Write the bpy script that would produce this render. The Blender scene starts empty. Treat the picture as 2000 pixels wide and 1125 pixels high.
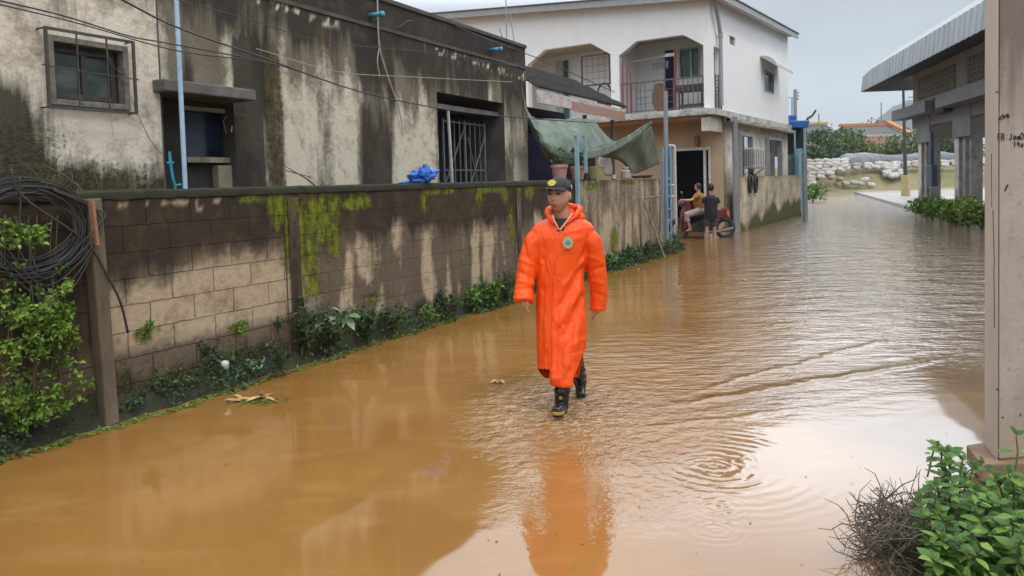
import bpy, bmesh, math, random
import numpy as np
from mathutils import Vector, Matrix, noise
R = math.radians
random.seed(7); rng = np.random.default_rng(7)
S = bpy.context.scene; C = S.collection

# ---------------------------------------------------------------- camera
PITCH, ROLL, F, SHY, CH = 0.045, -0.028, 1440.0, -0.0695, 1.68
cd = bpy.data.cameras.new('camera'); cam = bpy.data.objects.new('camera', cd); C.objects.link(cam)
cd.sensor_width = 36; cd.lens = 36*F/2000; cd.shift_y = SHY; cd.clip_start = .05; cd.clip_end = 6000
CM = Matrix.Rotation(math.pi/2-PITCH, 4, 'X') @ Matrix.Rotation(ROLL, 4, 'Z')
cam.matrix_world = Matrix.Translation((0, 0, CH)) @ CM
S.camera = cam

# ---------------------------------------------------------------- sky, sun, exposure
SUN_EL, SUN_ROT = R(58), R(150)
w = bpy.data.worlds.new('World'); S.world = w; w.use_nodes = True
nt = w.node_tree; nt.nodes.clear()
def N(t, typ, **k):
    n = t.nodes.new(typ)
    for a, b in k.items():
        if a.startswith('i_'): n.inputs[a[2:].replace('_', ' ')].default_value = b
        else: setattr(n, a, b)
    return n
out = N(nt, 'ShaderNodeOutputWorld'); mixs = N(nt, 'ShaderNodeMixShader', i_Fac=.9)
bg = N(nt, 'ShaderNodeBackground'); bg.inputs[1].default_value = .1
sky = N(nt, 'ShaderNodeTexSky', sky_type='NISHITA', sun_disc=False, sun_elevation=SUN_EL, sun_rotation=SUN_ROT)
nt.links.new(sky.outputs[0], bg.inputs[0])
bg2 = N(nt, 'ShaderNodeBackground'); bg2.inputs[1].default_value = 1.0
tc = N(nt, 'ShaderNodeTexCoord'); sp = N(nt, 'ShaderNodeSeparateXYZ')
nt.links.new(tc.outputs['Generated'], sp.inputs[0])
rp = N(nt, 'ShaderNodeValToRGB'); nt.links.new(sp.outputs[2], rp.inputs[0])
cr = rp.color_ramp; cr.elements[0].position = 0; cr.elements[0].color = (.68, .77, .83, 1)
cr.elements[1].position = 1; cr.elements[1].color = (1.9, 1.97, 2.05, 1)
e = cr.elements.new(.10); e.color = (.68, .745, .80, 1)
e = cr.elements.new(.22); e.color = (.56, .605, .655, 1)
e = cr.elements.new(.30); e.color = (1.75, 1.83, 1.93, 1)
mp = N(nt, 'ShaderNodeMapping'); mp.inputs['Scale'].default_value = (1, 1, 2.6)
nt.links.new(tc.outputs['Generated'], mp.inputs[0])
nz = N(nt, 'ShaderNodeTexNoise', i_Scale=2.3, i_Detail=6, i_Roughness=.5); nt.links.new(mp.outputs[0], nz.inputs[0])
mr = N(nt, 'ShaderNodeMapRange', i_From_Min=.3, i_From_Max=.7, i_To_Min=.80, i_To_Max=1.2); nt.links.new(nz.outputs[0], mr.inputs[0])
# bright sky patch added above the frame, ahead right, to brighten the water
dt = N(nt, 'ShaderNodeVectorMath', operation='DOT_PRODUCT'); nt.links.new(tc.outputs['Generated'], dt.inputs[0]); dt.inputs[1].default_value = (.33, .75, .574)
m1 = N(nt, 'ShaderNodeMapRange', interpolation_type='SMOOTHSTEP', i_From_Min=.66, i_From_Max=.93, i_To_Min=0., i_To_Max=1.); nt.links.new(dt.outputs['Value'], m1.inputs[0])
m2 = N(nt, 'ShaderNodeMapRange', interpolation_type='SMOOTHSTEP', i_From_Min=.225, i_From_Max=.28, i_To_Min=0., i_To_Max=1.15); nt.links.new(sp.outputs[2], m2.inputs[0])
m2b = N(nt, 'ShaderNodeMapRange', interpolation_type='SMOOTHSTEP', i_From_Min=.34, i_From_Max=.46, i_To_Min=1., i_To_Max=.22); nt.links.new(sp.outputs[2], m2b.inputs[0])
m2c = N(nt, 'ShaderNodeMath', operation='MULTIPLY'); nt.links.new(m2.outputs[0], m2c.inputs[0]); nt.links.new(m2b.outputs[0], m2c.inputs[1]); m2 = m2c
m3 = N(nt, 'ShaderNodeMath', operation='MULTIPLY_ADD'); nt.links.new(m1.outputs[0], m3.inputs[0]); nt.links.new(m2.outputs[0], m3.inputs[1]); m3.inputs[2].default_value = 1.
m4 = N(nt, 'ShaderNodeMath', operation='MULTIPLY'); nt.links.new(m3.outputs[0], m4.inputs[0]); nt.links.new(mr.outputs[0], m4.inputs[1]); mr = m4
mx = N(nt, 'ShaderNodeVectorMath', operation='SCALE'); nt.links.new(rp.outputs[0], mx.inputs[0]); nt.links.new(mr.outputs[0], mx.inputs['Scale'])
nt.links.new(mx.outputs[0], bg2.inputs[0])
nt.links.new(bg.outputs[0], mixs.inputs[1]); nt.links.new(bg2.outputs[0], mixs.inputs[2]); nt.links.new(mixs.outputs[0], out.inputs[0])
sd = bpy.data.lights.new('sun', 'SUN'); sd.energy = 1.2; sd.angle = R(14); sd.color = (1, .95, .88)
so = bpy.data.objects.new('sun', sd); C.objects.link(so)
so.rotation_euler = (math.pi/2-SUN_EL, 0, math.pi-SUN_ROT)
S.view_settings.view_transform = 'Standard'; S.view_settings.look = 'None'
S.view_settings.exposure = -0.02; S.view_settings.gamma = 1
S.cycles.max_bounces = 6; S.cycles.diffuse_bounces = 3; S.cycles.glossy_bounces = 3; S.cycles.volume_bounces = 0
S.cycles.use_denoising = True; S.cycles.caustics_reflective = False; S.cycles.caustics_refractive = False

# ---------------------------------------------------------------- rays and frames
ORG = Vector((0, 0, CH)); RM = CM.to_3x3()
def ray(px, py):
    return RM @ Vector(((px-1000)/F, -(py-562.5)/F + SHY*2000/F, -1))
def on_z(px, py, z=0):
    d = ray(px, py); return ORG + d*((z-CH)/d.z)
def at_y(px, py, Y):
    d = ray(px, py); return ORG + d*(Y/d.y)
class Frame:
    """x runs away from the camera along a street front, y to the left of it, z up"""
    def __init__(s, deg, ox, oy):
        a = R(deg); s.a = a; s.o = Vector((ox, oy, 0)); s.d = Vector((math.sin(a), math.cos(a), 0)); s.l = Vector((-math.cos(a), math.sin(a), 0))
        s.rz = math.pi/2-a
    def w(s, u, v, z): return s.o + s.d*u + s.l*v + Vector((0, 0, z))
    def hv(s, px, py, v=0):
        d = ray(px, py); t = (v-(ORG-s.o).dot(s.l))/d.dot(s.l); p = ORG+d*t-s.o
        return p.dot(s.d), p.z
    def hu(s, px, py, u=0):
        d = ray(px, py); t = (u-(ORG-s.o).dot(s.d))/d.dot(s.d); p = ORG+d*t-s.o
        return p.dot(s.l), p.z
class WF(Frame):
    def __init__(s): s.o = Vector((0, 0, 0)); s.d = Vector((1, 0, 0)); s.l = Vector((0, 1, 0)); s.rz = 0; s.a = math.pi/2
W = WF()
def fr_n(deg, n):
    a = R(deg); return Frame(deg, -math.cos(a)*n, math.sin(a)*n)
SW = fr_n(30, 5.42)          # street wall
LB = fr_n(28, 6.75)          # old concrete building
WH = Frame(33.1, 6.0, 22.0)  # white house, origin at its front right corner
RB = Frame(13.7, 0, 0); RB.o = -RB.l*10.4   # market hall front

# ---------------------------------------------------------------- objects
def tag(o, label=None, cat=None, group=None, kind=None):
    if label: o['label'] = label
    if cat: o['category'] = cat
    if group: o['group'] = group
    if kind: o['kind'] = kind
    return o
def thing(name, label, cat, loc, rz=0, group=None):
    o = bpy.data.objects.new(name, None); C.objects.link(o); o.empty_display_size = .2
    o.matrix_world = Matrix.Translation(loc) @ Matrix.Rotation(rz, 4, 'Z')
    return tag(o, label, cat, group)
def wm(o):
    m = o.matrix_basis if o.parent is None else wm(o.parent) @ o.matrix_basis
    return m
def copy_tree(o, parent=None):
    c = o.copy(); C.objects.link(c)
    if parent is not None: c.parent = parent
    for ch in [x for x in bpy.data.objects if x.parent == o]: copy_tree(ch, c)
    return c
class MB:
    def __init__(s, fr=W): s.f = fr; s.v = []; s.F = []; s.att = {}
    def p(s, a): return s.f.w(*a)
    def add(s, vs, fs, raw=False):
        b = len(s.v); s.v += [Vector(x) if raw else s.p(x) for x in vs]; s.F += [tuple(b+i for i in f) for f in fs]; return b
    def box(s, x0, x1, y0, y1, z0, z1):
        s.add([(x, y, z) for x in (x0, x1) for y in (y0, y1) for z in (z0, z1)],
              [(0, 1, 3, 2), (4, 6, 7, 5), (0, 4, 5, 1), (2, 3, 7, 6), (0, 2, 6, 4), (1, 5, 7, 3)]); return s
    def obox(s, c, size, rot=None):
        m = rot if rot is not None else Matrix.Identity(3); c = Vector(c)
        vs = [c + m @ Vector((sx*size[0]/2, sy*size[1]/2, sz*size[2]/2)) for sx in (-1, 1) for sy in (-1, 1) for sz in (-1, 1)]
        s.add([tuple(x) for x in vs], [(0, 1, 3, 2), (4, 6, 7, 5), (0, 4, 5, 1), (2, 3, 7, 6), (0, 2, 6, 4), (1, 5, 7, 3)]); return s
    def beam(s, a, b, wd, ht=None, up=(0, 0, 1)):
        a, b = Vector(a), Vector(b); ht = ht or wd; d = (b-a).normalized(); u = Vector(up)
        if abs(d.dot(u)) > .98: u = Vector((1, 0, 0))
        sd_ = d.cross(u).normalized()*wd/2; uu = sd_.cross(d).normalized()*ht/2
        s.add([tuple(q+i*sd_+j*uu) for q in (a, b) for i, j in ((-1, -1), (1, -1), (1, 1), (-1, 1))],
              [(0, 1, 2, 3), (7, 6, 5, 4), (0, 4, 5, 1), (1, 5, 6, 2), (2, 6, 7, 3), (3, 7, 4, 0)]); return s
    def tube(s, pts, r, seg=8, cap=True):
        pts = [Vector(p) for p in pts]; n = len(pts); rs = r if isinstance(r, (list, tuple)) else [r]*n
        vs, fs = [], []; prev = None
        for i, p in enumerate(pts):
            d = (pts[min(i+1, n-1)]-pts[max(i-1, 0)]).normalized()
            if prev is None:
                u = Vector((0, 0, 1)) if abs(d.z) < .9 else Vector((1, 0, 0)); a = d.cross(u).normalized()
            else: a = (prev - d*prev.dot(d)).normalized()
            prev = a; b = d.cross(a)
            ra, rb = (rs[i] if isinstance(rs[i], (tuple, list)) else (rs[i], rs[i]))
            vs += [tuple(p + a*ra*math.cos(t*2*math.pi/seg) + b*rb*math.sin(t*2*math.pi/seg)) for t in range(seg)]
        for i in range(n-1):
            for t in range(seg):
                q = (t+1) % seg; fs.append((i*seg+t, i*seg+q, (i+1)*seg+q, (i+1)*seg+t))
        if cap: fs += [tuple(range(seg))[::-1], tuple(range((n-1)*seg, n*seg))]
        s.add(vs, fs); return s
    def loft(s, rings, cap=True):
        n = len(rings[0]); vs = [p for r_ in rings for p in r_]; fs = []
        for i in range(len(rings)-1):
            for t in range(n):
                q = (t+1) % n; fs.append((i*n+t, i*n+q, (i+1)*n+q, (i+1)*n+t))
        if cap: fs += [tuple(range(n))[::-1], tuple(range((len(rings)-1)*n, len(rings)*n))]
        s.add(vs, fs); return s
    def prism(s, pts, off):
        """polygon of 3-d points extruded by vector off"""
        n = len(pts); o = Vector(off); vs = [tuple(p) for p in pts] + [tuple(Vector(p)+o) for p in pts]
        s.add(vs, [tuple(range(n))[::-1], tuple(range(n, 2*n))] + [(i, (i+1) % n, n+(i+1) % n, n+i) for i in range(n)]); return s
    def ball(s, c, r, seg=12, ring=8):
        c = Vector(c); rx, ry, rz_ = r if isinstance(r, (tuple, list)) else (r, r, r); vs, fs = [], []
        for i in range(1, ring):
            a = math.pi*i/ring
            vs += [(c.x+rx*math.sin(a)*math.cos(2*math.pi*j/seg), c.y+ry*math.sin(a)*math.sin(2*math.pi*j/seg), c.z+rz_*math.cos(a)) for j in range(seg)]
        for i in range(ring-2):
            for j in range(seg): q = (j+1) % seg; fs.append((i*seg+j, (i+1)*seg+j, (i+1)*seg+q, i*seg+q))
        t = len(vs); vs += [(c.x, c.y, c.z+rz_), (c.x, c.y, c.z-rz_)]
        for j in range(seg):
            q = (j+1) % seg; fs.append((t, j, q)); fs.append((t+1, (ring-2)*seg+q, (ring-2)*seg+j))
        s.add(vs, fs); return s
    def build(s, name, mat, parent=None, smooth=False, bevel=0, loc=None, rz=None, tg=None, solid=0, fixn=True):
        me = bpy.data.meshes.new(name); o = bpy.data.objects.new(name, me); C.objects.link(o)
        V = np.array([tuple(x) for x in s.v], dtype=float)
        if parent is not None:
            M_ = wm(parent).inverted(); o.parent = parent
        else:
            mn, mxx = V.min(0), V.max(0)
            l = Vector(loc) if loc is not None else Vector(((mn[0]+mxx[0])/2, (mn[1]+mxx[1])/2, mn[2]))
            m0 = Matrix.Translation(l) @ Matrix.Rotation(s.f.rz if rz is None else rz, 4, 'Z'); o.matrix_world = m0; M_ = m0.inverted()
        A = np.array(M_); V = V @ A[:3, :3].T + A[:3, 3]
        me.from_pydata(V.tolist(), [], s.F)
        for k, a in s.att.items():
            at = me.attributes.new(k, 'FLOAT', 'POINT'); at.data.foreach_set('value', np.asarray(a, dtype=np.float32))
        me.validate()
        if fixn:
            bm = bmesh.new(); bm.from_mesh(me); bmesh.ops.recalc_face_normals(bm, faces=bm.faces); bm.to_mesh(me); bm.free()
        if smooth: me.polygons.foreach_set('use_smooth', [True]*len(me.polygons))
        me.materials.append(mat)
        if solid:
            m = o.modifiers.new('solid', 'SOLIDIFY'); m.thickness = solid; m.offset = 0
        if bevel:
            m = o.modifiers.new('bevel', 'BEVEL'); m.width = bevel; m.segments = 2; m.limit_method = 'ANGLE'
        if tg: tag(o, *tg)
        return o
def catmull(pts, n=8):
    P = [Vector(p) for p in pts]; P = [P[0]*2-P[1]] + P + [P[-1]*2-P[-2]]; o = []
    for i in range(1, len(P)-2):
        for k in range(n):
            t = k/n; a, b, c, d = P[i-1:i+3]
            o.append(.5*((2*b)+(-a+c)*t+(2*a-5*b+4*c-d)*t*t+(-a+3*b-3*c+d)*t**3))
    o.append(P[-2].copy()); return o
def fbm(x, y, z=0., oct=4):
    return noise.fractal(Vector((x, y, z)), 1.0, 2.0, oct)
def sm(a, b, x):
    t = min(1, max(0, (x-a)/(b-a))) if a != b else 0; return t*t*(3-2*t)

# ---------------------------------------------------------------- materials
def lk(t, a, b): t.links.new(a, b)
def nm(name):
    m = bpy.data.materials.new(name); m.use_nodes = True; t = m.node_tree; b = t.nodes['Principled BSDF']; return m, t, b
def nz_(t, vec, scale, detail=5, rough=.6, stretch=None):
    if stretch:
        mp = N(t, 'ShaderNodeMapping'); mp.inputs['Scale'].default_value = stretch; lk(t, vec, mp.inputs[0]); vec = mp.outputs[0]
    n = N(t, 'ShaderNodeTexNoise', i_Scale=scale, i_Detail=detail, i_Roughness=rough); lk(t, vec, n.inputs[0]); return n.outputs[0]
def rng_(t, v, a, b, c=0., d=1.):
    n = N(t, 'ShaderNodeMapRange', i_From_Min=a, i_From_Max=b, i_To_Min=c, i_To_Max=d); lk(t, v, n.inputs[0]); return n.outputs[0]
def mth(t, op, a, b=None, c=None):
    n = N(t, 'ShaderNodeMath', operation=op)
    for i, x in enumerate((a, b, c)):
        if x is None: continue
        if isinstance(x, (int, float)): n.inputs[i].default_value = x
        else: lk(t, x, n.inputs[i])
    return n.outputs[0]
def cmix(t, f, a, b, mode='MIX'):
    n = N(t, 'ShaderNodeMix', data_type='RGBA', blend_type=mode)
    for i, x in ((0, f), (6, a), (7, b)):
        if isinstance(x, (int, float)): n.inputs[i].default_value = x
        elif isinstance(x, tuple): n.inputs[i].default_value = (x+(1,))[:4]
        else: lk(t, x, n.inputs[i])
    return n.outputs[2]
def bump(t, b, h, dist, strength=1.):
    n = N(t, 'ShaderNodeBump'); n.inputs['Strength'].default_value = strength; n.inputs['Distance'].default_value = dist
    lk(t, h, n.inputs['Height']); lk(t, n.outputs[0], b.inputs['Normal']); return n
def attr(t, name):
    n = N(t, 'ShaderNodeAttribute', attribute_name=name); return n.outputs['Fac']
def M(name, c1, c2=None, scale=4, rough=.7, bmp=0., metal=0., stretch=None, fine=30, lo=.35, hi=.65, spec=.5, coat=0):
    m, t, b = nm(name); c2 = c2 or tuple(x*.72 for x in c1)
    tcd = N(t, 'ShaderNodeTexCoord').outputs['Object']
    a = nz_(t, tcd, scale, 6, .6, stretch); f = nz_(t, tcd, fine, 3, .6, stretch)
    s_ = mth(t, 'ADD', mth(t, 'MULTIPLY', a, .75), mth(t, 'MULTIPLY', f, .25))
    lk(t, cmix(t, rng_(t, s_, lo, hi), c2, c1), b.inputs['Base Color'])
    lk(t, rng_(t, f, .3, .7, max(.02, rough-.08), min(1, rough+.08)), b.inputs['Roughness'])
    b.inputs['Metallic'].default_value = metal; b.inputs['Specular IOR Level'].default_value = spec
    if coat: b.inputs['Coat Weight'].default_value = coat
    if bmp: bump(t, b, s_, bmp)
    return m
def leafmat(name, c1, c2, c3=None, rough=.45, trans=.25):
    m, t, b = nm(name); g = N(t, 'ShaderNodeNewGeometry')
    rp = N(t, 'ShaderNodeValToRGB'); lk(t, g.outputs['Random Per Island'], rp.inputs[0]); r = rp.color_ramp
    r.elements[0].color = c2+(1,); r.elements[1].color = c1+(1,); r.elements[1].position = .75
    if c3: e_ = r.elements.new(.96); e_.color = c3+(1,)
    tcd = N(t, 'ShaderNodeTexCoord').outputs['Object']
    cl = rng_(t, nz_(t, tcd, 2.5, 3), .35, .65, .65, 1.25)
    col = N(t, 'ShaderNodeVectorMath', operation='SCALE'); lk(t, rp.outputs[0], col.inputs[0]); lk(t, cl, col.inputs['Scale'])
    lk(t, col.outputs[0], b.inputs['Base Color']); b.inputs['Roughness'].default_value = rough
    tr = N(t, 'ShaderNodeBsdfTranslucent'); lk(t, col.outputs[0], tr.inputs[0])
    mx_ = N(t, 'ShaderNodeMixShader', i_Fac=trans); lk(t, b.outputs[0], mx_.inputs[1]); lk(t, tr.outputs[0], mx_.inputs[2])
    lk(t, mx_.outputs[0], t.nodes['Material Output'].inputs[0]); return m
# ---------------------------------------------------------------- setting: ground, water, bank, pad, levee, hill
def flat(name, pts, z, mat, kind='structure', fr=W):
    m = MB(fr); m.add([(p[0], p[1], z) for p in pts], [tuple(range(len(pts)))]); o = m.build(name, mat, loc=(0, 0, z), rz=0, fixn=False); tag(o, kind=kind); return o
m_soil = M('soil', (.16, .12, .07), (.07, .07, .03), 1.5, .9, .03)
flat('ground', [(-1500, -60), (3000, -60), (3000, 3400), (-1500, 3400)], -.25, m_soil)

def water_mat():
    m, t, b = nm('muddy water'); g = N(t, 'ShaderNodeNewGeometry'); pos = g.outputs['Position']
    sp = N(t, 'ShaderNodeSeparateXYZ'); lk(t, pos, sp.inputs[0]); X, Y = sp.outputs[0], sp.outputs[1]
    def dist(cx, cy, sx=1., sy=1.):
        a = mth(t, 'MULTIPLY', mth(t, 'SUBTRACT', X, cx), sx); c = mth(t, 'MULTIPLY', mth(t, 'SUBTRACT', Y, cy), sy)
        return mth(t, 'SQRT', mth(t, 'ADD', mth(t, 'MULTIPLY', a, a), mth(t, 'MULTIPLY', c, c)))
    def add(*a):
        r = a[0]
        for x in a[1:]: r = mth(t, 'ADD', r, x)
        return r
    def mul(*a):
        r = a[0]
        for x in a[1:]: r = mth(t, 'MULTIPLY', r, x)
        return r
    warp = nz_(t, pos, 2.2, 3)
    warp2 = nz_(t, pos, 11, 3)
    H = []
    def rings(px, py, lam, rad, amp, inner=0.):
        c = on_z(px, py); d = dist(c.x, c.y); dw = add(d, mul(mth(t, 'SUBTRACT', warp, .5), .16), mul(mth(t, 'SUBTRACT', warp2, .5), .035))
        s_ = mth(t, 'SINE', mul(dw, 2*math.pi/lam))
        env = rng_(t, d, inner, rad, 1, 0)
        H.append(mul(s_, env, rng_(t, warp2, .3, .7, .35, 1.3), amp))
    rings(1395, 918, .052, .40, .0004); rings(1403, 990, .046, .26, .00035); rings(1399, 1034, .050, .24, .0003)
    rings(1395, 905, .085, 1.0, .0004, .3)
    # broken chop round the walker and trailing behind him to the right
    c = on_z(1120, 800); env = mth(t, 'POWER', rng_(t, dist(c.x, c.y, 1, .8), 0, 1.15, 1, 0), 1.3)
    H.append(mul(nz_(t, pos, 9, 4, .6), env, .085))
    H.append(mul(nz_(t, pos, 30, 3, .6, (1, .7, 1)), env, .012))
    c = on_z(1330, 700); env2 = rng_(t, dist(c.x, c.y, .62, .62), .15, 1.35, 1, 0)
    H.append(mul(nz_(t, pos, 3.6, 4, .55, (1., 2.2, 1)), env2, .038))
    # calm ripples over the rest: long in X, growing farther away
    far = rng_(t, Y, 6.5, 11., .0, 1.)
    right = rng_(t, mth(t, 'SUBTRACT', X, mul(Y, .39)), -1.9, .3, .10, 1.)
    H.append(mul(nz_(t, pos, 1.5, 4, .62, (.9, 2.0, 1)), far, right, .16))
    c = on_z(1150, 960); H.append(mul(nz_(t, pos, 10, 4, .6, (1, 1.5, 1)), rng_(t, dist(c.x, c.y), .1, .75, 1, 0), .0065))
    H.append(mul(nz_(t, pos, .8, 2, .5, (.8, 1.4, 1)), .0045))
    right2 = rng_(t, X, 3.2, 4.4, 0, 1)
    H.append(mul(nz_(t, pos, 4.5, 4, .55, (1, 2, 1)), right2, rng_(t, Y, 5.3, 6.6, 0, 1), .013))
    # bow-wave ridges running out to the right
    def ridge(p, q, wd, amp):
        a, c = on_z(*p), on_z(*q); d = (c-a); L = d.length; d /= L
        u = add(mul(mth(t, 'SUBTRACT', X, a.x), d.x), mul(mth(t, 'SUBTRACT', Y, a.y), d.y))
        v = add(mul(mth(t, 'SUBTRACT', X, a.x), -d.y), mul(mth(t, 'SUBTRACT', Y, a.y), d.x), mul(mth(t, 'SUBTRACT', warp, .5), .22))
        g_ = mth(t, 'EXPONENT', mul(mul(v, v), -1/(wd*wd)))
        uu = mul(rng_(t, u, 0, .3*L, 0, 1), rng_(t, u, .8*L, L, 1, 0)); H.append(mul(g_, uu, amp))
    ridge((1250, 802), (1870, 696), .055, .020); ridge((1300, 778), (1760, 655), .045, .010); ridge((1120, 850), (1560, 800), .035, .004)
    h = add(*H)
    bump(t, b, h, 1.0)
    tone = rng_(t, add(mth(t, 'SUBTRACT', X, mul(Y, .22)), mul(mth(t, 'SUBTRACT', nz_(t, pos, .5, 3), .5), 1.5)), -.3, 2.6, 0, 1)
    sw = rng_(t, nz_(t, pos, .9, 4, .5), .35, .65)
    c1 = cmix(t, sw, (.25, .118, .030), (.30, .150, .041))
    c2 = cmix(t, sw, (.17, .118, .078), (.205, .15, .105))
    col = cmix(t, tone, c1, c2)
    c = on_z(1100, 800); foam = mul(rng_(t, dist(c.x, c.y, 1, .9), .05, .85, 1, 0), rng_(t, nz_(t, pos, 9, 6, .7, (1, 1.6, 1)), .5, .60))
    col = cmix(t, mul(foam, .7), col, (.68, .54, .40))
    silt = rng_(t, nz_(t, pos, 1.4, 7, .62, (1, 2.4, 1)), .52, .72)
    col = cmix(t, mul(silt, .35), col, (.40, .245, .10))
    lk(t, col, b.inputs['Base Color']); b.inputs['Roughness'].default_value = .045; b.inputs['IOR'].default_value = 1.78
    return m
m_water = water_mat()
flat('flood_water', [(-14, -3), (30, -3), (60, 66), (10, 66), (-14, 30)], 0, m_water)

# soil bank under the street wall
m_bank = M('mossy bank soil', (.035, .042, .016), (.013, .011, .007), 5, .9, .04, fine=40)
mb = MB(SW); nu = 260; rows = 7; u0, u1 = 0., 17.2
vs = []; fs = []
for i in range(nu+1):
    u = u0 + (u1-u0)*i/nu; wd = .13 + .09*fbm(u*.9, 3) + .05*fbm(u*4, 9) + .10*sm(7, 3.5, u)
    for j in range(rows):
        f = j/(rows-1); v = .03 - (wd+.06)*f; z = (.17+.05*fbm(u*2, 1))*(1-f)**1.3 - .05*f + .02*fbm(u*7, f*3, 4)
        vs.append((u, v, z))
for i in range(nu):
    for j in range(rows-1): a = i*rows+j; fs.append((a, a+1, a+rows+1, a+rows))
mb.add(vs, fs); tag(mb.build('bank', m_bank, smooth=True), kind='structure')

# concrete pad in front of the market hall
m_pad = M('wet concrete', (.38, .36, .34), (.24, .22, .2), .35, .35, .004, fine=6)
A_, B_ = on_z(1663, 373, .16), on_z(1786, 406, .16)
pad = [(A_.x, A_.y), (B_.x, B_.y)] + [tuple(RB.w(u, v, 0))[:2] for u, v in ((26, .8), (7, .8), (7, -40))] + [(110, 66), (A_.x, A_.y+1)]
mb = MB(); mb.prism([(x, y, -.2) for x, y in pad], (0, 0, .36)); tag(mb.build('pavement', m_pad), kind='structure')

# earth levee at the end of the street
m_lev = M('levee earth', (.33, .26, .16), (.14, .15, .05), .35, .95, .1, fine=3)
mb = MB(); nx, ny = 120, 12; vs, fs = [], []
prof = [(0, -.05), (.6, .35), (1.4, 1.0), (2.4, 1.6), (3.4, 2.1), (4.4, 2.4), (6, 2.5), (10, 2.5), (13, 2.2), (16, 1.4), (19, .6), (24, -.3)]
for i in range(nx+1):
    x = 23+i*100/nx; e_ = sm(23, 27, x)
    for j, (dy, z) in enumerate(prof):
        vs.append((x+.3*fbm(x*.4, j, 5), 65.0+dy+.5*fbm(x*.3, 2)-1.5*(1-e_), z*(.35+.65*e_)+.22*fbm(x*.5, dy*.5)*(z > .2)))
for i in range(nx):
    for j in range(len(prof)-1): a = i*len(prof)+j; fs.append((a, a+len(prof), a+len(prof)+1, a+1))
mb.add(vs, fs); tag(mb.build('levee', m_lev, smooth=True), kind='structure')
# low muddy shore joining street end and levee
mb = MB(); vs, fs = [], []
for i in range(41):
    x = 14+i*1.0
    for j in range(5): vs.append((x, 62+j*1.2+.5*fbm(x*.5, 7)-(x < 22)*1.5, -.06+j*.13+.05*fbm(x, j)))
for i in range(40):
    for j in range(4): a = i*5+j; fs.append((a, a+5, a+6, a+1))
mb.add(vs, fs); tag(mb.build('shore', m_lev, smooth=True), kind='structure')
# hazy hill
m_hill = M('forest hill', (.05, .08, .04), (.03, .05, .03), .01, .95, 0, fine=.05)
mb = MB(); vs, fs = [], []
c = at_y(1765, 205, 1300); nx, ny = 60, 20
for i in range(nx+1):
    for j in range(ny+1):
        x = c.x-420+i*840/nx; y = 1150+j*400/ny
        h = c.z*math.exp(-((x-c.x)/70)**2)*math.exp(-((y-1300)/120)**2)*(1+.18*fbm(x*.012, y*.012)) + 14*math.exp(-((y-1300)/120)**2)
        vs.append((x, y, h-8))
for i in range(nx):
    for j in range(ny): a = i*(ny+1)+j; fs.append((a, a+ny+1, a+ny+2, a+1))
mb.add(vs, fs); tag(mb.build('hill', m_hill, smooth=True), kind='structure')

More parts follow.
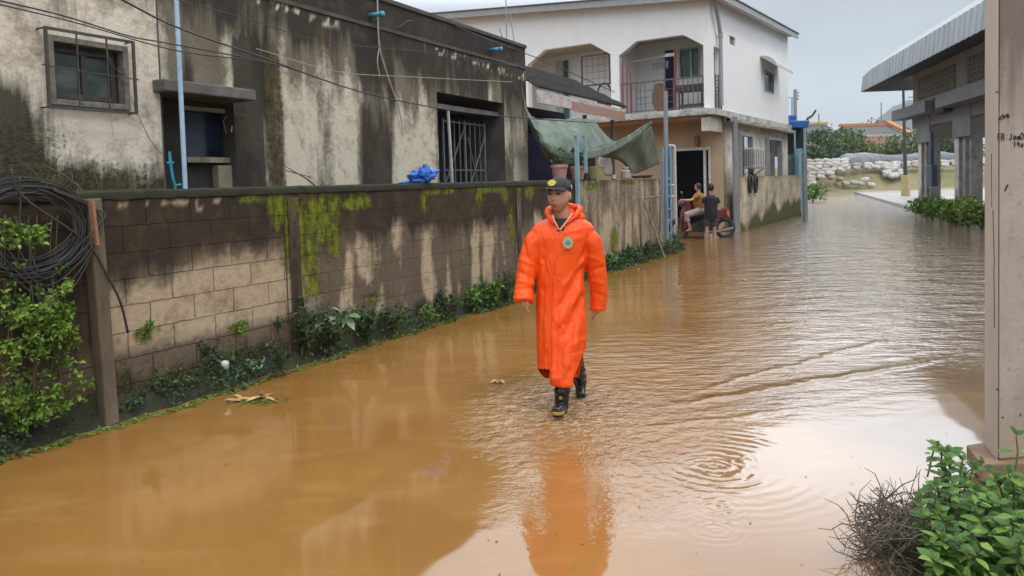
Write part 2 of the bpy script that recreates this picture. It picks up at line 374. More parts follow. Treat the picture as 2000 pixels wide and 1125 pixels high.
# ---------------------------------------------------------------- street wall of concrete blocks
def blob(u, z, cu, cz, ru, rz_, k=.35):
    d = math.hypot((u-cu)/ru, (z-cz)/rz_); return sm(1+2*k, 1-2.2*k, d + .55*fbm(u*3, z*2, cu)+.3*fbm(u*9, z*7, cz))
def weathered(name, base, pale, stain, moss, block=False, dirt=(.10, .07, .035), vary=.62):
    m, t, b = nm(name); tcd = N(t, 'ShaderNodeTexCoord').outputs['Object']
    n1 = nz_(t, tcd, 1.6, 8, .62); n2 = nz_(t, tcd, 14, 5, .65); st = nz_(t, tcd, 7, 6, .7, (1, 1, .09)); st2 = nz_(t, tcd, 26, 4, .7, (1, 1, .12))
    dk, ms, lt, bl = attr(t, 'dark'), attr(t, 'moss'), attr(t, 'pale'), attr(t, 'block')
    col = cmix(t, rng_(t, n1, .3, .7), base, tuple(x*vary for x in base))
    col = cmix(t, rng_(t, mth(t, 'ADD', lt, mth(t, 'MULTIPLY', mth(t, 'SUBTRACT', n2, .5), .9)), .25, .75), col, pale)
    h = mth(t, 'MULTIPLY', n2, .6)
    if block:
        sp = N(t, 'ShaderNodeSeparateXYZ'); lk(t, tcd, sp.inputs[0]); cb = N(t, 'ShaderNodeCombineXYZ')
        lk(t, mth(t, 'ADD', sp.outputs[0], mth(t, 'MULTIPLY', mth(t, 'SUBTRACT', n2, .5), .03)), cb.inputs[0])
        lk(t, mth(t, 'ADD', sp.outputs[2], mth(t, 'MULTIPLY', mth(t, 'SUBTRACT', n2, .5), .03)), cb.inputs[1])
        br = N(t, 'ShaderNodeTexBrick'); lk(t, cb.outputs[0], br.inputs[0])
        for k_, v_ in (('Scale', 1.), ('Mortar Size', .006), ('Mortar Smooth', .8), ('Brick Width', .40), ('Row Height', .205), ('Bias', 0.)): br.inputs[k_].default_value = v_
        br.inputs['Color1'].default_value = (1, 1, 1, 1); br.inputs['Color2'].default_value = (.80, .76, .70, 1); br.inputs['Mortar'].default_value = (.42, .36, .30, 1)
        jn = mth(t, 'MULTIPLY', bl, rng_(t, nz_(t, tcd, 2.3, 4, .6), .40, .66, .05, .7)); col = cmix(t, jn, col, cmix(t, 1., col, br.outputs[0], 'MULTIPLY'))
        h = mth(t, 'ADD', h, mth(t, 'MULTIPLY', mth(t, 'SUBTRACT', 1., br.outputs[1]), mth(t, 'MULTIPLY', bl, 1.2)))
    col = cmix(t, mth(t, 'MULTIPLY', rng_(t, nz_(t, tcd, 38, 5, .75), .60, .70), .5), col, pale)
    stain_n = cmix(t, rng_(t, nz_(t, tcd, 1.1, 5), .4, .65), stain, tuple(x*y for x, y in zip(stain, (2.1, 1.7, 1.2))))
    # drip stains
    s_ = mth(t, 'ADD', mth(t, 'MULTIPLY', dk, 1.0), mth(t, 'ADD', mth(t, 'MULTIPLY', mth(t, 'SUBTRACT', st, .5), 1.5), mth(t, 'MULTIPLY', mth(t, 'SUBTRACT', st2, .5), .5)))
    col = cmix(t, mth(t, 'MULTIPLY', rng_(t, s_, .18, .72), .95), col, stain_n)
    blot = nz_(t, tcd, 3.3, 7, .72)
    col = cmix(t, mth(t, 'MULTIPLY', rng_(t, blot, .5, .66), .6), col, dirt)
    # fine dirt speckle
    col = cmix(t, mth(t, 'MULTIPLY', rng_(t, nz_(t, tcd, 55, 4, .7), .56, .72), .45), col, dirt)
    mo = mth(t, 'ADD', ms, mth(t, 'MULTIPLY', mth(t, 'SUBTRACT', n2, .5), 1.3))
    mc = cmix(t, rng_(t, nz_(t, tcd, 16, 6, .7, (1, 1, .4)), .38, .62), tuple(x*.22 for x in moss), moss)
    mf = mth(t, 'MULTIPLY', rng_(t, mth(t, 'ADD', mo, mth(t, 'MULTIPLY', mth(t, 'SUBTRACT', st2, .5), .9)), .26, .80), .95)
    col = cmix(t, mf, col, mc)
    lk(t, col, b.inputs['Base Color']); b.inputs['Roughness'].default_value = .88; b.inputs['Specular IOR Level'].default_value = .3
    bump(t, b, mth(t, 'ADD', h, mth(t, 'MULTIPLY', mf, .8)), .02); return m
def sheet(fr, u0, u1, z0, z1, v, step, attf, holes=(), zt=None):
    """front skin of a wall as a fine grid carrying its stain attributes; holes are left open"""
    mb = MB(fr); us = sorted(set([round(x, 4) for x in np.arange(u0, u1, step)] + [u1] + [h[0] for h in holes] + [h[1] for h in holes]))
    zs = sorted(set([round(x, 4) for x in np.arange(z0, z1, step*1.4)] + [z1] + [h[2] for h in holes] + [h[3] for h in holes]))
    us = [u for u in us if u0 <= u <= u1]; zs = [z for z in zs if z0 <= z <= z1]
    nz2 = len(zs); vs = []; A = {'dark': [], 'moss': [], 'pale': [], 'block': []}
    for u in us:
        for z in zs:
            zz = z if zt is None else z0+(z-z0)*(zt(u)-z0)/(z1-z0)
            vs.append((u, v, zz)); d = attf(u, z)
            for k in A: A[k].append(d.get(k, 0.))
    fs = []
    for i in range(len(us)-1):
        for j in range(nz2-1):
            cu, cz = (us[i]+us[i+1])/2, (zs[j]+zs[j+1])/2
            if any(h[0] < cu < h[1] and h[2] < cz < h[3] for h in holes): continue
            a = i*nz2+j; fs.append((a, a+nz2, a+nz2+1, a+1))
    mb.add(vs, fs); mb.att = A; return mb
def P(fr, px, py, v=0): return fr.hv(px, py, v)

WU0, WU1 = -1.2, SW.hv(1291, 420)[0]; WT = 1.70
def att_wall(u, z):
    up = SW_px(u); d = {}
    band = 1.18 + .12*fbm(u*1.2, 0.3)
    top = sm(band-.28, band+.1, z + .10*fbm(u*5, z*1.5))
    right = sm(sx(560), sx(640), u)
    top2 = sm(.95, 1.40, z+.22*fbm(u*2.6, z*.8, 4))
    if u < sx(190): top = max(top, .8*sm(.3, .6, z))
    d['dark'] = max(top*.85*(1-right) + top2*1.05*right, .85*sm(.42, .1, z+.2*fbm(u*3, z, 3)))
    if u > sx(1130): d['pale_r'] = .45+.35*fbm(u*2.3, z*.5, 3); d['dark'] = .10+.35*sm(1.55, 1.7, z)+.7*max(0, fbm(u*3, z*.6, 6))+.6*sm(.45, .1, z)
    d['pale'] = (1-top)*(1-right)*sm(.35, .55, z)*.75 + right*(1-top2)*(.16+.75*sm(-.15, .35, fbm(u*3.2, z*.7, 8)))
    d['pale'] = max(d['pale'], d.pop('pale_r', 0))
    chip = sm(.02, .25, fbm(u*7, z*16, 31))*sm(1.49, 1.53, z)*sm(1.64, 1.60, z)*(1-right)*sm(sx(180), sx(215), u)
    if chip > .45 and u < sx(430): d['dark'] *= .35; d['pale'] = .8
    d['dark'] += .22*max(0, fbm(u*6, z*6, 12))
    d['block'] = (1-right)*1. + right*.3*(u < sx(1000)); 
    m_ = 0
    for (px, py, ru, rz_) in MOSS:
        cu, cz = SW.hv(px, py); m_ = max(m_, blob(u, z, cu, cz, ru, rz_))
    d['moss'] = max(m_, 0.42*sm(.50, .1, z+.28*fbm(u*2, z*2, 7)), .45*sm(1.62, 1.72, z+.05*fbm(u*4, 0))*(.5+fbm(u*1.5, 2)))
    return d
def sx(px): return SW.hv(px, 400)[0]
def SW_px(u): return u
MOSS = [(548, 400, .13, .25), (575, 440, .16, .38), (625, 425, .20, .28), (655, 400, .12, .2), (490, 385, .20, .06), (600, 500, .18, .3), (690, 395, .25, .08), (612, 560, .12, .15),
        (826, 382, .05, .22), (860, 370, .4, .05), (935, 375, .08, .2), (985, 380, .12, .2), (1000, 440, .07, .3), (1035, 372, .2, .12), (955, 366, .5, .06), (735, 582, .22, .06), (590, 640, .1, .1), (470, 640, .1, .05), (285, 655, .1, .05),
        (1200, 470, .2, .2), (1225, 358, .5, .04), (1160, 365, .3, .06), (650, 470, .12, .2)]
m_wall = weathered('mossy concrete block wall', (.155, .122, .088), (.42, .345, .24), (.020, .016, .013), (.19, .225, .014), True)
wall = thing('block_wall', 'long mossy concrete block wall between flooded street and houses', 'wall', SW.w(0, 0, 0), SW.rz)
sk = sheet(SW, WU0, WU1, -.1, WT, 0, .045, att_wall)
for i, p_ in enumerate(sk.v):   # gentle unevenness of the face
    pass
b0 = len(sk.v)
# back, top and ends of the wall close the volume
sk.add([(u, v, z) for u in (WU0, WU1) for v, z in ((0, -.1), (0, WT), (.16, WT), (.16, -.1))], [(0, 1, 2, 3), (4, 7, 6, 5), (1, 5, 6, 2), (3, 2, 6, 7)])
for k_ in sk.att: sk.att[k_] += [{'dark': .75, 'moss': .35}.get(k_, 0)]*8
sk.build('wall_panel', m_wall, wall)
m_cop = M('dark mossy coping', (.032, .034, .016), (.012, .012, .009), 3, .9, .02, fine=30)
mb = MB(SW); vs = []; n_ = 420
for i in range(n_+1):
    u = WU0+(sx(1120)-WU0)*i/n_; e1, e2 = .010*fbm(u*5, 1)+.006*fbm(u*19, 3), .012*fbm(u*6, 8)+.01*fbm(u*23, 4)
    vs += [(u, -.012+e1, WT-.055+e2), (u, -.018+e1, WT-.005+e1), (u, -.004, WT+.016+e1), (u, .15, WT+.012+e2), (u, .175, WT-.05)]
mb.add(vs, [(5*i+j, 5*i+5+j, 5*i+6+j, 5*i+1+j) for i in range(n_) for j in range(4)]); mb.build('coping', m_cop, wall, smooth=True)
m_pil = weathered('stained pillar concrete', (.17, .13, .085), (.30, .24, .16), (.028, .022, .017), (.16, .20, .015))
for px in (567, 1010):
    u = sx(px); mb = sheet(SW, u-.09, u+.09, -.1, WT-.09, -.018, .045, lambda a, z: {'dark': .55+.4*fbm(a*4, z), 'moss': .6*sm(1.1, 1.6, z)+.25*fbm(a*5, z*2), 'pale': .2})
    mb.add([(u+s_*.09, v, z) for s_ in (-1, 1) for v in (-.018, .0) for z in (-.1, WT-.09)], [(0, 1, 3, 2), (4, 6, 7, 5)])
    for k_ in mb.att: mb.att[k_] += [.3 if k_ == 'dark' else 0]*8
    mb.build('pillar', m_pil, wall)
# leaning concrete post in front of the wall, on the left
m_post = M('worn concrete post', (.19, .15, .10), (.05, .04, .026), 2.2, .9, .012, stretch=(1, 1, .3))
mb = MB(SW); u, _ = SW.hv(214, 780, -.16); ut, zt_ = SW.hv(184, 388, -.14)
mb.beam((u, -.14, -.1), (ut, -.10, zt_), .115, .10); o = mb.build('concrete_post', m_post, bevel=.012)
tag(o, 'leaning worn concrete post against the wall beside the cable coil', 'post')
m_rust = M('orange painted plank', (.34, .165, .075), (.2, .12, .07), 8, .8, .005)
mb = MB(SW); mb.beam((SW.hv(176, 392, -.2)[0], -.215, SW.hv(176, 392, -.2)[1]), (SW.hv(186, 478, -.2)[0], -.215, SW.hv(186, 478, -.2)[1]), .05, .02)
tag(mb.build('wood_strip', m_rust), 'short orange wooden strip on top of the leaning concrete post', 'plank')
# ---------------------------------------------------------------- old concrete building behind the wall
def lx(px, py=280): return LB.hv(px, py)[0]
EDGE = LB.hv(318, 300, -.22)[0]
H1 = (EDGE+.02, lx(462, 320), 1.2, 2.78); H2 = (lx(856), lx(986), 1.2, 3.22)
TOP = 4.42; LU0 = -1.0; LU1 = lx(1029, 250)
PALEC = [(lx(556), lx(626)), (lx(650), lx(702)), (lx(764), lx(853)), (lx(1000), LU1+.1)]
DARKC = [(lx(462), lx(517), 1.5), (lx(520), lx(552), .45), (lx(628), lx(650), .35), (lx(700), lx(768), 1.0), (lx(655), lx(668), .3), (lx(795), lx(812), .12), (lx(986), lx(1000), .5)]
def att_lb(u, z):
    d = {}; w_ = .05*fbm(u*3, z*.7, 2)+.03*fbm(u*11, z, 1)
    lo = 3.22-.045*(u-9)+.55*fbm(u*1.7, .5, 3)+.2*fbm(u*6, .5, 9)
    top = sm(lo-.15, lo+.5, z)
    s_ = max([a*min(sm(x0-.06, x0+.05, u+w_), sm(x1+.06, x1-.05, u+w_))*(.75+.5*fbm(z*1.2, x0)) for x0, x1, a in DARKC] + [0])
    s_ = max(s_, .9*sm(.02, .35, fbm(u*2.2, z*.22, 11))*sm(1.7, 3.1, z))
    d['dark'] = max(top*(.82+.3*fbm(u*3, z*2)), s_); d['dark'] = max(d['dark'], .9*sm(4.02, 4.06, z))
    pz = max(min(sm(a-.12, a+.12, u+w_*1.5), sm(b+.12, b-.12, u+w_*1.5)) for a, b in PALEC)*sm(lo+.2, lo-.7, z+.35*fbm(u*5, .3, 17))
    d['dark'] *= 1-.72*pz
    zc = 3.90-.05*(u-9)*.3; chip = sm(-.05, .25, fbm(u*7, z*12, 21))*sm(zc-.11, zc-.03, z+.04*fbm(u*6, 2))*sm(zc+.10, zc+.03, z+.04*fbm(u*6, 2))*max(sm(5.9, 6.3, u)*sm(8.3, 7.6, u), sm(9.9, 10.3, u)*.9)
    d['pale'] = max(.72*sm(-.25, .45, fbm(u*1.9, z*.6, 5))*(1-top), 0)
    d['pale'] = max(d['pale'], .85*pz, chip); d['dark'] *= 1-.85*chip
    d['moss'] = .80*min(sm(lx(517), lx(524), u), sm(lx(560), lx(550), u))*sm(3.7, 3.2, z)+.62*(1-pz)*sm(.15, .5, fbm(u*1.6, z*.8, 15))*sm(3.6, 2.2, z)*(.6 if u > 7 else 1)*(.8 if s_ > .3 else .3)
    return d
def att_ls(u, z):
    d = {}; L0 = LB.hv(60, 300, -.22)[0]
    d['dark'] = max(1.25*sm(L0+.35, L0-.1, u+.2*fbm(u*2, z*1.5))*sm(2.85, 2.3, z+.2*fbm(u*2, 1)), .35*sm(3.35, 3.6, z+.1*fbm(u*4, z)), .75*sm(2.15, 1.8, z+.25*fbm(u*2.5, z*2, 4)), .25*max(0, fbm(u*2, z*.7, 8)*2))
    d['pale'] = .72+.25*fbm(u*1.3, z*1.3, 3)
    d['moss'] = max(.66*sm(2.1, 1.75, z+.3*fbm(u*2.2, z*2, 2)), .45*sm(L0+.5, L0, u+.2*fbm(z*2, u))*sm(2.6, 2.1, z))
    return d
m_old = weathered('old stained plaster', (.205, .18, .135), (.58, .53, .42), (.020, .019, .018), (.095, .075, .022))
m_old2 = weathered('pale stained plaster', (.40, .355, .28), (.66, .60, .50), (.024, .024, .018), (.07, .066, .016))
bld = thing('concrete_building', 'old stained grey concrete building with dark parapet behind the block wall', 'building', LB.w(5, 0, 0), LB.rz)
sheet(LB, EDGE, LU1, 0, TOP, 0, .05, att_lb, (H1, H2)).build('wall', m_old, bld)
WIN = (*[LB.hv(x, 150, -.22)[0] for x in (100, 238)], LB.hv(170, 201, -.22)[1], LB.hv(170, 90, -.22)[1])
sheet(LB, LU0, EDGE, 0, TOP, -.22, .05, att_ls, (WIN,)).build('front_wall', m_old2, bld)
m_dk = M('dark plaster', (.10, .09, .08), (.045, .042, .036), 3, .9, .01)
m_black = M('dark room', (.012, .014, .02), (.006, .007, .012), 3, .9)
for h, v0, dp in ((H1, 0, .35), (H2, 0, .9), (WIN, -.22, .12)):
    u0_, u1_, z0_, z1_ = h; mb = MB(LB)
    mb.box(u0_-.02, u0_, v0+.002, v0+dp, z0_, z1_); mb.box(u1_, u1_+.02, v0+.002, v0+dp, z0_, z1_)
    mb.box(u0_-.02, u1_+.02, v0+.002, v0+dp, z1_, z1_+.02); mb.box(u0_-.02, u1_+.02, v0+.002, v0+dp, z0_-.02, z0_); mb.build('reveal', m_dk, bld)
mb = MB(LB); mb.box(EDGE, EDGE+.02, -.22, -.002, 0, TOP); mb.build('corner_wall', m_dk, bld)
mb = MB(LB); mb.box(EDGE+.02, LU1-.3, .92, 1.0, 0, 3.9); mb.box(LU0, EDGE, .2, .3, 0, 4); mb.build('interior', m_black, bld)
m_end = weathered('end wall plaster', (.30, .27, .21), (.5, .46, .38), (.04, .037, .03), (.07, .065, .02))
mb = MB(LB); mb.box(LU1, LU1+.02, .002, 7, 0, TOP); mb.box(LU0-.02, LU0, -.2, 7, 0, TOP); mb.box(LU0, LU1, 7, 7.2, 0, TOP); mb.build('end_wall', m_end, bld)
mb = MB(LB); mb.box(LU0, LU1, .15, 7, 3.95, 4.05); mb.build('roof', m_dk, bld)
mb = MB(LB); mb.box(EDGE, LU1+.04, -.03, .16, TOP-.02, TOP+.05); mb.box(LU0, EDGE-.002, -.25, .16, TOP-.02, TOP+.05); mb.build('parapet_coping', m_dk, bld, bevel=.01)
# stripe of dark paint down-band above the parapet line
mb = MB(LB); mb.box(EDGE, LU1+.02, -.018, -.003, 3.98, 4.03); mb.build('drip_ledge', m_dk, bld)
# concrete canopies
m_can = M('grey canopy concrete', (.17, .16, .15), (.07, .065, .06), 3, .85, .01)
def canopy(a, b_, px0, px1, py, v=0, out=.42, th=.13, zt=None):
    u0_, u1_ = LB.hv(px0, py, v-out)[0], LB.hv(px1, py, v-out)[0]
    mb = MB(LB); mb.box(u0_, u1_, v-out, v+.1, zt-th, zt); mb.build('canopy', m_can, bld, bevel=.015)
canopy(0, 0, 322, 500, 175, 0, .40, .12, 2.80)
mb = MB(LB); mb.prism([(H2[0]+.02, .02, 3.2), (H2[0]+.02, .4, 2.96), (H2[0]+.02, .4, 3.2)], (0, 0, 0.001)); 
mb = MB(LB); mb.box(H2[0]+.02, H2[1]-.02, .1, .45, 2.98, 3.05); mb.build('canopy', m_can, bld)
# window with metal grille on the left part
m_gal = M('weathered window frame', (.24, .225, .18), (.09, .085, .07), 12, .7, .003)
m_fr_dk = M('dark metal frame', (.07, .065, .055), (.03, .03, .028), 10, .6)
def glassm(name, c, rough=.15):
    m, t, b = nm(name); tcd = N(t, 'ShaderNodeTexCoord').outputs['Object']
    lk(t, cmix(t, rng_(t, nz_(t, tcd, 2.2, 3, .5, (1, 1, 2.2)), .4, .6), tuple(x*.45 for x in c), c), b.inputs['Base Color']); b.inputs['Roughness'].default_value = rough; b.inputs['IOR'].default_value = 1.5
    return m
m_gl = glassm('green grey glass', (.13, .17, .165)); m_glb = glassm('dark blue glass', (.018, .028, .06))
def rect_frame(mb, u0_, u1_, z0_, z1_, v0, v1, t_):
    mb.box(u0_, u0_+t_, v0, v1, z0_, z1_); mb.box(u1_-t_, u1_, v0, v1, z0_, z1_)
    mb.box(u0_+t_, u1_-t_, v0, v1, z0_, z0_+t_); mb.box(u0_+t_, u1_-t_, v0, v1, z1_-t_, z1_)
mb = MB(LB); rect_frame(mb, WIN[0]-.045, WIN[1]+.045, WIN[2]-.045, WIN[3]+.045, -.27, -.17, .055); wf = mb.build('window', m_gal, bld, bevel=.006)
mb = MB(LB); mb.box(WIN[0], WIN[1], -.125, -.11, WIN[2], WIN[3]); mb.build('pane', m_gl, wf)
mb = MB(LB); rect_frame(mb, WIN[0]+.03, WIN[1]-.03, WIN[2]+.03, WIN[3]-.03, -.165, -.127, .045); mb.box((WIN[0]+WIN[1])/2-.02, (WIN[0]+WIN[1])/2+.02, -.16, -.127, WIN[2]+.05, WIN[3]-.05); mb.build('sash', m_fr_dk, wf)
mb = MB(LB); a0, a1, c0, c1 = WIN[0]-.11, WIN[1]+.06, WIN[2]-.085, WIN[3]+.09
rect_frame(mb, a0, a1, c0, c1, -.35, -.33, .024)
for k_ in range(1, 3):
    uu = a0+(a1-a0)*k_/3; mb.beam((uu, -.34, c0), (uu, -.34, c1), .012)
mb.beam((a0-.03, -.34, c0+.36), (a1+.03, -.34, c0+.33), .010)
# bent scroll bar
mb.tube([(a0+.55, -.34, c1-.1), (a0+.58, -.34, c0+.45), (a0+.66, -.34, c0+.38), (a1-.1, -.34, c0+.36)], .006, 5)
for uu in (a0+.01, a1-.01):
    for zz in (c0+.01, c1-.01): mb.beam((uu, -.34, zz), (uu, -.22, zz), .012)
mb.build('grille', m_fr_dk, wf)
# first recess: inner wall, dark blue window, timber jamb, pale block
m_inner = M('inner wall', (.055, .045, .04), (.02, .018, .018), 3, .9)
m_tim = M('peeling timber', (.42, .37, .28), (.16, .12, .08), 9, .85, .005, stretch=(1, 1, .2))
vi = .20
def L2(px, py): return LB.hv(px, py, vi)
wa, wb = L2(352, 260)[0], L2(444, 260)[0]; wz0, wz1 = L2(400, 306)[1], L2(400, 214)[1]
mb = MB(LB); mb.box(H1[0], wa, vi, vi+.08, 1.2, H1[3]); mb.box(wb, H1[1], vi, vi+.08, 1.2, H1[3]); mb.box(wa, wb, vi, vi+.08, 1.2, wz0); mb.box(wa, wb, vi, vi+.08, wz1, H1[3])
mb.build('recess_wall', m_inner, bld)
mb = MB(LB); mb.box(wa-.3, wb, vi+.05, vi+.06, wz0-.02, wz1); f2 = mb.build('window', m_glb, bld)
mb = MB(LB); mb.box(wa, wb+.02, vi-.10, vi-.002, wz0-.07, wz0-.01); mb.build('sill', m_tim, f2)
mb = MB(LB)
for i, px in enumerate((442, 451)): uu = L2(px, 260)[0]; mb.box(uu-.035, uu+.02, vi-.06-.02*i, vi-.004, wz0-.22, wz1+.06)
mb.box(wa, wb, vi-.05, vi-.004, wz1-.03, wz1+.02); mb.build('frame', m_tim, f2, bevel=.004)
mb = MB(LB); mb.tube([(L2(441, 0)[0]-.02, vi-.06, wz1-.05), (L2(430, 0)[0]-.1, vi-.2, wz1-.25)], .008, 6); mb.tube([(wb-.05, vi-.05, wz1-.3), (wb-.12, vi-.08, wz1-.12), (wb-.03, vi-.08, wz1-.02)], .006, 6); mb.build('stay', m_tim, f2)
m_blk = weathered('old pale block', (.36, .33, .25), (.6, .56, .45), (.06, .055, .04), (.10, .11, .03))
mb = MB(LB); mb.box(L2(397, 0)[0]+.0, L2(444, 0)[0], vi-.12, vi-.01, 1.2, wz0-.10); mb.build('block', m_blk, bld, bevel=.01)
# second opening: grille gate with pale post and bracing
m_wpost = M('white painted steel', (.62, .62, .6), (.4, .38, .34), 12, .5)
m_grl = M('grey steel bars', (.20, .21, .22), (.10, .10, .10), 12, .5)
gt = thing('grille_gate', 'rusty grille gate with pale post inside the dark opening', 'gate', LB.w(H2[0]+.3, .25, 1.4), LB.rz)
mb = MB(LB); u_a = LB.hv(878, 250, .1)[0]; mb.beam((u_a-.03, .10, 2.95), (u_a+.06, .10, 1.3), .035); mb.build('post', m_wpost, gt)
mb = MB(LB); g0, g1 = u_a+.1, H2[1]-.25
for k_ in range(9):
    uu = g0+(g1-g0)*k_/8; mb.beam((uu, .3, 1.3), (uu, .3, 2.85), .014 if k_ % 4 else .03)
mb.beam((g0, .29, 1.7), (g0+(g1-g0)*.5, .29, 2.75), .014); mb.beam((g0+(g1-g0)*.5, .29, 1.45), (g1, .29, 2.6), .018); mb.beam((g0+(g1-g0)*.55, .28, 2.55), (g0+(g1-g0)*.85, .28, 1.4), .014)
mb.beam((g0, .31, 1.95), (g1, .31, 1.95), .02); mb.beam((g0, .31, 2.8), (g1, .31, 2.8), .02)
mb.build('grille', m_grl, gt)
# blue pipe stubs and drop pipe on the parapet
m_blue = M('light blue pipe', (.30, .50, .66), (.20, .36, .50), 8, .35, fine=20)
m_teal = M('teal pipe', (.05, .34, .45), (.03, .22, .32), 8, .35)
for px, py, lb in ((733, 28, 'short teal pipe stub on the dark parapet beside the white cable'), (967, 96, 'short teal pipe stub near the right end of the dark parapet')):
    u, z = LB.hv(px, py, -.1); mb = MB(LB)
    mb.tube([(u, .05, z), (u, -.20, z-.01)], .035, 12); mb.tube([(u, -.20, z-.01), (u, -.24, z-.012)], .042, 12)
    o = mb.build('drain_pipe', m_teal, smooth=True); tag(o, lb, 'pipe')
m_cable_w = M('pale cable', (.42, .41, .38), (.3, .29, .26), 10, .6)
m_cable = M('black cable', (.03, .03, .03), (.018, .018, .018), 10, .55)
def on_lb(pts, v): 
    r_ = []
    for px, py in pts: u, z = LB.hv(px, py, v); r_.append(LB.w(u, v, z))
    return r_
mb = MB(); mb.tube(catmull(on_lb([(737, -20), (738, 40), (741, 90), (750, 125), (763, 165), (777, 205), (785, 240), (787, 265)], -.05), 6), .012, 6)
mb.tube(catmull(on_lb([(741, 92), (737, 120), (742, 150)], -.06), 5), .008, 6)
tag(mb.build('hanging_cable', m_cable_w, rz=0), 'pale frayed cable hanging down the stained building front', 'cable')
# lamp bracket on parapet
mb = MB(); mb.tube(on_lb([(772, 56), (785, 50), (795, 41), (806, 42)], -.10), .014, 6); mb.tube(on_lb([(783, 51), (776, 46)], -.1), .01, 6)
tag(mb.build('bracket', m_cable, rz=0), 'small dark metal bracket fixed to the parapet right of the hanging cable', 'bracket')
# tall light blue pipe and the short one beside it
def vpipe(name, label, p0, p1, v, r, mat, fr=LB, cat='pipe'):
    a = fr.hv(*p0, v); b_ = fr.hv(*p1, v); mb = MB(fr); mb.tube([(a[0], v, a[1]), (b_[0], v, b_[1])], r, 12)
    return tag(mb.build(name, mat, smooth=False), label, cat)
m_ltb = M('pale blue painted pipe', (.40, .56, .72), (.30, .46, .62), 5, .3, fine=15)
vpipe('water_pipe', 'tall thin light blue pipe rising in front of the old building', (363, 390), (343, -30), -.6, .0225, m_ltb)
pts = [LB.w(*(lambda q: (q[0], -.5, q[1]))(LB.hv(px, py, -.5))) for px, py in ((331, 296), (333, 318), (338, 350), (342, 362), (353, 361))]
mb = MB(); mb.tube(pts, .014, 8); mb.tube([pts[1]+Vector((-.03, 0, 0)), pts[1]+Vector((.03, 0, 0))], .012, 8); mb.tube([pts[3], pts[3]-Vector((0, 0, .2))], .012, 8)
tag(mb.build('tap_pipe', m_teal, rz=0, smooth=False), 'short bent teal water pipe with tap left of the tall blue pipe', 'pipe')
# dry sticks leaning on the wall, crack line
m_twig = M('dry twig', (.14, .10, .06), (.06, .045, .03), 12, .9)
def twig(fr, v, pts, r): 
    mb = MB(); P_ = []
    for px, py in pts: u, z = fr.hv(px, py, v); P_.append(fr.w(u, v, z))
    mb.tube(P_, r, 5); return mb
mb = twig(LB, -.5, [(552, 322), (600, 350), (624, 370)], [.004, .009, .012]); mb.tube([LB.w(*(lambda q: (q[0], -.48, q[1]))(LB.hv(px, py, -.48))) for px, py in ((558, 333), (610, 347))], .006, 5)
tag(mb.build('dry_stick', m_twig, rz=0), 'dry forked sticks sticking up over the block wall', 'stick')
mb = MB(LB); c = [LB.hv(px, py, -.228) for px, py in ((256, 190), (266, 215), (280, 245), (292, 270), (305, 288), (315, 300))]
for (a, z), (b_, z2) in zip(c, c[1:]): mb.beam((a, -.226, z), (b_, -.226, z2), .0025, .003)
mb.build('crack', m_dk, bld)

# ---------------------------------------------------------------- tiled lean-to between the buildings
shd = thing('lean_to', 'low grey tiled lean-to roof between the old building and white house', 'shed', LB.w(LU1+1, 0, 2), LB.rz)
m_tile = M('grey cement tiles', (.06, .058, .055), (.025, .024, .024), 6, .95, .01, fine=25, spec=.15)
ue0, ue1 = LU1+.03, LB.hv(1206, 200)[0]
mb = MB(LB); n_ = 60; vs = []; fs = []
for i in range(n_*2+1):
    u = ue0+(ue1-ue0)*i/(n_*2)
    for j in range(9):
        v = -.25+1.6*j/8; z = 3.60+(v+.25)*.55+.045*(i % 2)+.03*(j % 2)
        vs.append((u, v, z))
for i in range(n_*2):
    for j in range(8): a = i*9+j; fs.append((a, a+9, a+10, a+1))
mb.add(vs, fs); mb.build('roof', m_tile, shd, solid=.02)
m_fas = M('peeling white board', (.60, .56, .54), (.34, .27, .24), 7, .8, .004, stretch=(.5, .5, 1))
mb = MB(LB); mb.box(ue0, ue1-.1, -.24, -.20, 3.30, 3.56); mb.build('fascia', m_fas, shd)
m_red = M('flaking pinkish board', (.42, .24, .20), (.24, .15, .12), 12, .8)
mb = MB(LB); vs = []; n_ = 120; ua = LB.hv(1098, 200)[0]
for i in range(n_+1):
    u = ua+(ue1-.12-ua)*i/n_; vs += [(u, -.247, 3.48+.03*fbm(u*3, 1)), (u, -.247, 3.26+.05*fbm(u*9, 5))]
mb.add(vs, [(2*i, 2*i+2, 2*i+3, 2*i+1) for i in range(n_)]); mb.build('trim', m_red, shd, solid=.008)
m_navy = M('navy sheet', (.012, .014, .085), (.006, .007, .05), 3, .7)
mb = MB(LB); mb.box(ue0, LB.hv(1180, 300)[0]+1.2, 1.6, 1.64, 0, 3.6); mb.build('back_wall', m_navy, shd)
for px in (1034, 1150, 1203): mb = MB(LB); uu = LB.hv(px, 260)[0]; mb.beam((uu, .1, 0), (uu, .1, 3.3), .08); mb.build('post', m_can, shd)
mb = MB(LB); mb.box(LU1+.03, LU1+2.3, .35, .37, 1.2, 2.75); mb.build('blue_sheet', m_navy, shd)
m_in = M('near-black wall', (.035, .035, .03), (.018, .018, .016), 3, .9)
mb = MB(LB); mb.box(LU1+2.2, ue1+.6, .9, .95, 0, 3.3); mb.build('inner_wall', m_in, shd)  # near-black wall, the darkness of the opening put into its colour

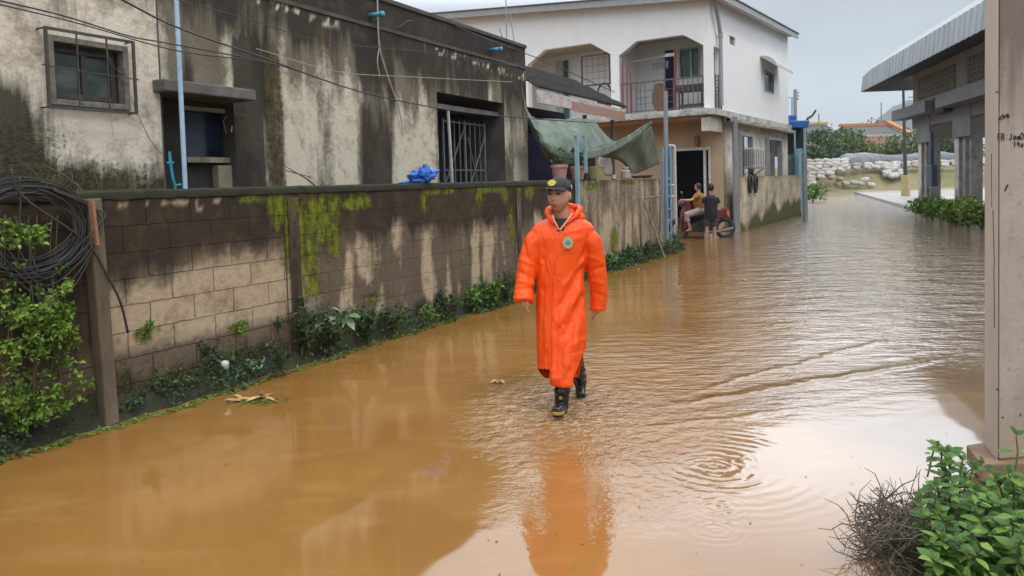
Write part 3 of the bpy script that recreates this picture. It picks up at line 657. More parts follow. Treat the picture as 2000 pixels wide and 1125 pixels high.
# green tarpaulin slung in front of the lean-to
def sp3(px, py, v): u, z = LB.hv(px, py, v); return LB.w(u, v, z)
m_tarp, t, b = nm('green tarpaulin'); tcd = N(t, 'ShaderNodeTexCoord').outputs['Object']
lk(t, cmix(t, rng_(t, nz_(t, tcd, 2.5, 5), .35, .65), (.055, .085, .055), (.15, .20, .145)), b.inputs['Base Color']); b.inputs['Roughness'].default_value = .42
bump(t, b, mth(t, 'ADD', nz_(t, tcd, 5, 5, .6, (1, 1, .4)), mth(t, 'MULTIPLY', nz_(t, tcd, 22, 3), .2)), .05)
m_tarp2 = M('dirty shaded tarpaulin', (.15, .165, .11), (.055, .06, .045), 3, .6, .03)  # darker copy for the flap, its shaded underside put into the colour
def patch(name, rows_, mat, sub=9, wr=.035):
    G = [catmull([sp3(*p) for p in r_], sub) for r_ in rows_]; nc = len(G[0]); cols = [catmull([g[i] for g in G], sub) for i in range(nc)]
    nr = len(cols[0]); mb = MB(); vs = []
    for i in range(nc):
        for j in range(nr):
            p = cols[i][j].copy(); e_ = fbm(i*.22, j*.18, 3)*wr*2+wr*.9*math.sin(i*.55+j*.16+3*fbm(i*.08, j*.09, 6))*math.sin(math.pi*j/(nr-1))+wr*.4*fbm(i*.8, j*.3, 9); p += Vector((-.4, -.9, .2))*e_; vs.append(tuple(p))
    mb.add(vs, [(i*nr+j, (i+1)*nr+j, (i+1)*nr+j+1, i*nr+j+1) for i in range(nc-1) for j in range(nr-1)])
    return mb.build(name, mat, smooth=True, rz=0, solid=.006)
tp = patch('tarpaulin', [[(1019, 168, -.30), (1037, 226, -.33), (1085, 232, -.30), (1150, 233, -.30), (1165, 240, -.35)],
                         [(1024, 205, -.34), (1047, 244, -.46), (1095, 248, -.5), (1150, 248, -.5), (1182, 262, -.5)],
                         [(1033, 240, -.40), (1058, 262, -.62), (1100, 268, -.70), (1152, 268, -.68), (1200, 276, -.60)],
                         [(1050, 282, -.46), (1072, 296, -.72), (1106, 300, -.82), (1146, 292, -.80), (1215, 274, -.66)],
                         [(1070, 318, -.50), (1088, 324, -.66), (1108, 321, -.78), (1142, 304, -.82), (1226, 268, -.70)]], m_tarp)
tag(tp, 'sagging pale green tarpaulin slung below the lean-to eaves', 'tarpaulin')
tp = patch('tarpaulin', [[(1134, 298, -.86), (1180, 287, -.86), (1222, 267, -.82), (1252, 248, -.80), (1273, 235, -.78)],
                         [(1138, 312, -.88), (1184, 302, -.90), (1225, 280, -.86), (1254, 259, -.82), (1274, 240, -.78)]], m_tarp, wr=.012)
tag(tp, 'pale rolled edge of tarpaulin pulled up tight towards the grey pole', 'tarpaulin')
tp = patch('tarpaulin', [[(1172, 306, -.80), (1200, 294, -.82), (1228, 279, -.80), (1252, 262, -.79), (1272, 246, -.77)],
                         [(1182, 308, -.62), (1206, 302, -.74), (1234, 292, -.66), (1258, 280, -.76), (1279, 272, -.72)],
                         [(1206, 312, -.5), (1222, 318, -.66), (1240, 312, -.58), (1264, 304, -.76), (1284, 298, -.68)],
                         [(1222, 322, -.45), (1234, 338, -.60), (1250, 336, -.58), (1268, 328, -.74), (1288, 320, -.72)]], m_tarp2, wr=.03)
tag(tp, 'dirty shaded flap of tarpaulin hanging to the wall top near the pole', 'tarpaulin')

# things standing on and behind the wall
m_terr = M('pink plastic pot', (.42, .23, .20), (.30, .17, .15), 8, .6)
def lathe(mb, c, prof, seg=20):
    c = Vector(c); mb.loft([[(c.x+r_*math.cos(2*math.pi*k_/seg), c.y+r_*math.sin(2*math.pi*k_/seg), c.z+z) for k_ in range(seg)] for r_, z in prof], cap=True)
def onwall(px, v=.08): return SW.w(SW.hv(px, 350, v)[0], v, WT)
m_leafd = leafmat('dark pot leaves', (.05, .11, .04), (.02, .05, .02), (.12, .2, .06))
def leaf(mb, p, d, n_, L_, wd, fold=.25):
    d = d.normalized(); s_ = d.cross(n_).normalized(); n2 = s_.cross(d)
    if L_ > .055:
        o_ = [(.0, .0), (.13, .33), (.36, .5), (.62, .40), (.84, .18), (1., 0.)]; up_ = lambda f, w_: n2*(fold*wd*w_*1.6-.16*L_*f*f)
        L1 = [p+d*L_*f+s_*wd*w_+up_(f, w_) for f, w_ in o_]; R1_ = [p+d*L_*f-s_*wd*w_+up_(f, w_) for f, w_ in o_[1:5]]; Md = [p+d*L_*f+up_(f, 0) for f, w_ in o_[1:5]]
        mb.add([tuple(v) for v in L1+R1_+Md], [(0, 1, 10), (1, 2, 11, 10), (2, 3, 12, 11), (3, 4, 13, 12), (4, 5, 13), (0, 10, 6), (10, 11, 7, 6), (11, 12, 8, 7), (12, 13, 9, 8), (13, 5, 9)], raw=True); return
    vs = [p, p+d*L_*.35+s_*wd*.5+n2*fold*wd, p+d*L_*.75+s_*wd*.32+n2*fold*wd*.6-n2*.04*L_, p+d*L_-n2*.15*L_, p+d*L_*.75-s_*wd*.32+n2*fold*wd*.6-n2*.04*L_, p+d*L_*.35-s_*wd*.5+n2*fold*wd, p+d*L_*.5]
    mb.add([tuple(v) for v in vs], [(0, 1, 6), (1, 2, 6), (2, 3, 6), (3, 4, 6), (4, 5, 6), (5, 0, 6)], raw=True)
def rv(): 
    v = rng.normal(size=3); return Vector(v/np.linalg.norm(v))
for px, s_, lb in ((1093, 1., 'pink flower pot on the wall left of the blue post'), (1129, .92, 'pink flower pot with small plant on the wall right of the blue post')):
    c = onwall(px, .15)+Vector((0, 0, .02)); p_ = thing('flower_pot', lb, 'flower pot', c)
    mb = MB(); lathe(mb, c, [(.105*s_, 0), (.135*s_, .20*s_), (.15*s_, .21*s_), (.15*s_, .26*s_), (.13*s_, .26*s_), (.12*s_, .22*s_)]); mb.build('pot', m_terr, p_, smooth=False)
    mb = MB()
    for k_ in range(60 if px > 1100 else 14): q = c+Vector((0, 0, .26*s_))+Vector((rng.uniform(-.1, .1), rng.uniform(-.1, .1), rng.uniform(0, .28))); leaf(mb, q, rv()+Vector((0, 0, .4)), rv(), .09, .05)
    mb.build('plant', m_leafd, p_, fixn=False)
m_jar = M('cloudy plastic', (.42, .38, .34), (.25, .22, .2), 8, .35)
m_jarb = M('dull yellow green plastic', (.32, .33, .16), (.2, .2, .1), 8, .4)
m_bowl = M('brown clay', (.22, .12, .08), (.14, .08, .05), 8, .8)
def wthing(name, lb, cat, px, prof, mat, v=.1):
    mb = MB(); c = onwall(px, v)+Vector((0, 0, .02)); lathe(mb, c, prof, 16); return tag(mb.build(name, mat, rz=0), lb, cat)
wthing('jar', 'cloudy glass jar with lid on the wall under the dark tarpaulin fold', 'jar', 1222, [(.09, 0), (.10, .02), (.10, .15), (.06, .18), (.06, .20), (.07, .20), (.07, .235), (0.01, .24)], m_jar)
wthing('bucket', 'dull green plastic bucket on the wall between pots and jar', 'bucket', 1165, [(.13, 0), (.16, .22), (.17, .22), (.17, .24), (.15, .24), (.13, .05)], m_jarb, .2)
wthing('clay_bowl', 'low brown clay bowl on the wall end nearest the gate', 'bowl', 1262, [(.10, 0), (.16, .06), (.17, .06), (.15, .055), (.09, .015)], m_bowl)
wthing('clay_bowl', 'brown clay bowl on the wall just right of the jar', 'bowl', 1244, [(.08, 0), (.13, .05), (.14, .05), (.12, .045), (.08, .015)], m_bowl)
wthing('cup', 'small white cup on the wall left of the jar', 'cup', 1199, [(.035, 0), (.045, .08), (.04, .08), (.03, .01)], m_wpost, .05)
# white cloth hanging behind
m_cloth = M('white cloth', (.55, .52, .54), (.36, .34, .38), 4, .8, .01)
tp = patch('hanging_cloth', [[(1172, 302, .0), (1186, 300, .0), (1190, 302, .02)], [(1168, 322, -.02), (1184, 322, .05), (1196, 326, .0)], [(1176, 338, .0), (1188, 344, .05), (1197, 340, .0)]], m_cloth, 5, .01)
tag(tp, 'white cloth hanging under the tarpaulin above the wall', 'cloth')
# light blue steel post with angled arm in front of pots
m_bpost = M('light blue painted steel', (.27, .44, .50), (.18, .32, .37), 6, .45)
bp = thing('blue_post', 'light blue steel post with side arm standing at the wall', 'post', SW.w(SW.hv(1128, 600)[0], -.06, 0), SW.rz)
def q_(px, py, v=-.06): u, z = SW.hv(px, py, v); return (u, v, z)
mb = MB(SW); a = q_(1128, 400); mb.beam((a[0], -.06, 0), q_(1126, 262), .06); mb.build('upright', m_bpost, bp)
mb = MB(SW); mb.beam(q_(1118, 263), q_(1144, 263), .035); mb.beam(q_(1141, 262), q_(1145, 338), .045); mb.build('arm', m_bpost, bp)
# blue crumpled sheet on the wall
m_bs = M('bright blue plastic sheet', (.02, .16, .62), (.01, .08, .34), 10, .3, .006)
mb = MB(); c = onwall(824, .06)+Vector((0, 0, .09)); n_ = 26; vs = []
for i in range(n_):
    for j in range(14):
        a = 2*math.pi*i/n_; b_ = math.pi*(j+.5)/14; r_ = 1+.45*fbm(math.cos(a)*2, math.sin(a)*2, b_*2)
        vs.append(tuple(c+Vector((.17*r_*math.sin(b_)*math.cos(a), .10*r_*math.sin(b_)*math.sin(a), .11*r_*math.cos(b_)+.03*math.cos(a)))))
mb.add(vs, [(i*14+j, ((i+1) % n_)*14+j, ((i+1) % n_)*14+j+1, i*14+j+1) for i in range(n_) for j in range(13)])
for k_ in range(5): mb.tube([c+Vector((-.12, 0, -.06)), c+Vector((-.25-.03*k_, rng.uniform(-.05, .05), -.05-.01*k_))], [.03, .006], 6)
tag(mb.build('plastic_sheet', m_bs, smooth=False, rz=0), 'crumpled bright blue plastic sheet on top of the wall', 'plastic sheet')
# white drain pipe with cap at the wall foot
m_pvc = M('pale pvc', (.55, .62, .62), (.38, .44, .43), 8, .4)
m_pvc2 = M('grey green pipe', (.14, .22, .22), (.08, .13, .12), 8, .5)
c = on_z(441, 757); dp_ = thing('drain_pipe', 'short pipe with white cap sticking out at the wall foot', 'pipe', c)
mb = MB(); mb.tube([c-Vector((0, 0, .05)), c+Vector((0, 0, .16))], .03, 14); mb.build('pipe', m_pvc2, dp_)
mb = MB(); lathe(mb, c+Vector((0, 0, .16)), [(.034, 0), (.036, .05), (.03, .068), (.01, .075)], 14); mb.build('cap', m_pvc, dp_, smooth=True)
# coil of black cable hanging on the left of the wall
mb = MB(); cc = SW.hv(45, 455, -.15); k0 = Vector(SW.w(cc[0], -.24, cc[1]))
for k_ in range(26):
    R_ = rng.uniform(.30, .40); ox, oz = rng.normal(0, .02), rng.normal(.02, .02); ph = rng.uniform(0, 6.28); pts = []
    for a in range(41):
        t_ = ph+2*math.pi*a/40*rng.uniform(.995, 1.005); r_ = R_*(1+.03*math.sin(3*t_+k_)); dz = r_*math.sin(t_)*.82-(.05 if math.sin(t_) < 0 else 0)*0
        pts.append(SW.w(cc[0]+.02+ox+r_*math.cos(t_)*.95+.06*max(0, math.cos(t_)), -.09-.07*rng.random(), cc[1]+oz+dz+.02*math.cos(k_)))
    pts = [p + Vector((0, 0, 0)) for p in pts]
    sm_ = [sum((pts[min(max(i+o_, 0), 40)] for o_ in (-1, 0, 1)), Vector())/3 for i in range(41)]
    mb.tube(sm_, .0055 if k_ % 3 else .008, 6, cap=True)
for k_ in range(5):   # loose loops
    pts = [SW.w(cc[0]-.4+.1*k_, -.2, cc[1]+.10-.4*k_*.1), SW.w(cc[0]+.08, -.24, cc[1]-.46+.05*k_), SW.w(cc[0]+.40+.03*k_, -.2, cc[1]-.22+.07*k_), SW.w(cc[0]+.46, -.16, cc[1]+.15), SW.w(cc[0]+.2, -.17, cc[1]+.28)]
    mb.tube(catmull(pts, 8), .0045, 6)
tag(mb.build('cable_coil', m_cable, rz=0, smooth=True), 'big coil of black cable hanging on the left end of the wall', 'cable coil')
mb = MB(); mb.tube(catmull([SW.w(*(lambda q: (q[0], -.2, q[1]))(SW.hv(px, py, -.2))) for px, py in ((20, 330), (45, 385), (165, 470), (205, 530), (235, 590), (250, 650))], 6), .009, 6)
mb.tube(catmull([SW.w(*(lambda q: (q[0], -.2, q[1]))(SW.hv(px, py, -.2))) for px, py in ((38, 345), (40, 400), (36, 450))], 6), .006, 6)
tag(mb.build('loose_cable', m_cable, rz=0, smooth=True), 'single black cable trailing from the coil down across the wall', 'cable')

# overhead wires
def wire(label, pts, r, mat, n_=14):
    mb = MB(); mb.tube(catmull([at_y(*p) for p in pts], n_), r, 5); tag(mb.build('overhead_wire', mat, rz=0, smooth=True), label, 'wire')
wire('dark overhead wire starting at the top left corner of the picture', [(-60, -12, 5.0), (120, 30, 5.8), (250, 70, 6.4), (330, 85, 6.9), (520, 120, 8)], .007, m_cable)
wire('thick dark overhead wire sagging across the building to the opening', [(220, -10, 5.5), (350, 55, 6.6), (520, 115, 7.8), (700, 178, 9.4), (860, 212, 10.8), (990, 228, 12.2), (1160, 240, 14)], .009, m_cable)
wire('second dark wire running just beside the thick sagging wire', [(-60, -5, 5.0), (150, 45, 5.9), (350, 100, 6.9), (520, 122, 7.9), (620, 150, 8.8)], .006, m_cable)
wire('thin grey wire from the upper left across the parapet drips', [(330, -5, 7), (500, 42, 8), (640, 82, 9), (860, 105, 11), (1010, 130, 13)], .005, m_cable)
wire('dark wire along the parapet top running towards the white house', [(740, -2, 11.5), (860, 38, 12.5), (940, 72, 13.2), (1060, 118, 16), (1200, 180, 20)], .010, m_cable)
wire('thin pale wire high on the building face below the parapet', [(500, 95, 8), (660, 140, 9.2), (800, 150, 10.2), (1000, 160, 13)], .004, m_cable_w)
# ---------------------------------------------------------------- white two storey house
m_wh = weathered('white painted wall', (.84, .84, .84), (.86, .86, .86), (.66, .66, .64), (.6, .6, .55), dirt=(.74, .74, .72), vary=.95)
m_whs = weathered('white house lower wall', (.60, .56, .47), (.72, .69, .62), (.30, .26, .18), (.28, .26, .10))
m_beige = M('brown beige wall', (.46, .34, .23), (.36, .26, .17), 1.2, .85, .004, fine=14)
m_soff = M('beige ceiling', (.50, .44, .34), (.40, .35, .27), 2, .9)
m_roof = M('grey metal roof', (.27, .28, .29), (.19, .19, .2), 3, .5, .0)
m_steel = M('dark railing steel', (.14, .12, .11), (.08, .06, .06), 12, .6)
m_red2 = M('dark red steel', (.34, .06, .05), (.2, .05, .05), 12, .6)
m_gal2 = M('galvanised pole', (.27, .29, .31), (.17, .18, .2), 6, .45, stretch=(1, 1, .2))
m_gsheet = M('green glass door', (.10, .23, .20), (.05, .13, .115), 2, .18)
m_gut = M('grey downpipe', (.33, .34, .36), (.25, .26, .27), 5, .5)
m_slab = weathered('weathered white slab edge', (.62, .61, .58), (.80, .79, .77), (.12, .11, .10), (.2, .2, .12))
hs = thing('white_house', 'white two storey house with arched balcony and grey roof', 'house', WH.w(0, 0, 0), WH.rz)
ZS, ZF, ZT = 3.50, 3.76, 7.35; SL = 9.75; FW = 13.0
def RT(u, v): return 7.05+.035*u+.085*v   # roof underside: rises to the back and to the left
def arch(v0, v1, zt_, ch): return [(v0, ZF), (v0, zt_-ch*.62), (v0+ch, zt_), (v1-ch, zt_), (v1, zt_-ch*.62), (v1, ZF)]
A1 = (.21, 2.95, 6.02, .62); A2 = (3.24, 6.35, 6.16, .70)
top = [(0, ZF)] + arch(*A1) + arch(*A2) + [(FW, ZF), (FW, RT(0, FW)), (0, RT(0, 0))]
mb = MB(WH); mb.prism([(0, v, z) for v, z in top], (.22, 0, 0)); mb.build('front_wall', m_wh, hs)
# side wall, upper: with balcony slot and small openings (pieces round the holes)
def holes_wall(fr, plane, c0, a0, a1, z0, z1, holes, th, ztf=None):
    """wall pieces round rectangular holes; plane 'v': runs along u at v=c0; plane 'u': runs along v at u=c0"""
    mb = MB(fr); xs = sorted({a0, a1} | {h[0] for h in holes} | {h[1] for h in holes})
    for x0, x1 in zip(xs, xs[1:]):
        hh = sorted([h for h in holes if h[0] <= x0+1e-6 and h[1] >= x1-1e-6], key=lambda h: h[2]); zc = z0
        segs = []
        for h in hh: segs.append((zc, h[2])); zc = h[3]
        segs.append((zc, None))
        for s0, s1 in segs:
            za, zb = (s1, s1) if s1 is not None else ((ztf(x0), ztf(x1)) if ztf else (z1, z1))
            if plane == 'v': mb.prism([(x0, c0, s0), (x1, c0, s0), (x1, c0, zb), (x0, c0, za)], (0, th, 0))
            else: mb.prism([(c0, x0, s0), (c0, x1, s0), (c0, x1, zb), (c0, x0, za)], (th, 0, 0))
    return mb
def wv(px, py, v=0): return WH.hv(px, py, v)
slot = (.32, 1.05, ZF, WH.hv(1398, 92)[1]); vent = (*[wv(p, 80)[0] for p in (1425, 1436)], wv(1430, 88)[1], wv(1430, 71)[1])
upw = (*[wv(p, 160)[0] for p in (1493, 1511)], wv(1500, 180)[1], wv(1500, 140)[1])
mb = holes_wall(WH, 'v', 0, .222, SL, ZF, 0, [slot, vent, upw], .2, lambda u: RT(u, 0)); mb.build('side_wall', m_wh, hs)
mb = MB(WH); mb.prism([(u, 7.0 if u else 0, 0) for u in ()] or [(SL, 0, ZF), (SL, FW, ZF), (SL, FW, RT(SL, FW)), (SL, 0, RT(SL, 0))], (.2, 0, 0)); mb.build('back_wall', m_wh, hs)
# roof slab with corrugations
mb = MB(WH); vs, fs = [], []; nu_ = 140
for i in range(nu_+1):
    u = -.45+(SL+.9)*i/nu_
    for v in (-.42, FW+.3): vs.append((u, v, RT(u, v)+.07+.025*(i % 2)))
for i in range(nu_): fs.append((2*i, 2*i+2, 2*i+3, 2*i+1))
mb.add(vs, fs); mb.build('roof', m_roof, hs, solid=.03)
mb = MB(WH); mb.prism([(-.40, -.36, RT(-.4, -.36)-.16), (-.40, FW, RT(-.4, FW)-.16), (-.40, FW, RT(-.4, FW)+.05), (-.40, -.36, RT(-.4, -.36)+.05)], (.04, 0, 0))
mb.prism([(-.36, -.38, RT(-.36, -.38)-.14), (SL+.4, -.38, RT(SL, -.38)-.12), (SL+.4, -.38, RT(SL, -.38)+.05), (-.36, -.38, RT(-.36, -.38)+.05)], (0, .04, 0)); mb.build('fascia', m_gut, hs)
mb = MB(WH); mb.prism([(-.36, -.34, RT(-.36, -.34)-.03), (SL+.36, -.34, RT(SL, -.34)-.03), (SL+.36, FW, RT(SL, FW)-.03), (-.36, FW, RT(-.36, FW)-.03)], (0, 0, .03)); mb.build('soffit', m_wh, hs)
# balcony: floor slab, ceiling, back wall with openings, dividing piers
mb = sheet(WH, 0, .01, 0, 1, 0, 1, lambda a, b_: {}); mb = MB(WH)
mb.box(-.22, SL+.1, -.14, 0-.001, ZF-.20, ZF-.02); mb.box(-.22, 1.6, 0, 7.2, ZF-.20, ZF-.002)
for k_ in range(26): mb.box(-.235, -.222, .02+.275*k_, .15+.275*k_, ZF-.17, ZF-.06)
o = mb.build('balcony_slab', m_slab, hs, bevel=.01)
mb = MB(WH); mb.box(.0, 1.7, .0, 7.2, ZS-.02, ZF-.205); mb.build('slab_underside', m_beige, hs)
mb = MB(WH); mb.box(.222, 1.7, .2, 7.2, 6.22, 6.3); mb.build('balcony_ceiling', m_soff, hs)
bw = 1.7
def wu(px, py, u=bw): return WH.hu(px, py, u)
dA = (wu(1318, 150)[0], wu(1298, 150)[0], ZF, wu(1305, 97)[1]); dB = (wu(1368, 150)[0], wu(1326, 150)[0], wu(1345, 153)[1], wu(1345, 93)[1]); dC = (wu(1113, 150)[0], wu(1085, 150)[0], ZF, wu(1100, 118)[1])
mb = holes_wall(WH, 'u', bw, .2, 7.2, ZF, 6.22, [dA, dB, dC], .15); mb.build('balcony_back_wall', m_soff if False else m_wh, hs)
mb = MB(WH); mb.box(bw+.10, bw+.12, dA[0], dA[1], dA[2], dA[3]); mb.build('door', m_navy, hs)
mb = MB(WH); mb.box(bw+.06, bw+.08, dB[0], dB[1], dB[2], dB[3]); wn = mb.build('window', m_gsheet, hs)
mb = MB(WH)
for v_ in (dB[0], dB[0]+.28, dB[1]-.05): mb.box(bw-.02, bw+.058, v_, v_+.05, dB[2], dB[3])
mb.box(bw-.02, bw+.058, dB[0]+.05, dB[1]-.05, dB[3]-.05, dB[3]); mb.build('frame', m_wpost, wn)
mb = MB(WH); mb.box(bw+.06, bw+.08, dC[0], dC[1], dC[2], dC[3]); wn = mb.build('window', m_gsheet, hs)
mb = MB(WH); mb.box(bw-.02, bw+.058, dC[1]-.3, dC[1], dC[2], dC[3]); mb.box(bw-.02, bw+.058, dC[0], dC[0]+.05, dC[2], dC[3]); mb.build('frame', m_wpost, wn)
mb = MB(WH); mb.box(.3, bw-.001, 3.03, 3.16, ZF, 6.22); mb.build('partition', m_wh, hs)
# dark framed lattice in the left arch
def rectu(mb, u, v0, v1, z0, z1, t_):
    mb.box(u, u+t_, v0, v0+t_, z0, z1); mb.box(u, u+t_, v1-t_, v1, z0, z1); mb.box(u, u+t_, v0+t_, v1-t_, z0, z0+t_); mb.box(u, u+t_, v0+t_, v1-t_, z1-t_, z1)
la, lb_ = WH.hu(1191, 150, .2)[0], WH.hu(1134, 150, .2)[0]
mb = MB(WH); rectu(mb, .24, la, lb_, WH.hu(1150, 168, .2)[1], WH.hu(1150, 107, .2)[1], .045)
for k_ in range(1, 5): z = WH.hu(1150, 168, .2)[1]+k_*.22; mb.beam((.262, la, z), (.262, lb_, z), .008)
for k_ in range(1, 5): v_ = la+(lb_-la)*k_/5; mb.beam((.262, v_, ZF+.9), (.262, v_, ZF+2.1), .008)
mb.build('screen_frame', m_fr_dk, hs)
# railing of the right arch
rl = bpy.data.objects.new('railing', None); C.objects.link(rl); rl.parent = hs
mb = MB(WH); v0, v1 = .22, 2.94
mb.beam((.1, v0, ZF+.98), (.1, v1, ZF+.98), .045); mb.beam((.1, v0, ZF+.08), (.1, v1, ZF+.08), .03)
for k_ in range(18):
    v_ = v0+.05+(v1-v0-.1)*k_/17
    if 5 < k_ < 12 and k_ % 2: continue
    mb.beam((.1, v_, ZF+.08), (.1, v_, ZF+.97), .022)
for z in (.3, .5, .7): mb.beam((.1, v0+.7, ZF+z), (.1, v1-.5, ZF+z), .016)
mb.build('rail', m_steel, rl)
for v_ in (2.86, 2.72, 2.60): mb = MB(WH); mb.beam((.07, v_, ZF), (.07, v_, ZF+1.75-.35*(2.86-v_)/.26), .035); mb.build('red_bar', m_red2, rl)
mb = MB(WH); vr = WH.hu(1318, 150, .5)[0]; mb.beam((.5, vr, ZF), (.5, vr-.02, ZF+1.95), .06); mb.build('red_post', m_red2, rl)
mb = MB(WH); 
for k_ in range(9): z = ZF+.1+.11*k_; mb.beam((.42, -.01, z), (.42+.5, -.01, z), .016)
for u_ in (.40, .66, .95): mb.beam((u_, -.02, ZF+.02), (u_, -.02, ZF+1.05), .03)
mb.build('side_rail', m_steel, hs)
# vent, small window and awning on the side wall
mb = MB(WH); mb.box(vent[0], vent[1], .06, .10, vent[2], vent[3]); mb.build('vent', m_gal, hs)
mb = MB(WH); mb.box(upw[0], upw[1], .08, .10, upw[2], upw[3]); wn = mb.build('window', m_gl, hs)
mb = MB(WH); rect_frame(mb, upw[0], upw[1], upw[2], upw[3], -.02, .079, .05); mb.build('frame', m_gut, wn)
aw0, aw1 = wv(1490, 120, -.1)[0], wv(1524, 120, -.1)[0]; az = upw[3]
mb = MB(WH); n_ = 8; prof = [(-.02-.55*math.sin(a*math.pi/2/n_), az+.02+.42*math.cos(a*math.pi/2/n_)) for a in range(n_+1)]
mb.add([(u, v, z) for u in (aw0, aw1) for v, z in prof], [(i, i+1, n_+2+i, n_+1+i) for i in range(n_)] + [tuple(range(n_+1)), tuple(range(n_+1, 2*n_+2))])
mb.build('awning', M('pale awning', (.50, .51, .50), (.38, .39, .38), 4, .6), hs, solid=.012)
# downpipe at the corner
mb = MB(WH); u_, z_ = wv(1416, 60, -.12)
mb.tube([(-.25, -.2, RT(0, 0)-.05), (.3, -.14, RT(0, 0)-.55), (.62, -.12, 6.0), (.62, -.12, ZF+.1)], .06, 12); mb.tube([(.62, -.12, 5.9), (.62, -.12, 6.05)], .075, 12); mb.build('downpipe', m_gut, hs, smooth=False)
# lower storey: recessed front with wide door, side wall with windows
FU = 1.1
def fu(px, py): return WH.hu(px, py, FU)
door = (fu(1389, 350)[0], fu(1314, 350)[0], -.1, fu(1350, 289)[1])
mb = holes_wall(WH, 'u', FU, 0.0, 7.2, -.1, ZS-.02, [door], .2); mb.build('lower_front_wall', m_beige, hs)
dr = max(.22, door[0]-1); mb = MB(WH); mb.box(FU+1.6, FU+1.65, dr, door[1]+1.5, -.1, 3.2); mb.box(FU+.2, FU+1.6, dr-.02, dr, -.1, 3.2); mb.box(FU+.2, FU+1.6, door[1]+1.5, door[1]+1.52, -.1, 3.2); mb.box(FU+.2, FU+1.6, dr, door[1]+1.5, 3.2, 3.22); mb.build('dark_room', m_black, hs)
mb = MB(WH)
for v_ in (door[0], door[0]+.16, door[1]-.09): mb.box(FU-.03, FU+.1, v_, v_+.07, -.05, door[3])
mb.box(FU-.03, FU+.1, door[0]+.07, door[1]-.09, door[3]-.08, door[3]); mb.build('door_frame', m_wpost, hs)
w1 = (wv(1440, 300, 0)[0], wv(1462, 300, 0)[0], WT-.1, wv(1450, 264)[1]); w2 = (wv(1494, 300)[0], wv(1520, 300)[0], WT-.1, wv(1507, 272)[1])
mb = sheet(WH, FU, SL, -.1, ZF-.22, 0, .12, lambda u, z: {'pale': .6+.4*fbm(u, z), 'dark': max(.5*sm(2.3, 1.6, z+.35*fbm(u*1.3, z)), .6*sm(3.1, 3.45, z+.12*fbm(u*2, z))), 'moss': .0}, (w1, w2)); mb.build('lower_side_wall', m_whs, hs)
mb = MB(WH); mb.box(-.16, FU-.002, .0, .25, ZS-.42, ZS-.022); mb.build('corner_beam', m_whs, hs)
for ww in (w1, w2):
    mb = MB(WH); mb.box(ww[0], ww[1], .14, .16, ww[2], ww[3]); wn = mb.build('window', m_glb if ww is w1 else m_gl, hs)
    mb = MB(WH); rect_frame(mb, ww[0]-.03, ww[1]+.03, ww[2]-.03, ww[3]+.03, -.16, .02, .07); mb.build('frame', m_gut, wn)
    mb = MB(WH)
    for k_ in range(1, 7): uu = ww[0]+(ww[1]-ww[0])*k_/7; mb.beam((uu, -.15, ww[2]), (uu, -.15, ww[3]), .014)
    mb.build('grille', m_grl, wn)
mb = MB(WH); vs = []
for i in range(41):
    u = FU-.2+(SL-FU+.3)*i/40
    for v, z in ((-.30, ZS-.10), (-.32, ZS-.02), (-.12, ZS+.05), (-.12, ZS-.10)): vs.append((u, v+.02*fbm(u*3, v), z+.015*fbm(u*4, z)))
mb.add(vs, [(4*i+j, 4*i+4+j, 4*i+4+(j+1) % 4, 4*i+(j+1) % 4) for i in range(40) for j in range(4)]); mb.build('cornice', m_slab, hs)
# far end of the roofline: wall lamp beside the door
u_, z_ = fu(1363, 275); mb = MB(WH); mb.obox((FU-.08, fu(1363, 275)[0], z_), (.12, .12, .32)); tag(mb.build('wall_lamp', m_bowl), 'small brown wall lamp above the dark house door', 'lamp')
# air conditioner on the side wall
ac = thing('air_conditioner', 'white outdoor air conditioner unit between the two side windows', 'air conditioner', WH.w(wv(1484, 330, -.3)[0], -.3, 1.9), WH.rz)
a0, a1 = wv(1472, 320, -.45)[0], wv(1495, 320, -.45)[0]; z0, z1 = wv(1480, 326, -.45)[1], wv(1480, 289, -.45)[1]
mb = MB(WH); mb.box(a0, a1, -.45, -.12, z0, z1); mb.build('case', m_wpost, ac, bevel=.015)
mb = MB(WH)
for k_ in range(6): uu = a0+.05+(a1-a0-.1)*k_/5; mb.beam((uu, -.458, z0+.05), (uu, -.458, z1-.05), .02)
for k_ in range(5): v_ = -.43+.28*k_/4; mb.beam((a0-.006, v_, z0+.05), (a0-.006, v_, z1-.05), .03)
mb.build('fan_grille', m_grl, ac)
mb = MB(WH); mb.box(a0, a1, -.46, 0, z0-.05, z0-.01); mb.beam((a0+.1, -.42, z0-.05), (a0+.1, -.02, z0-.3), .03); mb.beam((a1-.1, -.42, z0-.05), (a1-.1, -.02, z0-.3), .03); mb.build('bracket', m_gut, ac)
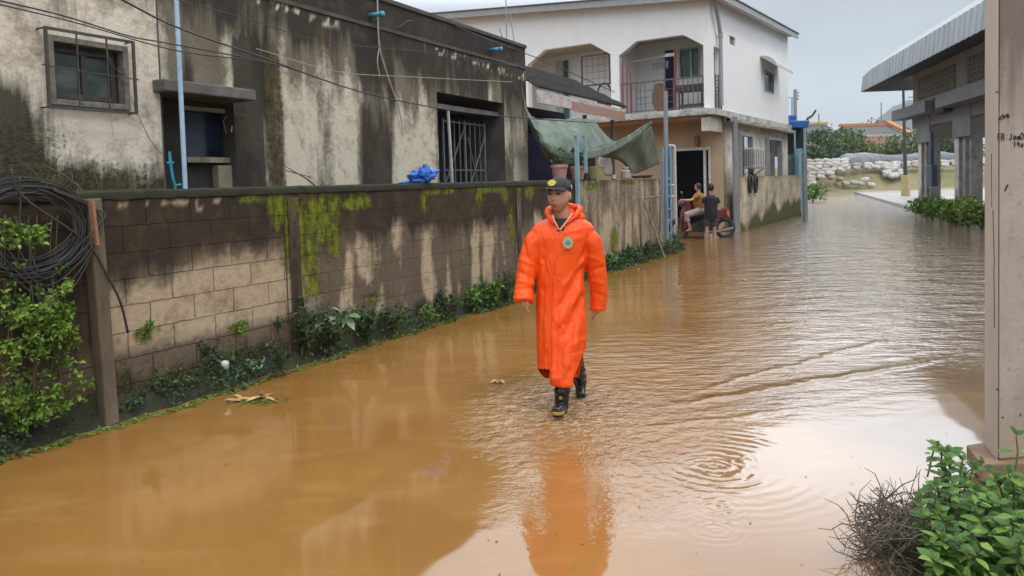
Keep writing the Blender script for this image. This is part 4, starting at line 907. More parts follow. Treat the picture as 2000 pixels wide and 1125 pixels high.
# things on the balcony
m_rust2 = M('brown wicker', (.28, .16, .10), (.15, .09, .06), 14, .9, .01)
v_, _ = WH.hu(1289, 195, .35); mb = MB(WH); n_ = 24
mb.loft([[(.35+.03*math.cos(6.28*k_/n_)*s_, v_+.22*s_*math.cos(6.28*k_/n_), ZF+.45+.42*s_*math.sin(6.28*k_/n_)*(.9)) for k_ in range(n_)] for s_ in (1, .8)], cap=True)
mb = MB(WH); mb.prism([(.28, v_+.24*math.cos(a_), ZF+.48+.46*math.sin(a_)) for a_ in [2*math.pi*k_/18 for k_ in range(18)]], (.08, 0, 0)); tag(mb.build('wicker_chair', m_rust2), 'round brown wicker chair back behind the balcony railing', 'chair')
mb = MB(WH); v_ = WH.hu(1351, 185, .7)[0]; mb.box(.5, .9, v_-.45, v_+.42, ZF+.62, ZF+.82); mb.box(.52, .56, v_-.40, v_-.35, ZF, ZF+.62); mb.box(.52, .56, v_+.33, v_+.38, ZF, ZF+.62); mb.box(.82, .86, v_-.40, v_-.35, ZF, ZF+.62); mb.box(.82, .86, v_+.33, v_+.38, ZF, ZF+.62); mb.box(.5, .9, v_-.4, v_+.3, ZF+.14, ZF+.22)
tag(mb.build('bench', m_fr_dk), 'dark low bench on the balcony right of the red post', 'bench')
mb = MB(WH); va, vb = WH.hu(1317, 117, .5)[0], WH.hu(1225, 125, .5)[0]; mb.tube([(.5, va, 5.55), (.5, vb, 5.48)], .012, 6); mb.box(.46, .54, va-.02, va+.30, 5.50, 5.60)
tag(mb.build('drying_rail', m_wpost), 'white drying rail hung across the balcony arch', 'rail')
for k_ in range(5):
    v_ = WH.hu(1275+7*k_, 130, .5)[0]; mb = MB(WH); mb.prism([(.5, v_-.05, 5.38), (.5, v_+.05, 5.38), (.5, v_+.045, 5.16-.03*(k_ % 2)), (.5, v_-.03, 5.14)], (.015, 0, 0)); mb.tube([(.508, v_, 5.38), (.508, v_, 5.49)], .004, 4)
    o = mb.build('laundry', M('dark laundry', (.2, .2, .24), (.1, .1, .12), 9, .9) if k_ == 0 else lm_); lm_ = o.data.materials[0]; tag(o, ['leftmost', 'second from left', 'middle', 'second from right', 'rightmost'][4-k_]+' small grey laundry piece on the balcony drying rail', 'laundry', 'small laundry pieces on the balcony rail')
# round wire chair frame in left arch
mb = MB(WH); v_ = WH.hu(1180, 165, .4)[0]; mb.tube([(.4, v_+.28*math.cos(a_), ZF+.62+.5*math.sin(a_)) for a_ in np.linspace(0, math.pi, 14)], .03, 6); mb.box(.35, .6, v_-.3, v_+.25, ZF+.35, ZF+.6)
tag(mb.build('round_chair', m_fr_dk), 'dark chair with round hoop back in the left balcony arch', 'chair')
# antenna rods on the old roof
mb = MB(); 
for a_, b_ in (((990, 85), (988, 0)), ((983, 78), (975, 55)), ((1004, 80), (996, 25))): mb.tube([at_y(*a_, 16), at_y(*b_, 16)], .012, 5)
tag(mb.build('antenna_rods', m_gal2, rz=0), 'thin bare rods standing above the dark parapet end', 'antenna')

# compound wall of the white house, with hanging tyres
c0, c1 = on_z(1447, 452), on_z(1566, 420); dd = (c1-c0); ang = math.degrees(math.atan2(dd.x, dd.y)); CW = Frame(ang, c0.x, c0.y); CL = dd.length
m_cw = weathered('stained compound wall', (.50, .43, .30), (.66, .60, .46), (.20, .15, .08), (.11, .12, .02))
def att_cw(u, z): return {'dark': max(.55*sm(.15, .5, fbm(u*1.5, z*.4, 3)), .6*sm(1.5, 1.72, z+.12*fbm(u*3, z)), .75*sm(.35, .0, z+.1*fbm(u*2, z))), 'pale': .5+.5*fbm(u*1.2, z), 'moss': .9*sm(.55, .1, z+.5*fbm(u*.8, 1, 4)-.35*sm(2, 5, u))}
cw = thing('compound_wall', 'yellow stained low wall along the side of the white house', 'wall', c0, CW.rz)
sheet(CW, 0, CL, -.1, WT, 0, .08, att_cw).build('wall_face', m_cw, cw)
mb = MB(CW); mb.box(.0, CL, .004, .15, -.1, WT-.004); mb.build('wall_core', m_beige, cw)
for px, lb in ((1466, 'left one of two old tyres hanging on the yellow stained wall'), (1477, 'right one of two old tyres hanging on the yellow stained wall')):
    u, z = CW.hv(px, 359, -.06); mb = MB(CW); n_ = 24; R1, r1 = .26, .05
    vs = [(u+(R1+r1*math.cos(b_))*math.cos(a_)*.62, -.05+r1*math.sin(b_)*.9, z+(R1+r1*math.cos(b_))*math.sin(a_)) for a_ in [6.2832*k_/n_ for k_ in range(n_)] for b_ in [6.2832*k_/8 for k_ in range(8)]]
    mb.add(vs, [(i*8+j, ((i+1) % n_)*8+j, ((i+1) % n_)*8+(j+1) % 8, i*8+(j+1) % 8) for i in range(n_) for j in range(8)]); tag(mb.build('tyre', m_cable, smooth=True), lb, 'tyre')
# poles
def pole(name, lb, p_base, p_top, r, mat, cat='pole', seg=10):
    b_ = on_z(*p_base); t_ = at_y(*p_top, b_.y); mb = MB(); mb.tube([b_-Vector((0, 0, .2)), t_], r, seg); return tag(mb.build(name, mat, rz=0), lb, cat)
pole('steel_pole', 'tall grey steel pole beside the blue ladder gate', (1302, 492), (1300, 178), .05, m_gal2)
pole('steel_pole', 'grey steel pole at the near corner of the compound wall', (1438, 452), (1435, 228), .085, m_gal2)
pole('steel_pole', 'thin brown pole left of the compound wall corner pole', (1418, 448), (1418, 328), .03, m_bowl)
pole('steel_pole', 'grey pole standing in water at the far end of the compound wall', (1573, 432), (1571, 300), .09, m_gal2)
# blue and white gate leaf by the pole
gt = thing('ladder_gate', 'open blue and white tubular gate leaf between pole and doorway', 'gate', on_z(1312, 475))
b_ = on_z(1305, 486); Yg = b_.y+.3
def g_(px, py): return at_y(px, py, Yg)
mb = MB(); mb.tube([g_(1309, 285), g_(1311, 470)], .028, 8); mb.tube([g_(1294, 288), g_(1297, 470)], .028, 8)
for py in (350, 361, 383, 408, 430, 455): mb.tube([g_(1294, py+1), g_(1311, py)], .026, 8)
mb.build('blue_frame', M('blue gate paint', (.16, .38, .60), (.10, .25, .42), 9, .5), gt)
mb = MB(); mb.tube([g_(1306, 284), g_(1318, 285)], .028, 8); mb.tube([g_(1318, 285), g_(1321, 440)], .028, 8); mb.tube([g_(1310, 362), g_(1320, 361)], .02, 8); mb.tube([g_(1310, 384), g_(1321, 382)], .02, 8)
mb.build('white_frame', m_wpost, gt)
mb = MB(); p4 = [g_(x, y)+Vector((0, .06, 0)) for x, y in ((1296, 290), (1310, 290), (1312, 432), (1298, 432))]; mb.prism(p4, (0, .02, 0)); mb.build('blue_panel', M('deep blue sheet', (.03, .10, .26), (.02, .06, .16), 6, .6), gt)
# crooked grey pipe rail in front of the wall end
mb = MB(); Yp = on_z(1297, 500).y-.4
pp = [at_y(x, y, Yp) for x, y in ((1290, 383), (1252, 388), (1250, 396))]; mb.tube(pp, .022, 8); mb.tube([at_y(1256, 387, Yp), at_y(1275, 440, Yp-.1), at_y(1298, 503, Yp-.2)], .022, 8)
tag(mb.build('pipe_rail', M('rusty pale pipe', (.26, .22, .16), (.14, .11, .08), 12, .7), rz=0), 'crooked pale pipe rail leaning out of the wall end into the water', 'rail')
# blue kiosk at the end of the compound wall
kk = thing('blue_kiosk', 'light blue sheet metal kiosk with blue roof past the white house', 'kiosk', on_z(1560, 415))
KF = CW; k0 = CL-.1; Yk = on_z(1566, 420).y
def kb(mb, px0, px1, py0, py1, Y, d): 
    a_, b__ = at_y(px0, py0, Y), at_y(px1, py1, Y); mb.box(min(a_.x, b__.x), max(a_.x, b__.x), Y, Y+d, min(a_.z, b__.z), max(a_.z, b__.z))
m_kb = M('light blue sheet', (.26, .46, .54), (.18, .35, .43), 5, .5, stretch=(1, 1, .3)); m_kd = M('blue roof paint', (.03, .16, .46), (.02, .10, .30), 4, .4); m_kt = M('teal grey sheet', (.10, .20, .22), (.06, .12, .13), 4, .6)
mb = MB(); kb(mb, 1560, 1576, 290, 413, Yk-.2, .5); mb.build('panel', m_kb, kk)
mb = MB(); kb(mb, 1537, 1559, 302, 345, Yk+.3, .4); mb.build('side_panel', m_kt, kk)
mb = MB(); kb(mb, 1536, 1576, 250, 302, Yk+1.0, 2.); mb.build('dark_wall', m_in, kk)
mb = MB(); kb(mb, 1533, 1580, 236, 249, Yk+.2, 3.2); kb(mb, 1533, 1556, 225, 236, Yk+1.6, 1.); mb.build('roof', m_kd, kk, bevel=.03)
mb = MB(); mb.tube([at_y(1553, 300, Yk+.2), at_y(1552, 255, Yk+.2)], .04, 8); mb.tube([at_y(1572, 300, Yk-.25), at_y(1572, 250, Yk-.25)], .06, 8); mb.build('post', m_kb, kk)
mb = MB(); mb.tube([at_y(1533, 190, Yk+3), at_y(1547, 190, Yk+3), at_y(1547, 240, Yk+3)], .05, 8); tag(mb.build('bent_pipe', m_ltb, rz=0), 'light blue bent pipe standing on the blue kiosk roof', 'pipe')
up = thing('utility_pole', 'thin blue grey pole with small insulators above the blue kiosk', 'utility pole', at_y(1555, 340, 45))
mb = MB(); mb.tube([at_y(1554, 345, 45), at_y(1553, 175, 45)], .11, 8); mb.build('shaft', m_gal2, up)
mb = MB()
for py in (181, 187, 193): mb.tube([at_y(1550, py, 45), at_y(1560, py, 45)], .06, 6)
mb.build('insulators', m_gal2, up)
mb = MB(); mb.tube(catmull([at_y(x, y, 40) for x, y in ((1579, 240), (1577, 232), (1586, 226), (1594, 214))], 5), [.07]*10+[.06]*5+[.03], 7); tag(mb.build('broken_trunk', m_twig, rz=0), 'dark crooked stub rising behind the kiosk roof', 'stub')
# ---------------------------------------------------------------- market hall on the right
m_fsh = M('grey corrugated sheet', (.33, .36, .39), (.24, .265, .29), 1.5, .45, 0, stretch=(1, 1, .3))
m_hall = M('beige hall wall', (.36, .33, .28), (.27, .25, .21), 1.5, .9, .004)
m_beam = M('grey beam paint', (.20, .20, .205), (.14, .14, .145), 1.5, .8)
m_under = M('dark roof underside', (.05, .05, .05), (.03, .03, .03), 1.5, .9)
m_col = weathered('hall column paint', (.36, .345, .32), (.5, .48, .45), (.20, .12, .07), (.12, .12, .05))
m_colw = weathered('white column strip', (.58, .56, .53), (.7, .68, .65), (.24, .15, .09), (.12, .12, .05))
m_vent = M('vent block', (.26, .23, .19), (.15, .13, .11), 6, .9)
hall = thing('market_hall', 'open market hall with grey sheet roof and beams on columns at the right', 'building', RB.w(39, -.3, .1), RB.rz)
UF, UN = 40.6, 3.0
# fascia of vertical sheets: lower edge and upper edge
mb = MB(RB); vs = []; n_ = 300
for i in range(n_+1):
    u = UF-(UF-UN)*i/n_; k_ = .02*(1 if (i//2) % 2 else -1)
    end = sm(UF, UF-2.0, u)
    vs += [(u, 2.0+k_, 5.80), (u, 1.92+k_, 6.55+.12*end), (u, 1.0+k_, 6.62+.75*end)]
mb.add(vs, [(3*i+j, 3*i+3+j, 3*i+4+j, 3*i+1+j) for i in range(n_) for j in (0, 1)]); mb.build('fascia', m_fsh, hall, solid=.02)
mb = MB(RB); mb.prism([(UF, 1.98, 5.8), (UF, 1.0, 6.6), (UF, -8, 6.2), (UF, -8, 5.6)], (-.03, 0, 0)); mb.build('gable_sheet', m_fsh, hall)
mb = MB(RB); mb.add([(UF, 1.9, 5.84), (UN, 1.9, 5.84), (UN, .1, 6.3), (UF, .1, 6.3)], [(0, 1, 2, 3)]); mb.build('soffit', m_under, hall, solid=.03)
mb = MB(RB); mb.add([(UF, 1.0, 7.3), (UN, 1.0, 7.3), (UN, -14, 9), (UF, -14, 9)], [(0, 1, 2, 3)]); mb.build('roof', m_fsh, hall, solid=.05)
# upper wall with vent blocks
mb = MB(RB); mb.box(UN, 38.7, -.15, .1, 4.7, 6.4); mb.build('upper_wall', m_hall, hall)
mb = MB(RB); mb.box(38.5, 38.7, -12, -.15, 3.2, 6.4); mb.build('end_wall', m_hall, hall)
for a, b_ in ((32.9, 37.9), (26.6, 31.6), (20.4, 25.4)):
    mb = MB(RB); mb.box(a, b_, .101, .115, 4.98, 5.98)
    for r_ in range(5):
        for k_ in range(12): u = a+(b_-a)*(k_+.5)/12; z = 5.08+r_*.2; mb.box(u-.17, u+.17, .115, .15, z-.07, z+.05)
    mb.build('vent_blocks', m_vent, hall)
# two beams stepping, brackets, columns
mb = MB(RB); mb.box(34.6, 39.9, .1, .75, 4.22, 4.70); mb.build('beam', m_beam, hall)
mb = MB(RB); mb.box(UN, 33.2, .12, .75, 4.24, 4.74); mb.build('beam', m_beam, hall)
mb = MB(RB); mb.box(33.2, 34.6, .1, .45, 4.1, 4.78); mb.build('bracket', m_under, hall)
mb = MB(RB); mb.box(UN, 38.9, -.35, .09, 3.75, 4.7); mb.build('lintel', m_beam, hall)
def sh_box(px0, px1, py0, py1, v): 
    a, b_ = RB.hv(px0, (py0+py1)/2, v)[0], RB.hv(px1, (py0+py1)/2, v)[0]; zt_, zb = RB.hv(px0, py0, v)[1], RB.hv(px0, py1, v)[1]; return a, b_, zb, zt_
cat_ = lambda u, z: {'dark': 1.0*sm(1.2, .3, z+.25*fbm(u*5, z)), 'pale': .5, 'moss': 0}
for uc in (38.2, 33.3, 28.4, 23.5, 18.6):
    col = bpy.data.objects.new('column', None); C.objects.link(col); col.parent = hall
    mb = sheet(RB, uc-2.3, uc-.35 if uc < 0 else uc-.35, 0, 3.2, .0, .3, cat_)
    mb = MB(RB); mb.box(uc-.5, uc, -.5, .0, 0, 4.3); mb.box(uc-1.15, uc-.85, -.4, .0, 0, 3.1); mb.box(uc-1.6, uc-1.42, -.45, -.05, 0, 3.1); mb.build('shaft', m_col, col)
    mb = sheet(RB, uc-.45, uc+.02, 0, 3.4, .012, .08, cat_); mb.build('white_strip', m_colw, col, solid=.01)
    mb = MB(RB); mb.box(uc-2.0, uc-.05, .02, .12, 3.02, 4.22); mb.build('shutter_box', m_beam, col)
    mb = sheet(RB, uc-1.62, uc-.5, 0, .9, -.38, .12, lambda u, z: {'dark': .9*sm(.9, .1, z), 'pale': .3}); mb.build('base', m_col, col)
# blue water can hanging on the first column
mb = MB(RB); a, z_ = RB.hv(1820, 345, .25); mb.box(a-.5, a+.3, .15, .4, z_-.42, z_+.5); mb.box(a-.2, a+.1, .2, .35, z_+.5, z_+1.9); tag(mb.build('blue_box', M('dull blue plastic', (.03, .06, .10), (.02, .04, .06), 4, .5), bevel=.04), 'dull blue box hanging on the far column of the market hall', 'box')

# floodlight pole on the pad
lp = on_z(1769, 382, .16); fl = thing('floodlight_pole', 'dark floodlight pole with yellow base standing on the pavement', 'street lamp', lp)
Yl = lp.y; topz = at_y(1764, 166, Yl)
m_dg = M('dark green grey steel', (.05, .06, .06), (.03, .035, .035), 5, .5)
mb = MB(); mb.tube([lp+Vector((0, 0, .6)), topz], [.13, .075], 10); mb.build('pole', m_dg, fl)
mb = MB(); mb.tube([lp, lp+Vector((0, 0, 1.35))], .32, 4); mb.build('base', M('faded yellow paint', (.50, .40, .20), (.36, .28, .15), 3, .8), fl, bevel=.03)
mb = MB(); mb.tube([topz+Vector((-.95, 0, -.15)), topz+Vector((.95, 0, -.15))], .05, 8); mb.tube([topz+Vector((-.5, 0, .25)), topz+Vector((.7, 0, .25))], .04, 8); mb.tube([topz, topz+Vector((0, 0, .4))], .05, 8); mb.build('crossarm', m_dg, fl)
for dx, dz, tl in ((-.85, .1, .3), (-.3, .1, -.2), (.35, .12, .2), (.9, .3, -.6), (.6, .5, .5)):
    mb = MB(); mb.obox(topz+Vector((dx, -.1, dz)), (.5, .16, .34), Matrix.Rotation(tl, 3, 'Y') @ Matrix.Rotation(.5, 3, 'X')); mb.build('lamp_head', m_dg, fl, bevel=.03)

# ---------------------------------------------------------------- near concrete column on its step, right edge
pb = on_z(1951, 899, .13); colr = thing('concrete_column', 'pale near concrete column with black scribbles at the right edge', 'column', pb, 0)
NF = Frame(math.degrees(math.atan2(.42, 1)), pb.x, pb.y)  # local x away along left face; y to the left
m_nc, t, b = nm('pale column concrete'); tcd = N(t, 'ShaderNodeTexCoord').outputs['Object']; sp = N(t, 'ShaderNodeSeparateXYZ'); lk(t, tcd, sp.inputs[0])
n1 = nz_(t, tcd, 3, 6, .6); n2 = nz_(t, tcd, 26, 5, .65); st = nz_(t, tcd, 9, 5, .65, (1, 1, .12))
c_ = cmix(t, rng_(t, n1, .3, .7), (.43, .365, .315), (.33, .275, .235)); 
c_ = cmix(t, mth(t, 'MULTIPLY', rng_(t, mth(t, 'ADD', mth(t, 'MULTIPLY', mth(t, 'SUBTRACT', st, .5), 1.6), rng_(t, sp.outputs[2], 1.55, 2.6)), .05, .7), .85), c_, (.13, .10, .088))
c_ = cmix(t, mth(t, 'MULTIPLY', rng_(t, n2, .60, .70), .5), c_, (.16, .12, .09)); c_ = cmix(t, mth(t, 'MULTIPLY', rng_(t, mth(t, 'ADD', sp.outputs[2], mth(t, 'MULTIPLY', n1, .3)), .55, .2), .5), c_, (.34, .22, .12))
lk(t, c_, b.inputs['Base Color']); b.inputs['Roughness'].default_value = .85; bump(t, b, n2, .004)
m_ncl = M('lit column side', (.52, .46, .40), (.42, .36, .305), 3, .85, .004, stretch=(1, 1, .3))
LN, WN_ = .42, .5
# front face runs to the right (negative y) of the corner, left face runs away
lt = NF.hv(1913, 450, 0)
mb = MB(W); c0 = pb
fx = Vector((1, .12, 0)).normalized(); fl_ = (on_z(1925, 868, .13)-pb); fl_.z = 0
H_ = 3.4; bv = .012
p0, p1, p2, p3 = c0, c0+fx*.62, c0+fx*.62+fl_, c0+fl_
mb.prism([tuple(p) for p in (p0, p1, p2, p3)], (0, 0, H_)); o = mb.build('shaft', m_nc, colr, bevel=.012)
# left side, its brighter light put into a paler colour, 3 mm proud
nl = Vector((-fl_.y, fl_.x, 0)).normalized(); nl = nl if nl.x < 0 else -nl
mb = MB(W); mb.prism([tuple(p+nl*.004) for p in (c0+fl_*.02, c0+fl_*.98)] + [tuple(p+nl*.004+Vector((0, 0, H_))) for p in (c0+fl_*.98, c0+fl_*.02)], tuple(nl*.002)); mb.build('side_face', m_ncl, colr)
nf = Vector((fx.y, -fx.x, 0))
def fpt(px, py, off=.003):
    d = ray(px, py); t_ = (c0+nf*off-ORG).dot(nf)/d.dot(nf); return ORG+d*t_
m_ink = M('black marker', (.02, .018, .018), (.03, .02, .02), 20, .6)
def scrib(mb, pts, r=.0022):
    q = [fpt(*p) for p in pts]
    for a, b_ in zip(q, q[1:]):
        if (b_-a).length > 1e-5: mb.beam(a, b_, r*1.6, r*1.2, up=nf)
GL = {'F': [[(0, 0), (0, 1)], [(0, 0), (.9, 0)], [(0, .45), (.7, .45)]], 'B': [[(0, 0), (0, 1), (.6, 1), (.8, .75), (.6, .5), (0, .5)], [(.6, .5), (.7, .25), (.5, 0), (0, 0)]],
      ':': [[(.3, .25), (.3, .35)], [(.3, .8), (.3, .9)]], 'J': [[(.6, 0), (.6, .8), (.3, 1), (0, .8)]], 'a': [[(.7, .4), (.3, .35), (.05, .7), (.3, 1), (.7, .8), (.7, .4), (.75, 1)]],
      'm': [[(0, 1), (0, .4)], [(0, .5), (.25, .4), (.4, .6), (.4, 1)], [(.4, .6), (.65, .4), (.8, .6), (.8, 1)]], 'o': [[(.4, .4), (.1, .6), (.2, 1), (.6, 1), (.75, .6), (.4, .4)]], 'O': [[(.4, 0), (0, .4), (.2, 1), (.8, .9), (.9, .3), (.4, 0)]],
      '1': [[(.2, .2), (.4, 0), (.4, 1)]], '9': [[(.7, .3), (.3, 0), (.05, .3), (.3, .55), (.7, .3), (.65, 1)]]}
def word(mb, s_, px, py, h, w_):
    for ch in s_:
        for stl in GL.get(ch, []): scrib(mb, [(px+x*w_*.8, py+y*h) for x, y in stl])
        px += w_
mb = MB(); word(mb, 'FB:Jam', 1949, 261, 12, 7.6); word(mb, 'O', 1993, 259, 13, 9); word(mb, '19a', 1980, 277, 10, 7)
mb.build('writing', m_ink, colr)
mb = MB(); 
for pts in ([(1951, 232), (1955, 228), (1958, 224), (1962, 229), (1960, 232), (1965, 224), (1969, 230)], [(1950, 231), (1953, 233), (1957, 231)], [(1968, 222), (1971, 229)], [(1963, 373), (1966, 366), (1969, 360)], [(1964, 370), (1967, 362)]): scrib(mb, pts, .003)
mb.build('scribble', m_ink, colr)
m_cr = M('dark crack', (.10, .075, .06), (.06, .045, .035), 20, .9)
mb = MB()
def lpt(px, py):
    c_ = c0+nl*.0075; d = ray(px, py); t_ = (c_-ORG).dot(nl)/d.dot(nl); return ORG+d*t_
for a, b_, r_ in (((1936, 300), (1937, 405), .002), ((1939, 410), (1942, 520), .005), ((1941, 520), (1942, 640), .006)):
    mb.beam(lpt(*a), lpt(*b_), r_, .002, up=nl)
mb.build('crack', m_cr, colr)
for px, py in ((1958, 815), (1993, 810), (1947, 180), (1948, 760)): 
    mb = MB(); mb.ball(fpt(px, py, .0), .006, 8, 6); mb.build('rust_spot', m_cr, colr)
# footing step
m_step = M('dirty brown footing', (.30, .20, .12), (.17, .11, .07), 4, .85, .006)
mb = MB(); s0 = on_z(1887, 868, .13); s1 = on_z(1918, 906, .13); s2 = s1+Vector((.9, .02, 0)); s3 = s0+Vector((.9, .25, 0))
mb.prism([tuple(p-Vector((0, 0, .10))) for p in (s0, s1, s2, s3)], (0, 0, .099)); tag(mb.build('footing', m_step, rz=0, bevel=.01), 'dirty brown concrete footing under the near column', 'footing')
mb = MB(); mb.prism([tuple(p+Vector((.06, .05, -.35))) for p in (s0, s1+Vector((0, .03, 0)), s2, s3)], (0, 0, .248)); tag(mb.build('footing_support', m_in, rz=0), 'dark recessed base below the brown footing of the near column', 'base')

# ---------------------------------------------------------------- far end: sandbags, cover, trees, houses
m_bag = M('white sandbag', (.62, .62, .62), (.40, .38, .34), 3, .8, .03)
_t = m_bag.node_tree; _b = _t.nodes['Principled BSDF']; _oi = N(_t, 'ShaderNodeObjectInfo'); _src = _b.inputs['Base Color'].links[0].from_socket
_m1 = N(_t, 'ShaderNodeMapRange', i_From_Min=.25, i_From_Max=1., i_To_Min=0., i_To_Max=.75); lk(_t, _oi.outputs['Random'], _m1.inputs[0]); lk(_t, cmix(_t, _m1.outputs[0], _src, (.30, .26, .19)), _b.inputs['Base Color'])
def bag_mesh(L_, wd, h, seed):
    mb = MB(); rr = np.random.default_rng(seed); n_, m_ = 12, 9; vs = []
    for i in range(n_+1):
        a = math.pi*i/n_
        for j in range(m_):
            b_ = 2*math.pi*j/m_; e_ = math.sin(a)**.55
            vs.append((-L_/2*math.cos(a)*(1+.04*rr.normal()), wd/2*e_*math.copysign(abs(math.cos(b_))**.7, math.cos(b_))*(1+.06*rr.normal()), h/2+h/2*e_*math.copysign(abs(math.sin(b_))**.7, math.sin(b_))*(1+.06*rr.normal())))
    mb.add(vs, [(i*m_+j, (i+1)*m_+j, (i+1)*m_+(j+1) % m_, i*m_+(j+1) % m_) for i in range(n_) for j in range(m_)]); return mb
protos = []
for s_ in range(3):
    o = bag_mesh(.80, .52, .42, s_).build('sandbag', m_bag, smooth=True, loc=(0, 0, 0)); protos.append(o)
G1 = 'white sandbags stacked at the street end'; G2 = 'white sandbags lining the levee top'; G3 = 'white sandbags tumbled on the levee slope'
used = [0, 0, 0]
ORD = 'first second third fourth fifth sixth seventh eighth ninth tenth eleventh twelfth thirteenth fourteenth fifteenth sixteenth seventeenth eighteenth nineteenth twentieth'.split()+['twenty '+x for x in 'first second third fourth fifth sixth seventh eighth ninth'.split()]
def put_bag(x, y, z, rz, lb, grp):
    k_ = random.randrange(3); o = protos[k_]
    if used[k_]: o = o.copy(); C.objects.link(o)
    used[k_] += 1; o.matrix_world = Matrix.Translation((x, y, z)) @ Matrix.Rotation(rz, 4, 'Z') @ Matrix.Rotation(random.uniform(-.28, .28), 4, 'Y'); tag(o, lb, 'sandbag', grp)
YB = 62.5
xl, xr = at_y(1576, 340, YB).x, at_y(1662, 340, YB).x
for r_ in range(10):
    z = .25+r_*.27; xe = xr-(.9*(9-r_)*.35 if r_ < 5 else 0)-(0 if r_ > 5 else .8); n_ = 0; x = xl-.3+random.uniform(0, .4)
    while x < xe: put_bag(x, YB+r_*.12+random.uniform(-.1, .1), z, random.uniform(-.5, .5), f'white sandbag, {ORD[n_]} from the left in row {ORD[r_]} from the bottom of the high stack', G1); n_ += 1; x += .72+random.uniform(-.08, .12)
for r_ in range(2):
    x = xr; n_ = 0
    while x < at_y(1925, 330, 68).x: put_bag(x, 67.2+r_*.3, 2.05+r_*.28+.12*fbm(x*.3, 1), random.uniform(-.6, .6), f'white sandbag, {ORD[n_]} from the left in the {("lower", "upper")[r_]} row on the levee', G2); n_ += 1; x += .8+random.uniform(-.05, .25)
for k_ in range(26):
    q = at_y(random.uniform(1738, 1772), random.uniform(320, 346), 66.); put_bag(q.x, 65.6+(q.z-.8)*1.2, q.z-.1, random.uniform(-1.5, 1.5), 'white sandbag in the tumbled pile on the levee slope', G3)
for px, py in ((1640, 352), (1652, 360), (1668, 358), (1683, 360), (1690, 352), (1625, 348), (1900, 330), (1912, 340), (1700, 362)):
    q = at_y(px, py, 65.4); put_bag(q.x, 65.4, q.z-.15, random.uniform(-1.5, 1.5), 'white sandbag lying loose near the levee foot', 'white sandbags scattered at the levee foot')
# black sheet over the levee
m_bk = M('black plastic sheet', (.022, .024, .028), (.05, .055, .06), 1.5, .4, .06)
mb = MB(); vs = []; n_ = 90; xa, xb = at_y(1641, 310, 70).x, at_y(1935, 310, 70).x
for i in range(n_+1):
    x = xa+(xb-xa)*i/n_; top_ = at_y(1640+290*i/n_, 314-min(16, 26*i/n_*2.2)-3*math.sin(i*.12), 70).z
    for j in range(7):
        f = j/6; vs.append((x, 69.3+3*f+.15*fbm(x*.5, f*3), 2.4+(top_-2.4)*math.sin(f*math.pi*.5+.0)**.7+.13*fbm(x*.7, f*4, 2)))
mb.add(vs, [(i*7+j, (i+1)*7+j, (i+1)*7+j+1, i*7+j+1) for i in range(n_) for j in range(6)]); tag(mb.build('plastic_cover', m_bk, smooth=True, rz=0), 'long black plastic sheet covering the levee top', 'plastic sheet')
mb = bag_mesh(4.2, 2, 2.0, 9); q = at_y(1652, 318, 69.5)
mb.v = [v+Vector((q.x+1.2, 69.3, q.z-1.1)) for v in mb.v]; tag(mb.build('covered_heap', M('grey sheeted heap', (.30, .31, .34), (.12, .125, .14), 1.5, .6, .1), smooth=True, rz=0), 'grey white sheeted heap at the left end of the black cover', 'heap')

# trees
m_bark = M('bark', (.10, .08, .06), (.05, .04, .03), 3, .95)
LM = [leafmat('far leaves dark', (.055, .095, .03), (.03, .055, .022), (.08, .13, .04)), leafmat('far leaves mid', (.10, .16, .035), (.05, .09, .025), (.16, .22, .06)), leafmat('far leaves light', (.15, .20, .06), (.08, .12, .04), (.2, .26, .1))]
def tree(label, px, pytop, Y, wd, k_, n_=900, leafs=.42, base=0., name='tree'):
    tp_ = at_y(px, pytop, Y); x = tp_.x; H_ = tp_.z-base
    t_ = thing(name, label, 'tree', (x, Y, base), group=None)
    mb = MB(); mb.tube([(x, Y, base-.3), (x+.1, Y, base+H_*.35), (x-.1, Y, base+H_*.75)], [.22, .16, .06], 8)
    bl = []
    for q in range(9):
        a = rng.uniform(0, 6.28); r_ = wd*.5*rng.uniform(.3, .8); z = base+H_*rng.uniform(.42, .88); c = Vector((x+r_*math.cos(a), Y+r_*math.sin(a), z)); bl.append((c, wd*rng.uniform(.2, .34)))
        mb.tube([(x, Y, base+H_*rng.uniform(.3, .5)), tuple(c)], [.08, .02], 5)
    bl.append((Vector((x, Y, base+H_*.86)), wd*.2)); mb.build('trunk', m_bark, t_)
    mb = MB()
    for q in range(n_):
        c, r_ = bl[rng.integers(len(bl))]; d = rv(); p = c+Vector((d.x*r_, d.y*r_, d.z*r_*.85))*rng.uniform(.55, 1.05)
        if p.z < base+.3: continue
        s_ = leafs*rng.uniform(.6, 1.3); a_ = rv(); b_ = a_.cross(rv()).normalized(); mb.add([tuple(p), tuple(p+a_*s_*.5+b_*s_*.3), tuple(p+a_*s_), tuple(p+a_*s_*.5-b_*s_*.3)], [(0, 1, 2, 3)], raw=True)
    mb.build('crown', LM[k_], t_, fixn=False); return t_
